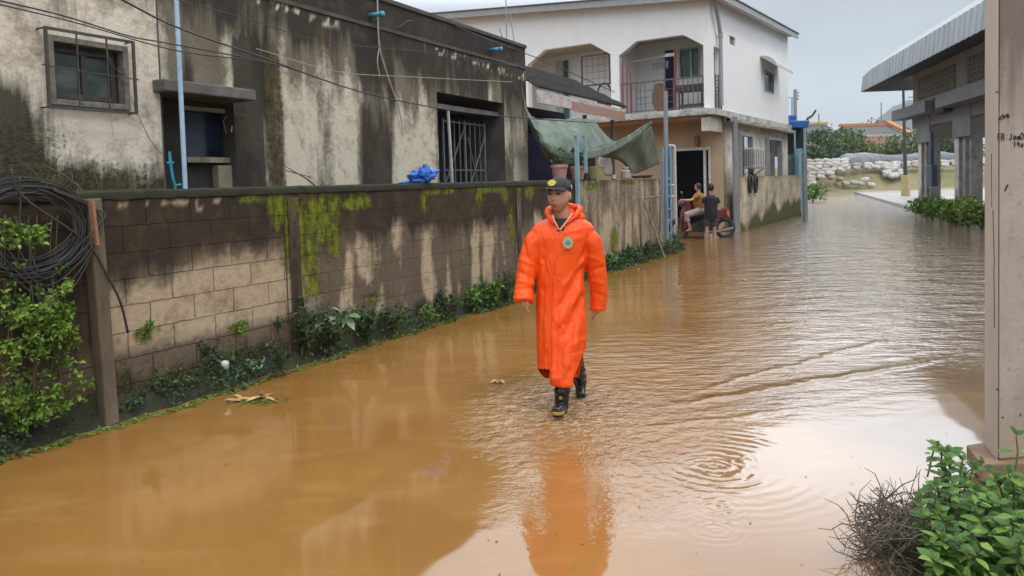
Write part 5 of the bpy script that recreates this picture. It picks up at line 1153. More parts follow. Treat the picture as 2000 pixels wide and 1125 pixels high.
TR = [(1594, 250, 74, 4.6, 0, 'dark leafy tree rising right behind the blue kiosk'), (1618, 268, 82, 4.4, 1, 'mid green tree in front of the yellow ridged roof'), (1648, 248, 78, 4.6, 1, 'bright green tree left of the grey roofed house'), (1588, 285, 66, 3.2, 0, 'low dark tree beside the kiosk above the sandbags'),
      (1662, 276, 80, 4.2, 1, 'green tree overlapping the left corner of the grey roofed house'), (1685, 232, 120, 5.5, 0, 'dark tree rising behind the grey roofed house'), (1722, 228, 122, 5.5, 0, 'tallest dark tree behind the orange ridge'), (1700, 282, 88, 3.4, 2, 'small pale tree before the pink wall'),
      (1745, 270, 80, 4.8, 1, 'yellowish green tree left of the floodlight pole'), (1782, 256, 82, 5.0, 1, 'green tree right of the floodlight pole'), (1840, 242, 86, 6.0, 1, 'green tree seen between the hall columns'), (1822, 262, 84, 5.0, 0, 'darker green tree seen beside the first hall column'), (1895, 268, 88, 6.0, 1, 'green tree seen under the hall beam near the right edge'), (1612, 296, 68, 2.2, 0, 'small dark bush tree behind the sandbag stack')]
for px, py, Y, wd, k_, lb in TR: tree(lb, px, py, Y, wd, k_, 1100 if wd > 4 else 600, .42)
# houses beyond the levee
m_hr = M('dark grey roof', (.085, .085, .095), (.055, .055, .06), .6, .7); m_yel = M('yellow ridge paint', (.62, .42, .06), (.5, .34, .06), 1, .7); m_or = M('orange trim', (.60, .20, .04), (.48, .17, .04), 1, .7); m_pk = M('faded pink wall', (.50, .26, .20), (.38, .2, .16), .8, .9); m_wt = M('pale far wall', (.5, .47, .42), (.38, .36, .32), .8, .9)
def fhouse(label, Y, x0, x1, yw0, yr0, yr1, trim, wallm, gable=0):
    h = thing('far_house', label, 'house', (at_y((x0+x1)/2, 300, Y).x, Y, 0)); X0, X1 = at_y(x0, 250, Y).x, at_y(x1, 250, Y).x; za, zb = at_y((x0+x1)/2, yr1, Y).z, at_y((x0+x1)/2, yr0, Y).z
    mb = MB(); mb.box(X0+.5, X1-.5, Y, Y+9, 0, za); mb.build('wall', wallm, h)
    mb = MB(); mb.prism([(X0, Y-1, za), (X0, Y+4.5, zb), (X0, Y+10, za)], (X1-X0, 0, 0)); mb.build('roof', m_hr, h)
    mb = MB(); mb.box(X0-.3, X1+.3, Y+4.1, Y+4.9, zb-.1, zb+.28); mb.build('ridge', trim, h)
    mb = MB(); mb.box(X0, X1, Y-1.15, Y-1, za-.25, za+.05); mb.build('eave_board', m_wt, h)
    if gable:
        mb = MB(); mb.prism([(X1+.02, Y-1.6, za+.2), (X1+.02, Y-1.6, za-.2), (X1+.02, Y+4.5, zb+.1), (X1+.02, Y+4.5, zb+.6)], (.6, 0, 0)); mb.build('barge_board', m_or, h)
    for k_ in range(3):
        u_ = X0+(X1-X0)*(k_+.7)/3.4; mb = MB(); mb.box(u_-.5, u_+.5, Y-.04, Y-.003, za-2.2, za-.9); mb.build('window', m_gl, h)
    return h
fhouse('long house with dark roof and yellow ridge beyond the trees', 118, 1583, 1636, 290, 238, 268, m_yel, m_wt)
fhouse('grey roofed house with orange ridge beyond the levee', 104, 1672, 1762, 300, 240, 264, m_or, m_wt, 1)
mb = MB(); a = at_y(1700, 268, 98); b_ = at_y(1737, 292, 98); mb.box(a.x, b_.x, 98, 102, 0, a.z); tag(mb.build('far_shed', m_pk, rz=0), 'small faded pink shed in front of the grey roofed house', 'shed')
# distant poles
for px, py, Y, lb in ((1721, 200, 130, 'distant thin pole above the orange ridged house'), (1785, 183, 90, 'distant pole with crossarm left of the market hall'), (1599, 222, 118, 'distant thin mast on the yellow ridged house')):
    t_ = at_y(px, py, Y); mb = MB(); mb.tube([(t_.x, Y, 0), tuple(t_)], .10, 6)
    if px == 1785: mb.tube([tuple(t_+Vector((-.7, 0, -.4))), tuple(t_+Vector((.7, 0, -.4)))], .07, 5); mb.tube([tuple(t_+Vector((-.5, 0, -1.2))), tuple(t_+Vector((.5, 0, -1.2)))], .06, 5)
    tag(mb.build('far_pole', m_gal2, rz=0), lb, 'pole')
# ---------------------------------------------------------------- plants along the wall
LG = leafmat('bright vine leaves', (.15, .26, .03), (.06, .12, .014), (.32, .44, .07)); LD = leafmat('dark weed leaves', (.045, .095, .025), (.015, .04, .012), (.10, .18, .04)); LP = leafmat('pale green leaves', (.30, .46, .27), (.16, .30, .14), (.42, .56, .38)); LB2 = leafmat('fresh weed leaves', (.13, .27, .035), (.05, .13, .02), (.26, .42, .07))
m_stem = M('green brown stem', (.12, .11, .04), (.07, .06, .03), 12, .8)
def cloud(mb, c, r, n_, L_, wd=.55, up=.2, mask=False):
    for _ in range(n_):
        d = rv(); m_ = mask and fbm(c.x*3+d.x*r[0]*5, c.z*3+d.z*r[2]*5, c.y) < -.10
        if m_: continue
        d = d; p = c+Vector((d.x*r[0], d.y*r[1], d.z*r[2]))*rng.uniform(.35, 1.)**.6
        if p.z < .0: p.z = rng.uniform(0, .03)
        dd = (rv()+Vector((.25, -.5, up))).normalized(); s_ = L_*rng.uniform(.6, 1.35); leaf(mb, p, dd, (rv()*.6+Vector((.3, -.6, .7))).normalized(), s_, s_*wd)
# climbing vine on the left end of the wall
vn = thing('vine', 'bright green leafy vine hanging down the left end of the wall', 'vine', SW.w(2.6, -.2, 0), SW.rz)
mb = MB(); k_ = 0
def wpx(px, py, v): u, z = SW.hv(px, py, v); return SW.w(u, v, z)
VB = [(25, 445, 30, 22, 40), (60, 465, 32, 22, 45), (10, 480, 30, 20, 35), (75, 448, 20, 20, 25), (115, 545, 28, 35, 150), (70, 590, 40, 50, 150), (30, 600, 36, 45, 90), (120, 600, 26, 36, 130), (95, 650, 40, 40, 190), (130, 665, 28, 40, 150), (70, 700, 34, 40, 120), (125, 725, 38, 35, 150), (80, 760, 45, 40, 170), (150, 755, 40, 20, 70), (100, 810, 45, 30, 130), (60, 680, 30, 40, 60), (40, 540, 36, 30, 60), (20, 770, 40, 40, 120), (60, 820, 50, 30, 140), (15, 700, 30, 40, 80), (140, 790, 40, 25, 80), (100, 560, 40, 30, 90)]
for px, py, rx, ry, n_ in VB:
    v = rng.uniform(-.22, -.1); c = wpx(px, py, v); s_ = (c.y)/F; cloud(mb, c, (rx*s_*.95, .05, ry*s_), int(n_*2.5), .036, .60, mask=True)
mb.build('foliage', LG, vn, fixn=False)
mb = MB()
for k_ in range(8):
    x0 = rng.uniform(5, 130); pts = [wpx(x0+rng.uniform(-25, 25)*f, 420+390*f, -.12) for f in (0, .25, .5, .75, 1)]; mb.tube(catmull(pts, 4), .0035, 5)
mb.build('stem', m_stem, vn)
def weed(label, px, py, h, wd, n_, mat, L_=.06, leafw=.55, name='weed', v=-.14, z=None, grp=None):
    b_ = on_z(px, py, .04) if z is None else z; t_ = thing(name, label, 'weed', b_, group=grp); mb = MB(); st = MB()
    for k_ in range(max(3, n_//14)):
        a = rng.uniform(0, 6.28); tip = b_+Vector((wd*math.cos(a)*rng.uniform(.2, 1), wd*.6*math.sin(a), h*rng.uniform(.5, 1.05))); mid = b_+(tip-b_)*.5+Vector((0, 0, h*.12)); P_ = catmull([b_+Vector((rng.uniform(-.3, .3)*wd, rng.uniform(-.2, .2)*wd, -.03)), mid, tip], 5); st.tube(P_, [.004]*(len(P_)-1)+[.001], 4)
        for q in range(14):
            p = P_[rng.integers(2, len(P_))]+rv()*.02; dd = (rv()+Vector((0, -.3, .25))).normalized(); s_ = L_*rng.uniform(.6, 1.3); leaf(mb, p, dd, (rv()*.5+Vector((.1, -.5, .8))).normalized(), s_, s_*leafw)
    mb.build('foliage', mat, t_, fixn=False); st.build('stem', m_stem, t_); return t_
weed('dark grassy clump of leaves at the lower left corner below the vine', 40, 842, .42, .30, 260, leafmat('blue green blades', (.06, .16, .05), (.02, .07, .03), (.14, .28, .10)), .11, .22)
weed('second grassy clump right at the left picture edge', 2, 850, .5, .25, 200, LG, .11, .25)
WD = [(405, 752, .34, .16, 190, LD, .05, 'dark leafy weed left of the white capped pipe'), (470, 730, .26, .15, 120, LD, .045, 'low dark weed right of the white capped pipe'), (500, 738, .16, .12, 70, LP, .035, 'small pale weed between capped pipe and wall pillar'),
      (548, 735, .30, .13, 110, LD, .05, 'dark weed at the foot of the mossy pillar'), (600, 705, .50, .22, 320, LD, .055, 'tall dark bushy weed right of the mossy pillar'), (648, 695, .42, .22, 260, LD, .055, 'dark weed under the big pale leaved plant'), (715, 675, .42, .22, 240, LD, .055, 'dark weed right of the big pale leaved plant'),
      (770, 660, .34, .20, 160, LD, .05, 'mid height dark weed before the stained wall'), (838, 640, .22, .14, 110, LB2, .045, 'small bright green weed at the waterline'), (880, 625, .34, .2, 170, LD, .055, 'dark weed left of the bright leaved row'),
      (925, 612, .30, .18, 190, LB2, .07, 'bright leaved weed in the row left of the walking man'), (965, 602, .34, .18, 200, LB2, .07, 'larger bright leaved weed just left of the walking man'), (990, 596, .40, .15, 150, LD, .06, 'dark weed beside the orange coat'),
      (1192, 530, .28, .22, 150, LB2, .07, 'bright weed at the wall foot right of the orange coat'), (1225, 518, .34, .28, 170, LD, .07, 'dark weed at the wall foot left of the pipe rail'), (1262, 508, .34, .28, 150, LD, .07, 'dark weed behind the crooked pipe rail'), (1318, 490, .30, .2, 90, LD, .06, 'small weed at the foot of the blue ladder gate'),
      (290, 790, .12, .2, 80, LD, .035, 'flat dark weed right of the leaning post'), (350, 775, .16, .2, 110, LD, .035, 'flat dark weed on the bank midway to the capped pipe'), (250, 810, .10, .16, 70, LD, .035, 'flat weed at the foot of the leaning post')]
for px, py, h, wd, n_, mt, L_, lb in WD: weed(lb, px, py-6, h, wd, n_, mt, L_)
for px, py, lb in ((285, 655, 'tiny fern growing from the block joint right of the leaning post'), (468, 648, 'small fresh weed growing out of the wall blocks'), (400, 690, 'dark weed tuft hanging on the block wall'), (590, 600, 'dark weed tuft beside the mossy pillar'), (305, 770, 'pale weed tuft low on the wall blocks'), (860, 585, 'dark weed tuft on the stained wall'), (545, 640, 'weed tuft in the joint left of the mossy pillar')):
    weed(lb, px, py, .10, .09, 60, LB2 if 'fresh' in lb or 'fern' in lb else LD, .035, name='wall_weed', z=wpx(px, py, -.03))
# plant with large pale leaves
b_ = wpx(668, 655, -.2); pl = thing('pale_leaf_plant', 'young plant with large pale green leaves at the wall foot', 'plant', b_); mb = MB(); st = MB(); c = wpx(672, 618, -.22)
for dx, dz, L_, tz in ((-.14, .02, .17, -.3), (-.05, .10, .18, .5), (.06, .10, .19, .5), (.14, .04, .19, .0), (.09, -.04, .20, -.5), (-.02, -.05, .18, -.7), (-.12, -.04, .16, -.5), (.02, .05, .14, .7)):
    d = Vector((dx*2, -.25, dz+tz*.2)).normalized(); leaf(mb, c+Vector((dx*.3, 0, dz*.3)), d, Vector((.1, -.5, .85)), L_, L_*.42, .12); st.tube([b_, c, c+Vector((dx*.3, 0, dz*.3))], .005, 5)
mb.build('foliage', LP, pl, fixn=False); st.build('stem', m_stem, pl)
# low ground cover along the waterline
mb = MB()
for k_ in range(9000):
    u = rng.uniform(.8, 17.1); dens = .45+1.1*fbm(u*1.1, 2, 5)+.2*(u > 8)
    if rng.random() > dens-.15: continue
    f = rng.random()**1.2; v = -.02-.24*f*(1+.3*fbm(u*2, 7)); z = .20*(1-f)+rng.uniform(-.02, .10)*(1-f)
    p = SW.w(u, v-.02, max(.0, z)); L_ = rng.uniform(.02, .045)*(1+u*.05); leaf(mb, p, (rv()+Vector((.2, -.4, .4))).normalized(), (rv()*.5+Vector((.2, -.4, .9))).normalized(), L_, L_*.6)
tag(mb.build('ground_cover', LD, rz=0, fixn=False), 'low dark creeping weeds along the foot of the wall', 'ground cover', kind='stuff')
mb = MB()
for k_ in range(3500):   # thin green scum edge and grass at the waterline
    u = rng.uniform(1.2, 17.1); p = SW.w(u, -.18-.06*fbm(u*.9, 3)-.05*fbm(u*4, 9)-.10*sm(7, 3.5, u)-rng.uniform(-.05, .05), .005); L_ = rng.uniform(.02, .05)
    leaf(mb, p, Vector((rng.normal(), rng.normal(), .25)).normalized(), Vector((0, 0, 1)), L_, L_*.35)
tag(mb.build('edge_grass', LB2, rz=0, fixn=False), 'thin line of green grass along the water edge', 'grass', kind='stuff')
# dry twigs and weeds on top of the wall at the left
mb = MB()
for k_ in range(26):
    b_ = SW.w(rng.uniform(2.5, 3.3), rng.uniform(.05, .3), WT); t_ = b_+Vector((rng.normal()*.12, rng.normal()*.05, rng.uniform(.06, .3))); mb.tube(catmull([b_, (b_+t_)/2+Vector((rng.normal()*.03, 0, .02)), t_], 4), .003, 4)
tag(mb.build('dry_brush', m_twig, rz=0), 'thin dry brush on the wall top above the cable coil', 'brush')
# floating debris
m_brn = M('brown debris', (.22, .12, .06), (.12, .07, .03), 14, .8); m_yel2 = M('yellow dead leaf', (.55, .38, .16), (.36, .22, .08), 12, .6)
c = on_z(495, 783); mb = MB()
for k_ in range(10): leaf(mb, c+Vector((rng.uniform(-.12, .08), rng.uniform(-.05, .05), .015)), Vector((rng.normal(), rng.normal()*.4, .1)).normalized(), Vector((0, -.2, 1)), .14, .035, .1)
tag(mb.build('floating_leaves', m_yel2, rz=0, fixn=False), 'floating yellow dead leaves near the capped pipe', 'leaves')
mb = MB(); mb.ball(c+Vector((.02, .08, .01)), (.06, .035, .03), 10, 6); mb.tube([c+Vector((-.18, -.06, .005)), c+Vector((-.12, 0, .01))], .008, 5); tag(mb.build('debris', m_brn, rz=0, smooth=True), 'small brown lump floating beside the yellow leaves', 'debris')
mb = MB()
for k_ in range(70): p = c+Vector((rng.normal()*.10+.05, rng.normal()*.04-.05, .006)); leaf(mb, p, Vector((rng.normal(), rng.normal(), .1)).normalized(), Vector((0, 0, 1)), .04, .015)
tag(mb.build('water_weed', LB2, rz=0, fixn=False), 'small floating green weed patch by the brown debris', 'weed')
for px, py, lb in ((1251, 527, 'tiny yellow leaf floating behind the walking man'), (1510, 452, 'small dark leaf floating near the compound wall'), (1455, 548, 'small pale scrap floating in the middle of the street'), (975, 745, 'small leaf floating left of the boots')):
    c = on_z(px, py); mb = MB()
    for k_ in range(3): leaf(mb, c+Vector((rng.uniform(-.02, .02), 0, .01)), Vector((rng.normal(), rng.normal(), .15)).normalized(), Vector((0, 0, 1)), .09, .05)
    tag(mb.build('floating_leaf', m_yel2 if 'dark' not in lb else m_brn, rz=0, fixn=False), lb, 'leaf')
# shrubs at the hall front and past the kiosk
def shrub(lb, px, py, h, wd, n_, mat, L_=.13):
    b_ = on_z(px, py); t_ = thing('shrub', lb, 'shrub', b_); mb = MB(); st = MB()
    for k_ in range(5): c = b_+Vector((rng.uniform(-.6, .6)*wd, rng.uniform(-.4, .4)*wd, h*rng.uniform(.35, .65))); cloud(mb, c, (wd*.5, wd*.5, h*.42), n_//5, L_); st.tube([b_, c], .02, 5)
    mb.build('foliage', mat, t_, fixn=False); st.build('stem', m_stem, t_)
for px, py, h, wd, lb in ((1812, 420, 1.0, .95, 'leftmost green shrub before the first hall column'), (1838, 428, .95, .9, 'green shrub between the first and second hall column'), (1866, 436, 1.05, .9, 'green shrub below the second hall column'), (1892, 442, 1.0, .9, 'green shrub right of the second hall column'), (1918, 448, 1.1, .8, 'green shrub next to the near concrete column')):
    shrub(lb, px, py, h*.8, wd*.8, 800, LB2 if '1838' == str(px) else LG, .12)
shrub('bright green bush beyond the grey pole in water', 1588, 394, 1.2, 1.2, 500, LB2, .2)
shrub('small grass bush at the left corner of the pavement', 1655, 376, .9, 1.6, 300, LG, .3)

# ---------------------------------------------------------------- near plants at the lower right corner
mb = MB(); vs = []
for i in range(31):
    for j in range(25):
        f, g_ = i/30, j/24; x = 1.52+f*1.6; y = 2.2+g_*1.75; e_ = sm(0, .35, f)*sm(1, .75, g_+.25*(1-f)-.08*fbm(x*3, y*3)); vs.append((x, y, -.06+.13*e_+.02*fbm(x*5, y*5)))
mb.add(vs, [(i*25+j, (i+1)*25+j, (i+1)*25+j+1, i*25+j+1) for i in range(30) for j in range(24)]); tag(mb.build('near_bank', m_bank, smooth=True, rz=0), kind='structure')
LF = leafmat('near weed leaves', (.12, .25, .035), (.035, .10, .018), (.30, .48, .08), .5, .3)
def big_weed(lb, b_, tips, L_, mat=LF, nodes=7):
    t_ = thing('leafy_weed', lb, 'weed', b_); mb = MB(); st = MB()
    for tp_, n_ in tips:
        P_ = catmull([b_+Vector((rng.uniform(-.05, .05), rng.uniform(-.05, .05), -.03)), b_+(tp_-b_)*.55+Vector((rng.uniform(-.03, .03), rng.uniform(-.03, .03), .04)), tp_], 7); st.tube(P_, [.004]*(len(P_)-1)+[.0015], 5)
        for q in range(n_):
            p = P_[min(len(P_)-1, 3+int(q/n_*(len(P_)-2)))]; a0 = rng.uniform(0, 6.28)
            for s_ in (0, math.pi):
                d = Vector((math.cos(a0+s_), math.sin(a0+s_), rng.uniform(-.15, .45))).normalized(); l_ = L_*rng.uniform(.6, 1.2)*(1-.25*q/n_); leaf(mb, p+d*.012, d, (Vector((0, -.25, 1))+rv()*.25).normalized(), l_, l_*.62, .10)
        for q in range(4): leaf(mb, P_[-1], (rv()+Vector((0, 0, .8))).normalized(), Vector((0, -.4, 1)).normalized(), L_*.55, L_*.32, .1)
    mb.build('foliage', mat, t_, fixn=False); st.build('stem', m_stem, t_)
def npx(px, py, Y): return at_y(px, py, Y)
NW = [('tall bright weed top standing left of the brown footing', (1836, 925, 3.45), [(1830, 872, 6), (1848, 880, 5), (1862, 885, 5)], .062, LB2), ('leafy weed just below the footing corner', (1870, 985, 3.35), [(1855, 905, 7), (1880, 900, 6), (1900, 915, 6), (1838, 930, 7), (1920, 905, 5)], .07, LF),
      ('leafy weed in the middle of the corner clump', (1860, 1040, 3.15), [(1830, 950, 7), (1850, 960, 7), (1880, 950, 7), (1905, 960, 6), (1820, 990, 7)], .075, LF), ('leafy weed leaning towards the dead twigs', (1822, 1090, 3.0), [(1795, 990, 7), (1810, 1010, 7), (1832, 1000, 7), (1795, 1040, 7), (1850, 1020, 6)], .07, LF),
      ('bright leafy weed at the bottom edge beside the white scrap', (1850, 1150, 2.85), [(1815, 1060, 7), (1840, 1055, 7), (1870, 1060, 7), (1825, 1095, 7), (1890, 1080, 6)], .075, LB2), ('leafy weed at the bottom edge left of the corner', (1915, 1150, 2.8), [(1895, 1040, 7), (1920, 1020, 7), (1940, 1045, 7), (1905, 1080, 7), (1950, 1080, 6)], .078, LF),
      ('leafy weed in the bottom right corner', (1975, 1160, 2.8), [(1960, 1030, 7), (1985, 1010, 7), (2005, 1040, 7), (1970, 1075, 7), (1995, 1085, 7)], .08, LB2), ('leafy weed under the near column at the right edge', (1970, 1040, 3.1), [(1945, 940, 7), (1970, 925, 7), (1995, 935, 7), (1925, 975, 7), (2010, 960, 6)], .078, LF),
      ('leafy weed right of the middle clump', (1925, 1060, 3.0), [(1905, 985, 7), (1930, 975, 7), (1955, 985, 7), (1900, 1020, 7), (1945, 1010, 6)], .075, LF)]
for lb, b_, tips, L_, mt in NW: big_weed(lb, npx(*b_), [(npx(x, y, b_[2]+rng.uniform(-.15, .1)), n_) for x, y, n_ in tips], L_, mt)
big_weed('single tall stem with few leaves in front of the near column', npx(1968, 1010, 3.2), [(npx(1985, 850, 3.3), 2)], .085, LF)
mb = MB()
for k_ in range(2600):
    px = rng.uniform(1790, 2010); py = rng.uniform(960, 1180); p = on_z(px, py, rng.uniform(.05, .14)); 
    if p.x < 1.55+.25*abs(math.sin(p.y*9)): continue
    L_ = rng.uniform(.03, .06); leaf(mb, p, (rv()+Vector((0, -.2, .5))).normalized(), (rv()*.5+Vector((0, -.3, 1))).normalized(), L_, L_*.6, .1)
tag(mb.build('undergrowth', LF, rz=0, fixn=False), 'dense low green undergrowth at the lower right corner', 'undergrowth', kind='stuff')
# dead grey twigs
m_dead = M('grey dead twig', (.15, .12, .095), (.06, .048, .04), 18, .9)
db = thing('dead_bush', 'tangle of grey dead twigs lying over the water at lower right', 'bush', npx(1790, 1040, 3.2)); mb = MB()
for k_ in range(300):
    s_ = npx(rng.uniform(1685, 1815), rng.uniform(925, 1130), 3.2+rng.uniform(-.3, .25)); s_.z = max(.02, s_.z*.5+.03); ang_ = rng.uniform(0, 6.28); L_ = rng.uniform(.08, .26)
    pts = [s_]; d = Vector((math.cos(ang_), .5*math.sin(ang_), rng.uniform(-.1, .35)))
    for q in range(4): d = (d+rv()*.75).normalized(); pts.append(pts[-1]+d*L_/4)
    for p in pts: p.z = max(.008, p.z)
    mb.tube(pts, [.0034, .003, .0026, .002, .0012], 4)
    if k_ % 2: q = pts[2]; mb.tube([q, q+(d+rv()*.8).normalized()*.05, q+(d+rv()*.8).normalized()*.09], [.002, .0016, .001], 4)
mb.build('twigs', m_dead, db)
mb = MB()
for k_ in range(1100):
    p = npx(rng.uniform(1715, 1815), rng.uniform(935, 1120), 3.2+rng.uniform(-.3, .2)); p.z = max(.02, p.z*.5+.02); leaf(mb, p, rv(), rv(), rng.uniform(.015, .035), .012)
mb.build('dry_leaves', leafmat('dry leaves', (.17, .14, .08), (.07, .06, .04), (.10, .16, .05)), db, fixn=False)
c = npx(1791, 1082, 3.0); c.z = .12; mb = MB(); mb.obox(c, (.06, .03, .05), Matrix.Rotation(.4, 3, 'Y')); tag(mb.build('white_scrap', m_wpost, rz=0, bevel=.01), 'small white plastic scrap caught in the dead twigs', 'scrap')

# specks and scum drifting on the flood
mb = MB()
for k_ in range(420):
    if k_ % 3 == 0: c = on_z(rng.uniform(0, 1900), rng.uniform(470, 1120))
    else: u = rng.uniform(1.4, 16.5); c = SW.w(u, -.3-abs(rng.normal())*.28, 0)
    leaf(mb, c+Vector((0, 0, .003)), Vector((rng.normal(), rng.normal(), .06)).normalized(), Vector((0, 0, 1)), rng.uniform(.006, .026), rng.uniform(.004, .010), .05)
tag(mb.build('floating_specks', m_brn, rz=0, fixn=False), 'scattered tiny brown specks and bits drifting on the flood water', 'floating bits', kind='stuff')
# ---------------------------------------------------------------- people
def ring(cx, cy, z, rx, ry, n=40, p=1.0, tilt=0.):
    o = []
    for k_ in range(n):
        a = 2*math.pi*k_/n; c_, s_ = math.cos(a), math.sin(a)
        o.append((cx+rx*math.copysign(abs(c_)**p, c_), cy+ry*math.copysign(abs(s_)**p, s_), z+tilt*c_))
    return o
def remesh(mb, voxel, name='tmp', smooth_it=4):
    o = mb.build(name, m_wh, rz=0, loc=(0, 0, 0)); m = o.modifiers.new('r', 'REMESH'); m.mode = 'VOXEL'; m.voxel_size = voxel
    s_ = o.modifiers.new('s', 'SMOOTH'); s_.factor = .5; s_.iterations = smooth_it
    bpy.context.view_layer.update(); ev = o.evaluated_get(bpy.context.evaluated_depsgraph_get()); me = bpy.data.meshes.new_from_object(ev)
    v = np.empty(len(me.vertices)*3); me.vertices.foreach_get('co', v); v = v.reshape(-1, 3); nn = np.empty(len(me.vertices)*3); me.vertices.foreach_get('normal', nn); nn = nn.reshape(-1, 3)
    fs = [tuple(p.vertices) for p in me.polygons]; old = o.data; bpy.data.objects.remove(o); bpy.data.meshes.remove(old); bpy.data.meshes.remove(me); return v, nn, fs
def from_arr(v, fs): mb = MB(); mb.v = [Vector(x) for x in v]; mb.F = list(fs); return mb
def head_pts(mb, c, yaw, pitch=0., s=1., face=True, hat=False):
    Mx = Matrix.Rotation(yaw, 3, 'Z') @ Matrix.Rotation(pitch, 3, 'X'); vs, fs = [], []; n_, m_ = 40, 32
    def g(x, m0, w_): return math.exp(-((x-m0)/w_)**2)
    for i in range(n_+1):
        el = math.pi*(i/n_-.5); z = math.sin(el)
        for j in range(m_):
            a = 2*math.pi*j/m_; x = math.cos(el)*math.sin(a); y = -math.cos(el)*math.cos(a); front = max(0, -y)
            X, Y_, Z = x*.074, y*(.096 if y > 0 else .090), z*.120
            if z < 0: X *= 1-.34*z*z*(1-.0*front); Y_ = Y_*(1-.12*z*z)-.014*abs(z)*front
            if y > 0 and z < -.2: Y_ *= 1-.35*(-z-.2)
            if face and front > 0:
                Y_ -= .026*g(x, 0, .15)*g(Z, -.022, .018)*front + .009*g(x, 0, .13)*g(Z, .005, .02)
                Y_ += .009*(g(x, .38, .2)+g(x, -.38, .2))*g(Z, .014, .014)
                Y_ -= .005*g(Z, .034, .012)*g(x, 0, .6)
                Y_ -= .006*g(x, 0, .26)*g(Z, -.055, .006)+.006*g(x, 0, .24)*g(Z, -.068, .007)
                Y_ += .004*g(x, 0, .25)*g(Z, -.0615, .003)+.003*g(x, 0, .3)*g(Z, -.083, .01)
                Y_ -= .008*g(x, 0, .3)*g(Z, -.102, .014)
                Y_ -= .004*(g(x, .5, .2)+g(x, -.5, .2))*g(Z, -.02, .02)
            vs.append(tuple(c+(Mx @ Vector((X, Y_, Z)))*s))
    for i in range(n_):
        for j in range(m_): q = (j+1) % m_; fs.append((i*m_+j, i*m_+q, (i+1)*m_+q, (i+1)*m_+j))
    mb.add(vs, fs)
    for sx_ in (-1, 1):
        e_ = [tuple(c+(Mx @ Vector((sx_*(.074+.006*math.cos(b_)), .008+.014*math.sin(b_)*(1+.2*math.cos(a)), -.005+.030*math.cos(a)+.003)))*s) for a in np.linspace(0, 5.6, 8) for b_ in np.linspace(0, 5.6, 8)]
        mb.ball(c+(Mx @ Vector((sx_*.075, .010, -.008)))*s, (.011*s, .018*s, .030*s), 10, 8)
    return Mx
def hand(mb, wrist, d, side, palm_n, s=1., curl=.5, rad=.0082):
    """palm + four unequal fingers + thumb; d = pointing direction, side = towards the thumb"""
    d = d.normalized(); side = (side-d*side.dot(d)).normalized(); n_ = palm_n.normalized()
    mb.tube([wrist-d*.03*s, wrist, wrist+d*.03*s, wrist+d*.07*s, wrist+d*.088*s], [(.024*s, .019*s), (.026*s, .018*s), (.036*s, .017*s), (.039*s, .015*s), (.030*s, .011*s)] if False else [.022*s, .022*s, .026*s, .024*s, .016*s], 12)
    for k_ in range(4):
        off = side*(.030-.0195*k_)*s; L_ = (.072, .080, .074, .058)[k_]*s; b_ = wrist+d*(.072-.004*abs(k_-1))*s+off; pts = [b_-d*.03*s, b_]; dd = d.copy()
        for q in range(3): dd = (dd+n_*curl*(.5+.35*q)).normalized(); pts.append(pts[-1]+dd*L_*(.45, .32, .26)[q])
        mb.tube(pts, [rad*1.15*s, rad*1.1*s, rad*s, rad*.92*s, rad*.7*s], 8)
    b_ = wrist+d*.018*s+side*.024*s; mb.tube([b_-side*.012*s, b_+side*.014*s+d*.018*s, b_+side*.022*s+d*.042*s+n_*.008*s, b_+side*.018*s+d*.062*s+n_*.016*s], [.012*s, .011*s, .0095*s, .007*s], 8)
m_skin, t, b = nm('brown skin'); tcd = N(t, 'ShaderNodeTexCoord').outputs['Object']
lk(t, cmix(t, rng_(t, nz_(t, tcd, 14, 4), .35, .65), (.42, .215, .14), (.54, .30, .205)), b.inputs['Base Color']); b.inputs['Roughness'].default_value = .5; b.inputs['Subsurface Weight'].default_value = .08; b.inputs['Subsurface Radius'].default_value = (.01, .004, .002)
m_coat, t, b = nm('wet orange raincoat'); tcd = N(t, 'ShaderNodeTexCoord').outputs['Object']
lk(t, cmix(t, rng_(t, nz_(t, tcd, 3, 4), .35, .65), (.86, .075, .004), (.93, .105, .008)), b.inputs['Base Color'])
sp = N(t, 'ShaderNodeSeparateXYZ'); lk(t, tcd, sp.inputs[0]); mud = mth(t, 'MULTIPLY', rng_(t, sp.outputs[2], .55, .15), rng_(t, nz_(t, tcd, 22, 5, .7), .50, .66))
lk(t, cmix(t, mth(t, 'MULTIPLY', mud, .6), b.inputs['Base Color'].links[0].from_socket, (.34, .17, .07)), b.inputs['Base Color']); b.inputs['Roughness'].default_value = .45; b.inputs['Specular IOR Level'].default_value = .35
wv_ = N(t, 'ShaderNodeTexNoise', i_Scale=9., i_Detail=5., i_Distortion=1.2); mpg = N(t, 'ShaderNodeMapping'); mpg.inputs['Scale'].default_value = (1.5, 1.5, .6); lk(t, tcd, mpg.inputs[0]); lk(t, mpg.outputs[0], wv_.inputs[0])
bump(t, b, wv_.outputs[0], .02)
m_boot = M('wet black rubber', (.022, .018, .018), (.012, .010, .010), 10, .22); m_sole = M('yellow rubber sole', (.45, .34, .06), (.25, .17, .04), 8, .6); m_cap = M('black cap cloth', (.035, .035, .038), (.022, .022, .024), 20, .85, .002); m_shirt = M('black cloth', (.012, .012, .014), (.02, .02, .022), 10, .9)
m_pinkt = M('pale coat lining', (.85, .42, .30), (.75, .33, .22), 10, .5); m_hair = M('black hair', (.012, .010, .010), (.02, .016, .014), 60, .6)
Y0 = 5.5
def mp_(px, py, dy=0.): return at_y(px, py, Y0+dy)
MP = Y0/F
man = thing('person', 'man in long orange raincoat, black cap and rubber boots walking through the water', 'person', Vector((mp_(1098, 700).x, Y0, 0)))
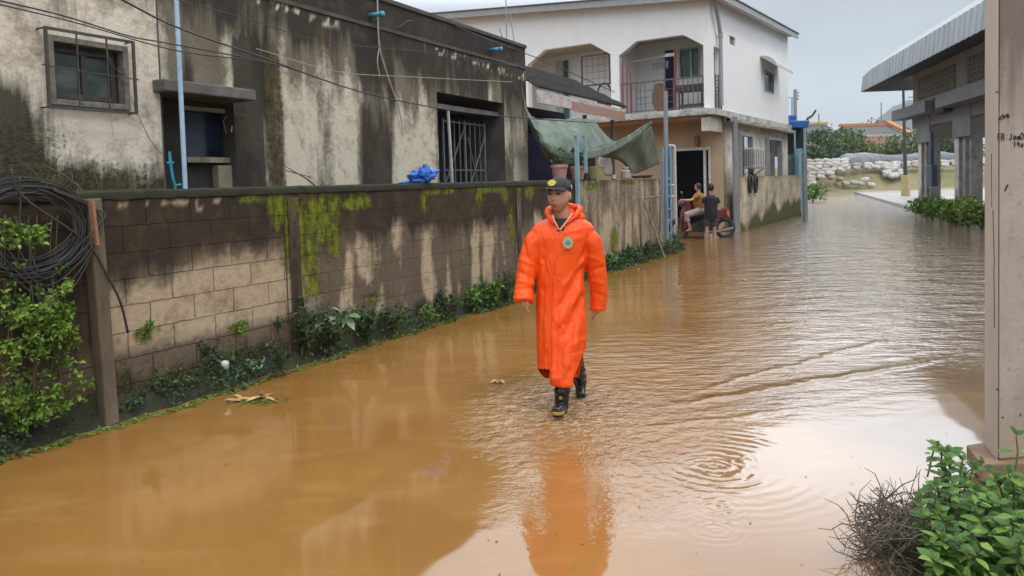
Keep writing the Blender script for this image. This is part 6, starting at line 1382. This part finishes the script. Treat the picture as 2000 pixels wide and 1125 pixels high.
# body: one continuous surface
mb = MB(); hc = mp_(1092, 381, -.04); YAW = R(-30); HS = 1.10
Hm = head_pts(mb, hc, YAW, R(0), HS) * HS
nk = mp_(1099, 425, .0)
mb.tube([hc+Vector((.012, .02, -.04)), hc+Vector((.018, .025, -.09)), nk, nk+Vector((0, .02, -.08))], [.052, .052, .056, .08], 20)
tz = [(430, 1099, 40, .08), (448, 1098, 52, .10), (490, 1098, 45, .11), (540, 1097, 38, .10), (590, 1097, 40, .11)]
mb.loft([ring(mp_(x, y).x, Y0, mp_(x, y).z, w_*MP, d_, 28) for y, x, w_, d_ in tz])
cl = mp_(1023, 584, -.10); cr_ = mp_(1166, 600, .06)
mb.tube([mp_(1058, 448), mp_(1038, 500), mp_(1027, 540, -.04), cl], [.05, .042, .035, .024], 14); mb.tube([mp_(1142, 448), mp_(1160, 500, .02), mp_(1168, 550, .05), cr_], [.05, .042, .035, .024], 14)
hand(mb, cl+Vector((0, 0, .02)), Vector((.02, -.12, -1)), Vector((.5, -.8, 0)), Vector((.6, .5, 0)), .92, .42)
hand(mb, cr_+Vector((0, 0, .02)), Vector((-.05, .05, -1)), Vector((-.6, -.8, 0)), Vector((-.7, .5, 0)), .85, .6)
mb.tube([mp_(1085, 585), mp_(1092, 660, -.05), mp_(1101, 715, -.14), at_y(1096, 780, 5.33)], [.075, .055, .036, .026], 16)
mb.tube([mp_(1112, 585), mp_(1118, 660, .1), mp_(1126, 710, .22), at_y(1133, 752, 5.8)], [.075, .055, .036, .026], 16)
v, nn, fs = remesh(mb, .0042, smooth_it=2); from_arr(v, fs).build('body', m_skin, man, smooth=True, fixn=False)
# eyes, brows
for sx_ in (-1, 1):
    mb = MB(); mb.ball(hc+Hm @ Vector((sx_*.030, -.0745, .010)), (.015, .011, .008), 12, 8); mb.build('eye', m_hair, man, smooth=True)
    mb = MB(); mb.tube([hc+Hm @ Vector((sx_*x, y, z)) for x, y, z in ((.014, -.086, .030), (.032, -.082, .034), (.048, -.070, .028))], [.005, .006, .003], 6); mb.build('eyebrow', m_hair, man)
mb = MB(); mb.tube([hc+Hm @ Vector((x, y, z)) for x, y, z in ((-.026, -.092, -.063), (0, -.1015, -.0615), (.026, -.092, -.063))], [.0035, .005, .0035], 6); mb.build('mouth', M('lips', (.20, .06, .05), (.14, .04, .04), 10, .5), man)
mb = MB(); mb.loft([[tuple(hc+Hm @ Vector((.079*s_*math.sin(a), .012+.094*s_*math.cos(a)*(1 if math.cos(a) > 0 else .25), z))) for a in [2*math.pi*k_/24 for k_ in range(24)]] for z, s_ in ((-.045, .90), (-.02, .985), (.04, 1.01), (.07, .97))]); mb.build('hair', m_hair, man, smooth=True)
# cap
mb = MB(); rr = []
for k_ in range(9):
    a = k_/8*math.pi/2; rr.append([tuple(hc+Hm @ Vector((.086*math.cos(a*.96)*math.sin(t_), .004-.104*math.cos(a*.96)*math.cos(t_), .040+.082*math.sin(a)-.012*math.cos(t_)*0))) for t_ in [2*math.pi*q/32 for q in range(32)]])
mb.loft(rr); cp = mb.build('cap', m_cap, man, smooth=True)
mb = MB(); n_ = 20; vs = []
for i in range(n_+1):
    t_ = -1.15+2.3*i/n_
    for f in (0, .5, 1.): x = .082*math.sin(t_)*(1+.06*f); y = -.098*math.cos(t_)-f*.060*math.cos(t_)**.6; vs.append(tuple(hc+Hm @ Vector((x, y, .054-.010*f-.022*(x/.08)**2*(.4+.6*f)))))
mb.add(vs, [(3*i+j, 3*i+3+j, 3*i+4+j, 3*i+1+j) for i in range(n_) for j in (0, 1)]); mb.build('brim', m_cap, cp, smooth=True, solid=.006)
mb = MB(); c = hc+Hm @ Vector((.0, -.098, .082)); nrm = (Hm @ Vector((0, -1, .28))).normalized(); sx_v = (Hm @ Vector((1, 0, 0))); up_ = nrm.cross(sx_v)
mb.prism([tuple(c+sx_v*.030*math.cos(a)-up_*.021*math.sin(a)) for a in [2*math.pi*q/20 for q in range(20)]], tuple(nrm*.008)); mb.build('cap_badge', M('yellow badge', (.68, .60, .08), (.45, .42, .10), 60, .6), cp)
mb = MB(); c = hc+Hm @ Vector((.088, .01, .052)); mb.ball(c, (.006, .012, .018), 8, 6); mb.build('side_badge', m_wpost, cp)
# shirt showing in the open collar
mb = MB(); mb.loft([ring(mp_(x, y).x, Y0-.005, mp_(x, y).z, w_*MP, d_, 28) for y, x, w_, d_ in ((426, 1097, 16, .070), (432, 1097, 30, .085), (448, 1097, 46, .112), (475, 1097, 44, .118))]); mb.build('shirt', m_shirt, man, smooth=True)
# raincoat
mb = MB()
TR_ = [(428, 1100, 36, .085, .02), (436, 1100, 52, .115, .015), (446, 1099, 61, .125, .01), (462, 1098, 61, .135, 0), (490, 1097, 52, .135, 0), (525, 1096, 48, .135, 0), (560, 1096, 47, .14, 0), (600, 1096, 49, .155, 0), (640, 1096, 48, .175, -.01), (680, 1095, 46, .20, -.02), (710, 1093, 43, .22, -.03), (722, 1092, 41, .23, -.03)]
mb.loft([ring(mp_(x, y).x, Y0+dy, mp_(x, y).z, w_*MP, d_, 44, .92) for y, x, w_, d_, dy in TR_] + [ring(mp_(1097, 738).x, Y0-.05, mp_(1097, 738).z, 34*MP, .21, 44, .92)])
SLV = [[(1062, 458, 0, 20), (1046, 474, 0, 23), (1034, 505, -.01, 20), (1027, 540, -.03, 19), (1024, 565, -.06, 19), (1023, 590, -.10, 20)], [(1136, 458, 0, 20), (1152, 474, 0, 23), (1161, 505, .02, 21), (1168, 540, .03, 19), (1170, 575, .05, 17), (1168, 607, .06, 15.5)]]
for sl in SLV: mb.tube(catmull([mp_(x, y, dy) for x, y, dy, r_ in sl], 4), [np.interp(q/4, range(len(sl)), [s_[3]*MP for s_ in sl]) for q in range(4*(len(sl)-1)+1)], 24)
v, nn, fs = remesh(mb, .0075, smooth_it=6)
sp_ = [(mp_(x, y).x, mp_(x, y).z) for x, y in ((1114, 462), (1096, 485), (1083, 510), (1078, 540), (1076, 600), (1074, 660), (1073, 740))]
def dseg(px, pz):
    best = (9, 0)
    for (ax, az), (bx, bz) in zip(sp_, sp_[1:]):
        L2_ = (bx-ax)**2+(bz-az)**2; t_ = max(0, min(1, ((px-ax)*(bx-ax)+(pz-az)*(bz-az))/L2_)); dx, dz = px-ax-t_*(bx-ax), pz-az-t_*(bz-az); d_ = math.hypot(dx, dz)
        if d_ < abs(best[0]): best = (math.copysign(d_, dx if abs(dx) > .001 else 1), 1)
    return best[0]
# explicit drapery folds: (x0,y0,x1,y1,width px,depth)
FOLD = [(1148, 478, 1120, 540, 5, -.013), (1142, 505, 1100, 560, 5, .010), (1140, 520, 1092, 600, 6, -.016), (1136, 560, 1086, 640, 7, .012), (1140, 575, 1100, 660, 6, -.014), (1138, 610, 1108, 720, 8, .013), (1128, 600, 1112, 730, 4, -.012), (1090, 560, 1086, 735, 4, -.010), (1062, 500, 1058, 720, 5, -.012), (1052, 470, 1064, 560, 5, .010), (1104, 640, 1102, 735, 5, .009),
        (1100, 455, 1136, 448, 5, .008), (1142, 660, 1116, 675, 4, .009), (1138, 684, 1112, 690, 4, -.009), (1135, 545, 1118, 600, 3, .01), (1148, 460, 1142, 560, 4, -.014)]
SF = [(1015, 505, 1045, 520, 4, .010), (1012, 530, 1042, 545, 4, -.010), (1012, 548, 1046, 556, 4, .011), (1010, 566, 1046, 562, 3, -.011), (1150, 500, 1182, 515, 4, .009), (1150, 530, 1185, 520, 4, -.010), (1152, 548, 1184, 556, 4, .010), (1154, 570, 1182, 580, 4, -.009), (1022, 470, 1040, 540, 4, -.008), (1172, 470, 1180, 560, 4, -.008), (1152, 602, 1182, 604, 2, .006), (1004, 582, 1044, 580, 2.5, .006)]
px_of = lambda x, y: 1000+x/y*F
for i in range(len(v)):
    x, y, z = v[i]; q = Vector((x, y, z)); c_ = RM.transposed() @ (q-ORG); ipx = 1000-c_.x/c_.z*F; ipy = 562.5+(c_.y/c_.z)*F+SHY*2000; disp = 0.
    front = 1 if y < Y0+.04 else .3
    for x0, y0, x1, y1, w_, a_ in FOLD+SF:
        L_ = math.hypot(x1-x0, y1-y0); ux, uy = (x1-x0)/L_, (y1-y0)/L_; t_ = (ipx-x0)*ux+(ipy-y0)*uy; dn = -(ipx-x0)*uy+(ipy-y0)*ux
        if -8 < t_ < L_+8 and abs(dn) < 3*w_: disp += (1. if w_ > 4.5 else .65)*front*a_*math.exp(-(dn/w_)**2)*sm(-8, 8, t_)*sm(L_+8, L_-8, t_)
    low = sm(1.2, .3, z); disp += .010*low*math.sin(math.atan2(y-Y0, x-mp_(1098, 600).x)*7+2*fbm(x*3, y*3, z*1.5))
    disp += .005*fbm(x*4, y*4, z*1.6)-.0022*max(0, 1-abs(fbm(x*5+z*1.6, y*5, z*1.2+3, 3))*5)**2-.0015*max(0, 1-abs(fbm(x*11-z*5, y*11, z*6, 2))*4)**2
    if y < Y0-.02 and ipx > 1046 and ipx < 1150:
        d_ = dseg(x, z); disp += .010*sm(-.006, .004, d_)*sm(.10, .0, d_)*sm(1.32, 1.25, z)
    v[i] = v[i]+nn[i]*disp
keep = np.ones(len(v), bool)
for i in range(len(v)):
    x, y, z = v[i]
    if y < Y0+.02:
        c_ = RM.transposed() @ (Vector(v[i])-ORG); ipx = 1000-c_.x/c_.z*F; ipy = 562.5+(c_.y/c_.z)*F+SHY*2000
        if ipy < 450 and 1076+(ipy-418)*.5 < ipx < 1113-(ipy-418)*.62: keep[i] = False
        if ipx < 1073 and ipy > 722: keep[i] = False
        if ipx > 1119 and ipy > 680 and ipy > 744-(ipx-1119)*2.6: keep[i] = False
fs2 = [f for f in fs if all(keep[list(f)])]
co = from_arr(v, fs2).build('raincoat', m_coat, man, smooth=True, fixn=False, solid=.003)
mb = MB(); sq = [mp_(x, y, dy) for x, y, dy in ((1113, 462, -.148), (1096, 487, -.158), (1083, 512, -.160), (1078, 545, -.165), (1076, 600, -.176), (1075, 660, -.20), (1074, 715, -.235))]; mb.tube(catmull(sq, 5), .0035, 6); mb.build('placket_seam', m_coat, man)
# hood lying round the neck
mb = MB(); hp = [mp_(1090, 442, -.12), mp_(1077, 428, -.10), mp_(1070, 415, -.05), mp_(1076, 407, .06), mp_(1100, 402, .11), mp_(1126, 404, .08), mp_(1131, 413, -.02), mp_(1116, 429, -.09), mp_(1100, 442, -.12)]
hq = catmull(hp, 6); mb.tube(hq, [.010+.016*math.sin(math.pi*k_/(len(hq)-1)) for k_ in range(len(hq))], 12); mb.ball(mp_(1118, 424, .09), (.095, .07, .055), 20, 12); mb.ball(mp_(1132, 424, .03), (.05, .05, .030), 16, 10)
v, nn, fs = remesh(mb, .007, smooth_it=3)
for i in range(len(v)): v[i] = v[i]+nn[i]*(.010*fbm(*(v[i]*13))+.006*fbm(*(v[i]*30)))
from_arr(v, fs).build('hood', m_coat, man, smooth=True, fixn=False)
mb = MB(); mb.tube(catmull([mp_(1078, 420, -.125), mp_(1084, 433, -.15), mp_(1092, 449, -.155)], 5), .0045, 6); mb.tube(catmull([mp_(1118, 416, -.115), mp_(1107, 432, -.145), mp_(1094, 449, -.155)], 5), .006, 6); mb.build('collar_trim', m_pinkt, man)
# chest emblem
mb = MB(); ec = mp_(1109, 474, -.158); en = Vector((.10, -1, .12)).normalized(); ex = Vector((1, .1, 0)).normalized(); eu = ex.cross(en)*-1; eu = eu if eu.z > 0 else -eu
m_e1 = M('emblem gold', (.45, .30, .10), (.38, .28, .1), 40, .6); m_e2 = M('emblem pale green', (.42, .44, .26), (.2, .33, .22), 60, .6); m_e3 = M('emblem blue', (.10, .25, .33), (.08, .16, .2), 60, .6)
def disc(r0, r1, off, n_=24):
    r0 *= .85; r1 *= .85; m = MB(); m.prism([tuple(ec+ex*r0*math.cos(a)+eu*r1*math.sin(a)+en*off) for a in [2*math.pi*q/n_ for q in range(n_)]], tuple(en*.002)); return m
em = disc(.047, .053, .0).build('emblem', m_e1, man); disc(.039, .045, .0025).build('emblem_field', m_e2, em)
mb = MB(); mb.prism([tuple(ec+ex*x*.001+eu*y*.001+en*.005) for x, y in ((-26, -8), (-14, 6), (-18, 20), (-4, 12), (0, 28), (5, 12), (18, 20), (13, 5), (26, -8), (8, -14), (0, -28), (-8, -14))], tuple(en*.0015)); mb.build('emblem_figure', m_e3, em)
# boots
def boot(pts, rs, foot, fr_, nm_='boot'):
    mb = MB(); mb.tube(catmull(pts, 4), [np.interp(q/4, range(len(rs)), rs) for q in range(4*(len(pts)-1)+1)], 20); mb.tube(catmull(foot, 4), [np.interp(q/4, range(len(fr_)), fr_) for q in range(4*(len(foot)-1)+1)], 16)
    v, nn, fs = remesh(mb, .006, smooth_it=3)
    for i in range(len(v)): v[i] = v[i]+nn[i]*(.004*math.sin(v[i][2]*95)*sm(.34, .2, v[i][2])*sm(.08, .14, v[i][2]))
    return from_arr(v, fs).build(nm_, m_boot, man, smooth=True, fixn=False)
f0 = at_y(1097, 797, 5.36); toe = at_y(1086, 808, 5.14); toe.z = .055
b1 = boot([mp_(1103, 700, -.12), mp_(1101, 735, -.14), at_y(1098, 765, 5.36), f0+Vector((0, 0, .0))], [.062, .064, .058, .050], [f0+Vector((.01, .05, -.035)), f0+Vector((0, -.02, -.03)), (f0+toe)/2+Vector((0, 0, .005)), toe], [.042, .046, .044, .036])
mb = MB(); a_ = f0+Vector((.01, .07, -.088)); a_.z = .012; z_ = toe+Vector((0, -.03, 0)); dd = (z_-a_); dd.z = 0; dd.normalize(); sd2 = Vector((dd.y, -dd.x, 0))
outl = [(0, .030), (.05, .040), (.12, .036), (.18, .044), (.24, .042), (.275, .02)]; L_ = (z_-a_).length+.0
up1 = [a_+dd*(u*L_/.275)+sd2*w_+Vector((0, 0, .035*max(0, (u-.16)/.12))) for u, w_ in outl]; up2 = [a_+dd*(u*L_/.275)-sd2*w_+Vector((0, 0, .035*max(0, (u-.16)/.12))) for u, w_ in outl[::-1]]
mb.prism([tuple(p) for p in up1+up2], (0, 0, .022)); mb.build('sole', m_sole, b1, bevel=.004)
g0 = at_y(1134, 750, 5.80); boot([mp_(1122, 690, .14), mp_(1128, 722, .2), at_y(1133, 745, 5.78), g0], [.062, .062, .055, .048], [g0+Vector((.0, .06, .02)), g0+Vector((.0, .0, -.02)), g0+Vector((-.01, -.08, -.045)), g0+Vector((-.01, -.15, -.06))], [.04, .044, .04, .034])

# small splashes round the front boot
m_spl, t, b = nm('muddy splash'); b.inputs['Base Color'].default_value = (.40, .27, .16, 1); b.inputs['Roughness'].default_value = .08; b.inputs['IOR'].default_value = 1.4
mb = MB(); fc = on_z(1090, 815)
for k_ in range(80):
    a = rng.uniform(0, 6.28); r_ = rng.uniform(.07, .34); c = fc+Vector((r_*math.cos(a), .10+r_*math.sin(a), 0)); n_ = 7; rad = rng.uniform(.02, .08); st_ = rng.uniform(0, 6.28); pts = [c+Vector((rad*math.cos(st_+q*.3), rad*.8*math.sin(st_+q*.3), .003)) for q in range(n_)]
    mb.tube(pts, [.001]+[.004*rng.uniform(.6, 1.2)]*(n_-2)+[.001], 6)
for k_ in range(26): c = fc+Vector((rng.normal()*.10, rng.normal()*.08, abs(rng.normal())*.03)); mb.ball(c, rng.uniform(.002, .005), 6, 4)
tag(mb.build('splash', m_spl, rz=0, smooth=True), 'small muddy splashes round the front boot', 'splash', kind='stuff')

# ---------------------------------------------------------------- motorcycle, rider and standing youth
YM = on_z(1380, 464).y
def q2(px, py, dy=0.): return at_y(px, py, YM+dy)
m_mred = M('red motorcycle paint', (.20, .012, .012), (.11, .01, .01), 6, .3); m_mblk = M('black plastic', (.02, .02, .022), (.035, .035, .035), 8, .5); m_mgr = M('engine metal', (.20, .19, .18), (.10, .10, .10), 20, .4, metal=.6); m_tail = M('orange red lens', (.6, .12, .05), (.5, .1, .04), 10, .3)
mc = thing('motorcycle', 'red and black motorcycle standing in the water before the doorway', 'motorcycle', q2(1375, 464))
def torus(mb, c, R1, r1, n_=28, k_n=8):
    vs = [(c.x+(R1+r1*math.cos(b_))*math.cos(a_), c.y+r1*1.0*math.sin(b_), c.z+(R1+r1*math.cos(b_))*math.sin(a_)) for a_ in [6.2832*k_/n_ for k_ in range(n_)] for b_ in [6.2832*k_/k_n for k_ in range(k_n)]]
    mb.add(vs, [(i*k_n+j, ((i+1) % n_)*k_n+j, ((i+1) % n_)*k_n+(j+1) % k_n, i*k_n+(j+1) % k_n) for i in range(n_) for j in range(k_n)])
fw, rw = q2(1326, 447), q2(1416, 447); fw.z = rw.z = .25
for w_ in (fw, rw):
    mb = MB(); torus(mb, w_, .25, .045); wh = mb.build('wheel', m_mblk, mc, smooth=True)
    mb = MB(); torus(mb, w_, .20, .012, 24, 6)
    for k_ in range(12): a = 6.2832*k_/12; mb.tube([w_, w_+Vector((.2*math.cos(a), 0, .2*math.sin(a)))], .005, 4)
    mb.tube([w_+Vector((0, -.06, 0)), w_+Vector((0, .06, 0))], .045, 10); mb.build('spokes', m_mgr, wh)
hd = q2(1338, 396)
mb = MB()
for s_ in (-.07, .07): mb.tube([fw+Vector((0, s_, 0)), hd+Vector((-.02, s_, 0))], .022, 8)
mb.build('fork', m_mgr, mc)
mb = MB(); mb.loft([[tuple(fw+Vector((.29*math.cos(a)*s_, y, .30*math.sin(a)*s_))) for a in [R(20)+R(150)*q/12 for q in range(13)]+[R(170)-R(150)*q/12 for q in range(13)]] for y, s_ in ((-.06, 1), (.06, 1))]); mb2 = MB()
vs = []
for q in range(13):
    a = R(15)+R(160)*q/12
    for y in (-.06, 0, .06): r_ = .315+(.012 if y == 0 else 0); vs.append(tuple(fw+Vector((r_*math.cos(a), y, r_*math.sin(a)))))
mb2.add(vs, [(3*q+j, 3*q+3+j, 3*q+4+j, 3*q+1+j) for q in range(12) for j in (0, 1)]); mb2.build('front_fender', m_mred, mc, smooth=True, solid=.01)
mb = MB(); mb.loft([[tuple(Vector((x, YM+y, z))) for x, y, z in ring(0, 0, 0, 1, 1, 4)] for _ in (0, 1)]) if False else None
mb = MB(); P1, P2, P3, P4, P5 = q2(1330, 415), q2(1342, 392), q2(1350, 400), q2(1346, 440), q2(1332, 452)
mb.prism([tuple(p+Vector((0, -.14, 0))) for p in (P1, P2, P3, P4, P5)], (0, .28, 0)); mb.build('leg_shield', m_mred, mc, bevel=.04)
mb = MB(); mb.prism([tuple(q2(x, y, -.12)) for x, y in ((1346, 440), (1348, 452), (1395, 454), (1402, 432), (1385, 424), (1362, 434))], (0, .24, 0)); mb.build('engine', m_mblk, mc, bevel=.03)
mb = MB(); mb.tube([q2(1372, 452, -.16), q2(1395, 454, -.17), q2(1432, 446, -.17)], [.03, .045, .05], 10); mb.build('exhaust', m_mgr, mc)
mb = MB(); mb.prism([tuple(q2(x, y, -.12)) for x, y in ((1356, 418), (1362, 412), (1380, 413), (1402, 408), (1406, 413), (1384, 421), (1362, 424))], (0, .24, 0)); mb.build('seat', m_mblk, mc, bevel=.04)
mb = MB(); mb.prism([tuple(q2(x, y, -.11)) for x, y in ((1380, 424), (1404, 412), (1418, 405), (1422, 409), (1412, 424), (1396, 434))], (0, .22, 0)); mb.build('tail_body', m_mred, mc, bevel=.03)
mb = MB(); mb.prism([tuple(q2(x, y, -.05)) for x, y in ((1418, 412), (1424, 410), (1426, 424), (1420, 424))], (0, .1, 0)); mb.build('tail_light', m_tail, mc, bevel=.01)
mb = MB(); mb.prism([tuple(q2(x, y, -.07)) for x, y in ((1404, 424), (1418, 418), (1430, 430), (1436, 446), (1432, 447), (1424, 432), (1408, 428))], (0, .14, 0)); mb.build('rear_fender', m_mblk, mc, bevel=.01)
mb = MB(); mb.tube([q2(1330, 392, -.32), q2(1335, 390, -.15), q2(1339, 394), q2(1335, 390, .15), q2(1331, 392, .32)], .014, 8); mb.build('handlebar', m_mgr, mc)
mb = MB(); mb.ball(q2(1331, 397), (.10, .12, .10), 14, 10); mb.build('headlight', m_mgr, mc, smooth=True)
for s_ in (-.3, .3): mb = MB(); mb.tube([q2(1334, 391, s_), q2(1332, 378, s_)], .007, 6); mb.ball(q2(1331, 376, s_), (.03, .06, .04), 10, 6); mb.build('mirror', m_mgr, mc)
PX = YM/F
def mini(body, cloths, lb, base, dyc=0):
    p_ = thing('person', lb, 'person', base); v, nn, fs = remesh(body, .014, smooth_it=2); from_arr(v, fs).build('body', m_skin, p_, smooth=True, fixn=False)
    for nme, m_, mt in cloths: v, nn, fs = remesh(m_, .013, smooth_it=3); v = v+nn*np.array([[.008*fbm(*(q*9))] for q in v]); from_arr(v, fs).build(nme, mt, p_, smooth=True, fixn=False)
    return p_
m_amb = M('amber shirt', (.34, .15, .03), (.24, .10, .02), 6, .8); m_whp = M('off white trousers', (.42, .38, .36), (.3, .27, .25), 6, .8); m_drk = M('dark navy cloth', (.012, .013, .022), (.02, .02, .03), 8, .9); m_shr = M('dark grey shorts', (.05, .055, .07), (.03, .03, .04), 8, .9)
B = MB(); hc2 = q2(1363, 366); head_pts(B, hc2, R(-70), R(8), 1.0); B.tube([hc2+Vector((.01, 0, -.08)), q2(1365, 380)], .055, 12)
B.tube([q2(1365, 378), q2(1366, 395), q2(1367, 412)], [.12, .14, .14], 16)
for s_ in (-.17, .17):
    B.tube([q2(1364, 382, s_), q2(1350, 391, s_*1.4), q2(1332, 391, s_*1.6)], [.055, .042, .03], 10); hand(B, q2(1334, 391, s_*1.6), Vector((-1, 0, -.1)), Vector((0, 0, 1)), Vector((0, 0, -1)), 1., .9, .010)
    B.tube([q2(1367, 412, s_*.7), q2(1340, 420, s_*1.2), q2(1348, 448, s_*1.0)], [.085, .065, .045], 12); B.tube([q2(1350, 448, s_), q2(1340, 451, s_)], [.045, .03], 10)
T = MB(); T.tube([q2(1365, 377), q2(1365, 384), q2(1366, 398), q2(1367, 413)], [.10, .17, .17, .17], 18)
for s_ in (-.17, .17): T.tube([q2(1364, 381, s_), q2(1355, 387, s_*1.25)], [.075, .07], 12)
Tr = MB(); Tr.ball(q2(1368, 412), (.18, .20, .13), 16, 10)
for s_ in (-.17, .17): Tr.tube([q2(1367, 412, s_*.7), q2(1340, 420, s_*1.2), q2(1343, 432, s_*1.1)], [.11, .095, .09], 14)
HR = MB(); HR.ball(hc2+Vector((.012, 0, .03)), (.10, .092, .105), 16, 10)
mini(B, [('shirt', T, m_amb), ('trousers', Tr, m_whp), ('hair', HR, m_hair)], 'person in amber shirt and pale trousers sitting on the motorcycle', q2(1367, 464))
YK = YM-.55
def q3(px, py, dy=0.): return at_y(px, py, YK+dy)
B = MB(); hc3 = q3(1388, 367); head_pts(B, hc3, R(170), R(12), .95); B.tube([hc3+Vector((0, -.02, -.07)), q3(1388, 384)], .05, 12); B.tube([q3(1388, 384), q3(1388, 400), q3(1388, 424)], [.12, .13, .13], 16)
for sx_, hx in ((-1, 1376), (1, 1401)):
    B.tube([q3(1388+sx_*11, 387), q3(hx, 400, .02), q3(1388+sx_*9, 405, .22)], [.05, .04, .03], 10); hand(B, q3(1388+sx_*9, 405, .22), Vector((-sx_*.3, 1, 0)), Vector((0, 0, 1)), Vector((-sx_, 0, 0)), 1., .6, .010)
    k_x = 1388+sx_*6.5; B.tube([q3(k_x, 425), q3(k_x+sx_*1, 446), q3(k_x+sx_*.5, 468)], [.08, .055, .04], 12); B.tube([q3(k_x, 470, -.02), q3(k_x, 470, .14)], [.04, .03], 8)
T = MB(); T.tube([q3(1388, 381), q3(1388, 386), q3(1388, 402), q3(1388, 424)], [.09, .18, .175, .18], 20)
for sx_, hx in ((-1, 1375), (1, 1402)): T.tube([q3(1388+sx_*10, 387), q3(hx, 397, .02)], [.085, .085], 12)
Sh = MB(); Sh.ball(q3(1388, 424), (.175, .15, .12), 16, 10)
for sx_ in (-1, 1): Sh.tube([q3(1388+sx_*6, 424), q3(1388+sx_*7.5, 441)], [.10, .095], 14)
HR = MB(); HR.ball(hc3+Vector((0, -.014, .018)), (.092, .105, .115), 16, 10)
mini(B, [('shirt', T, m_drk), ('shorts', Sh, m_shr), ('hair', HR, m_hair)], 'youth in black shirt and dark shorts standing with back turned beside the motorcycle', q3(1388, 468))
# ---------------------------------------------------------------- air
HAZE = .00045
if HAZE:
    m, t, b = nm('haze air'); t.nodes.remove(b); pv = N(t, 'ShaderNodeVolumePrincipled'); pv.inputs['Density'].default_value = HAZE; pv.inputs['Color'].default_value = (.78, .84, .90, 1); pv.inputs['Anisotropy'].default_value = .2
    lk(t, pv.outputs[0], t.nodes['Material Output'].inputs['Volume'])
    mb = MB(); mb.box(-1600, 3100, -70, 3500, -1.5, 190); o = mb.build('haze', m, rz=0); tag(o, kind='stuff')
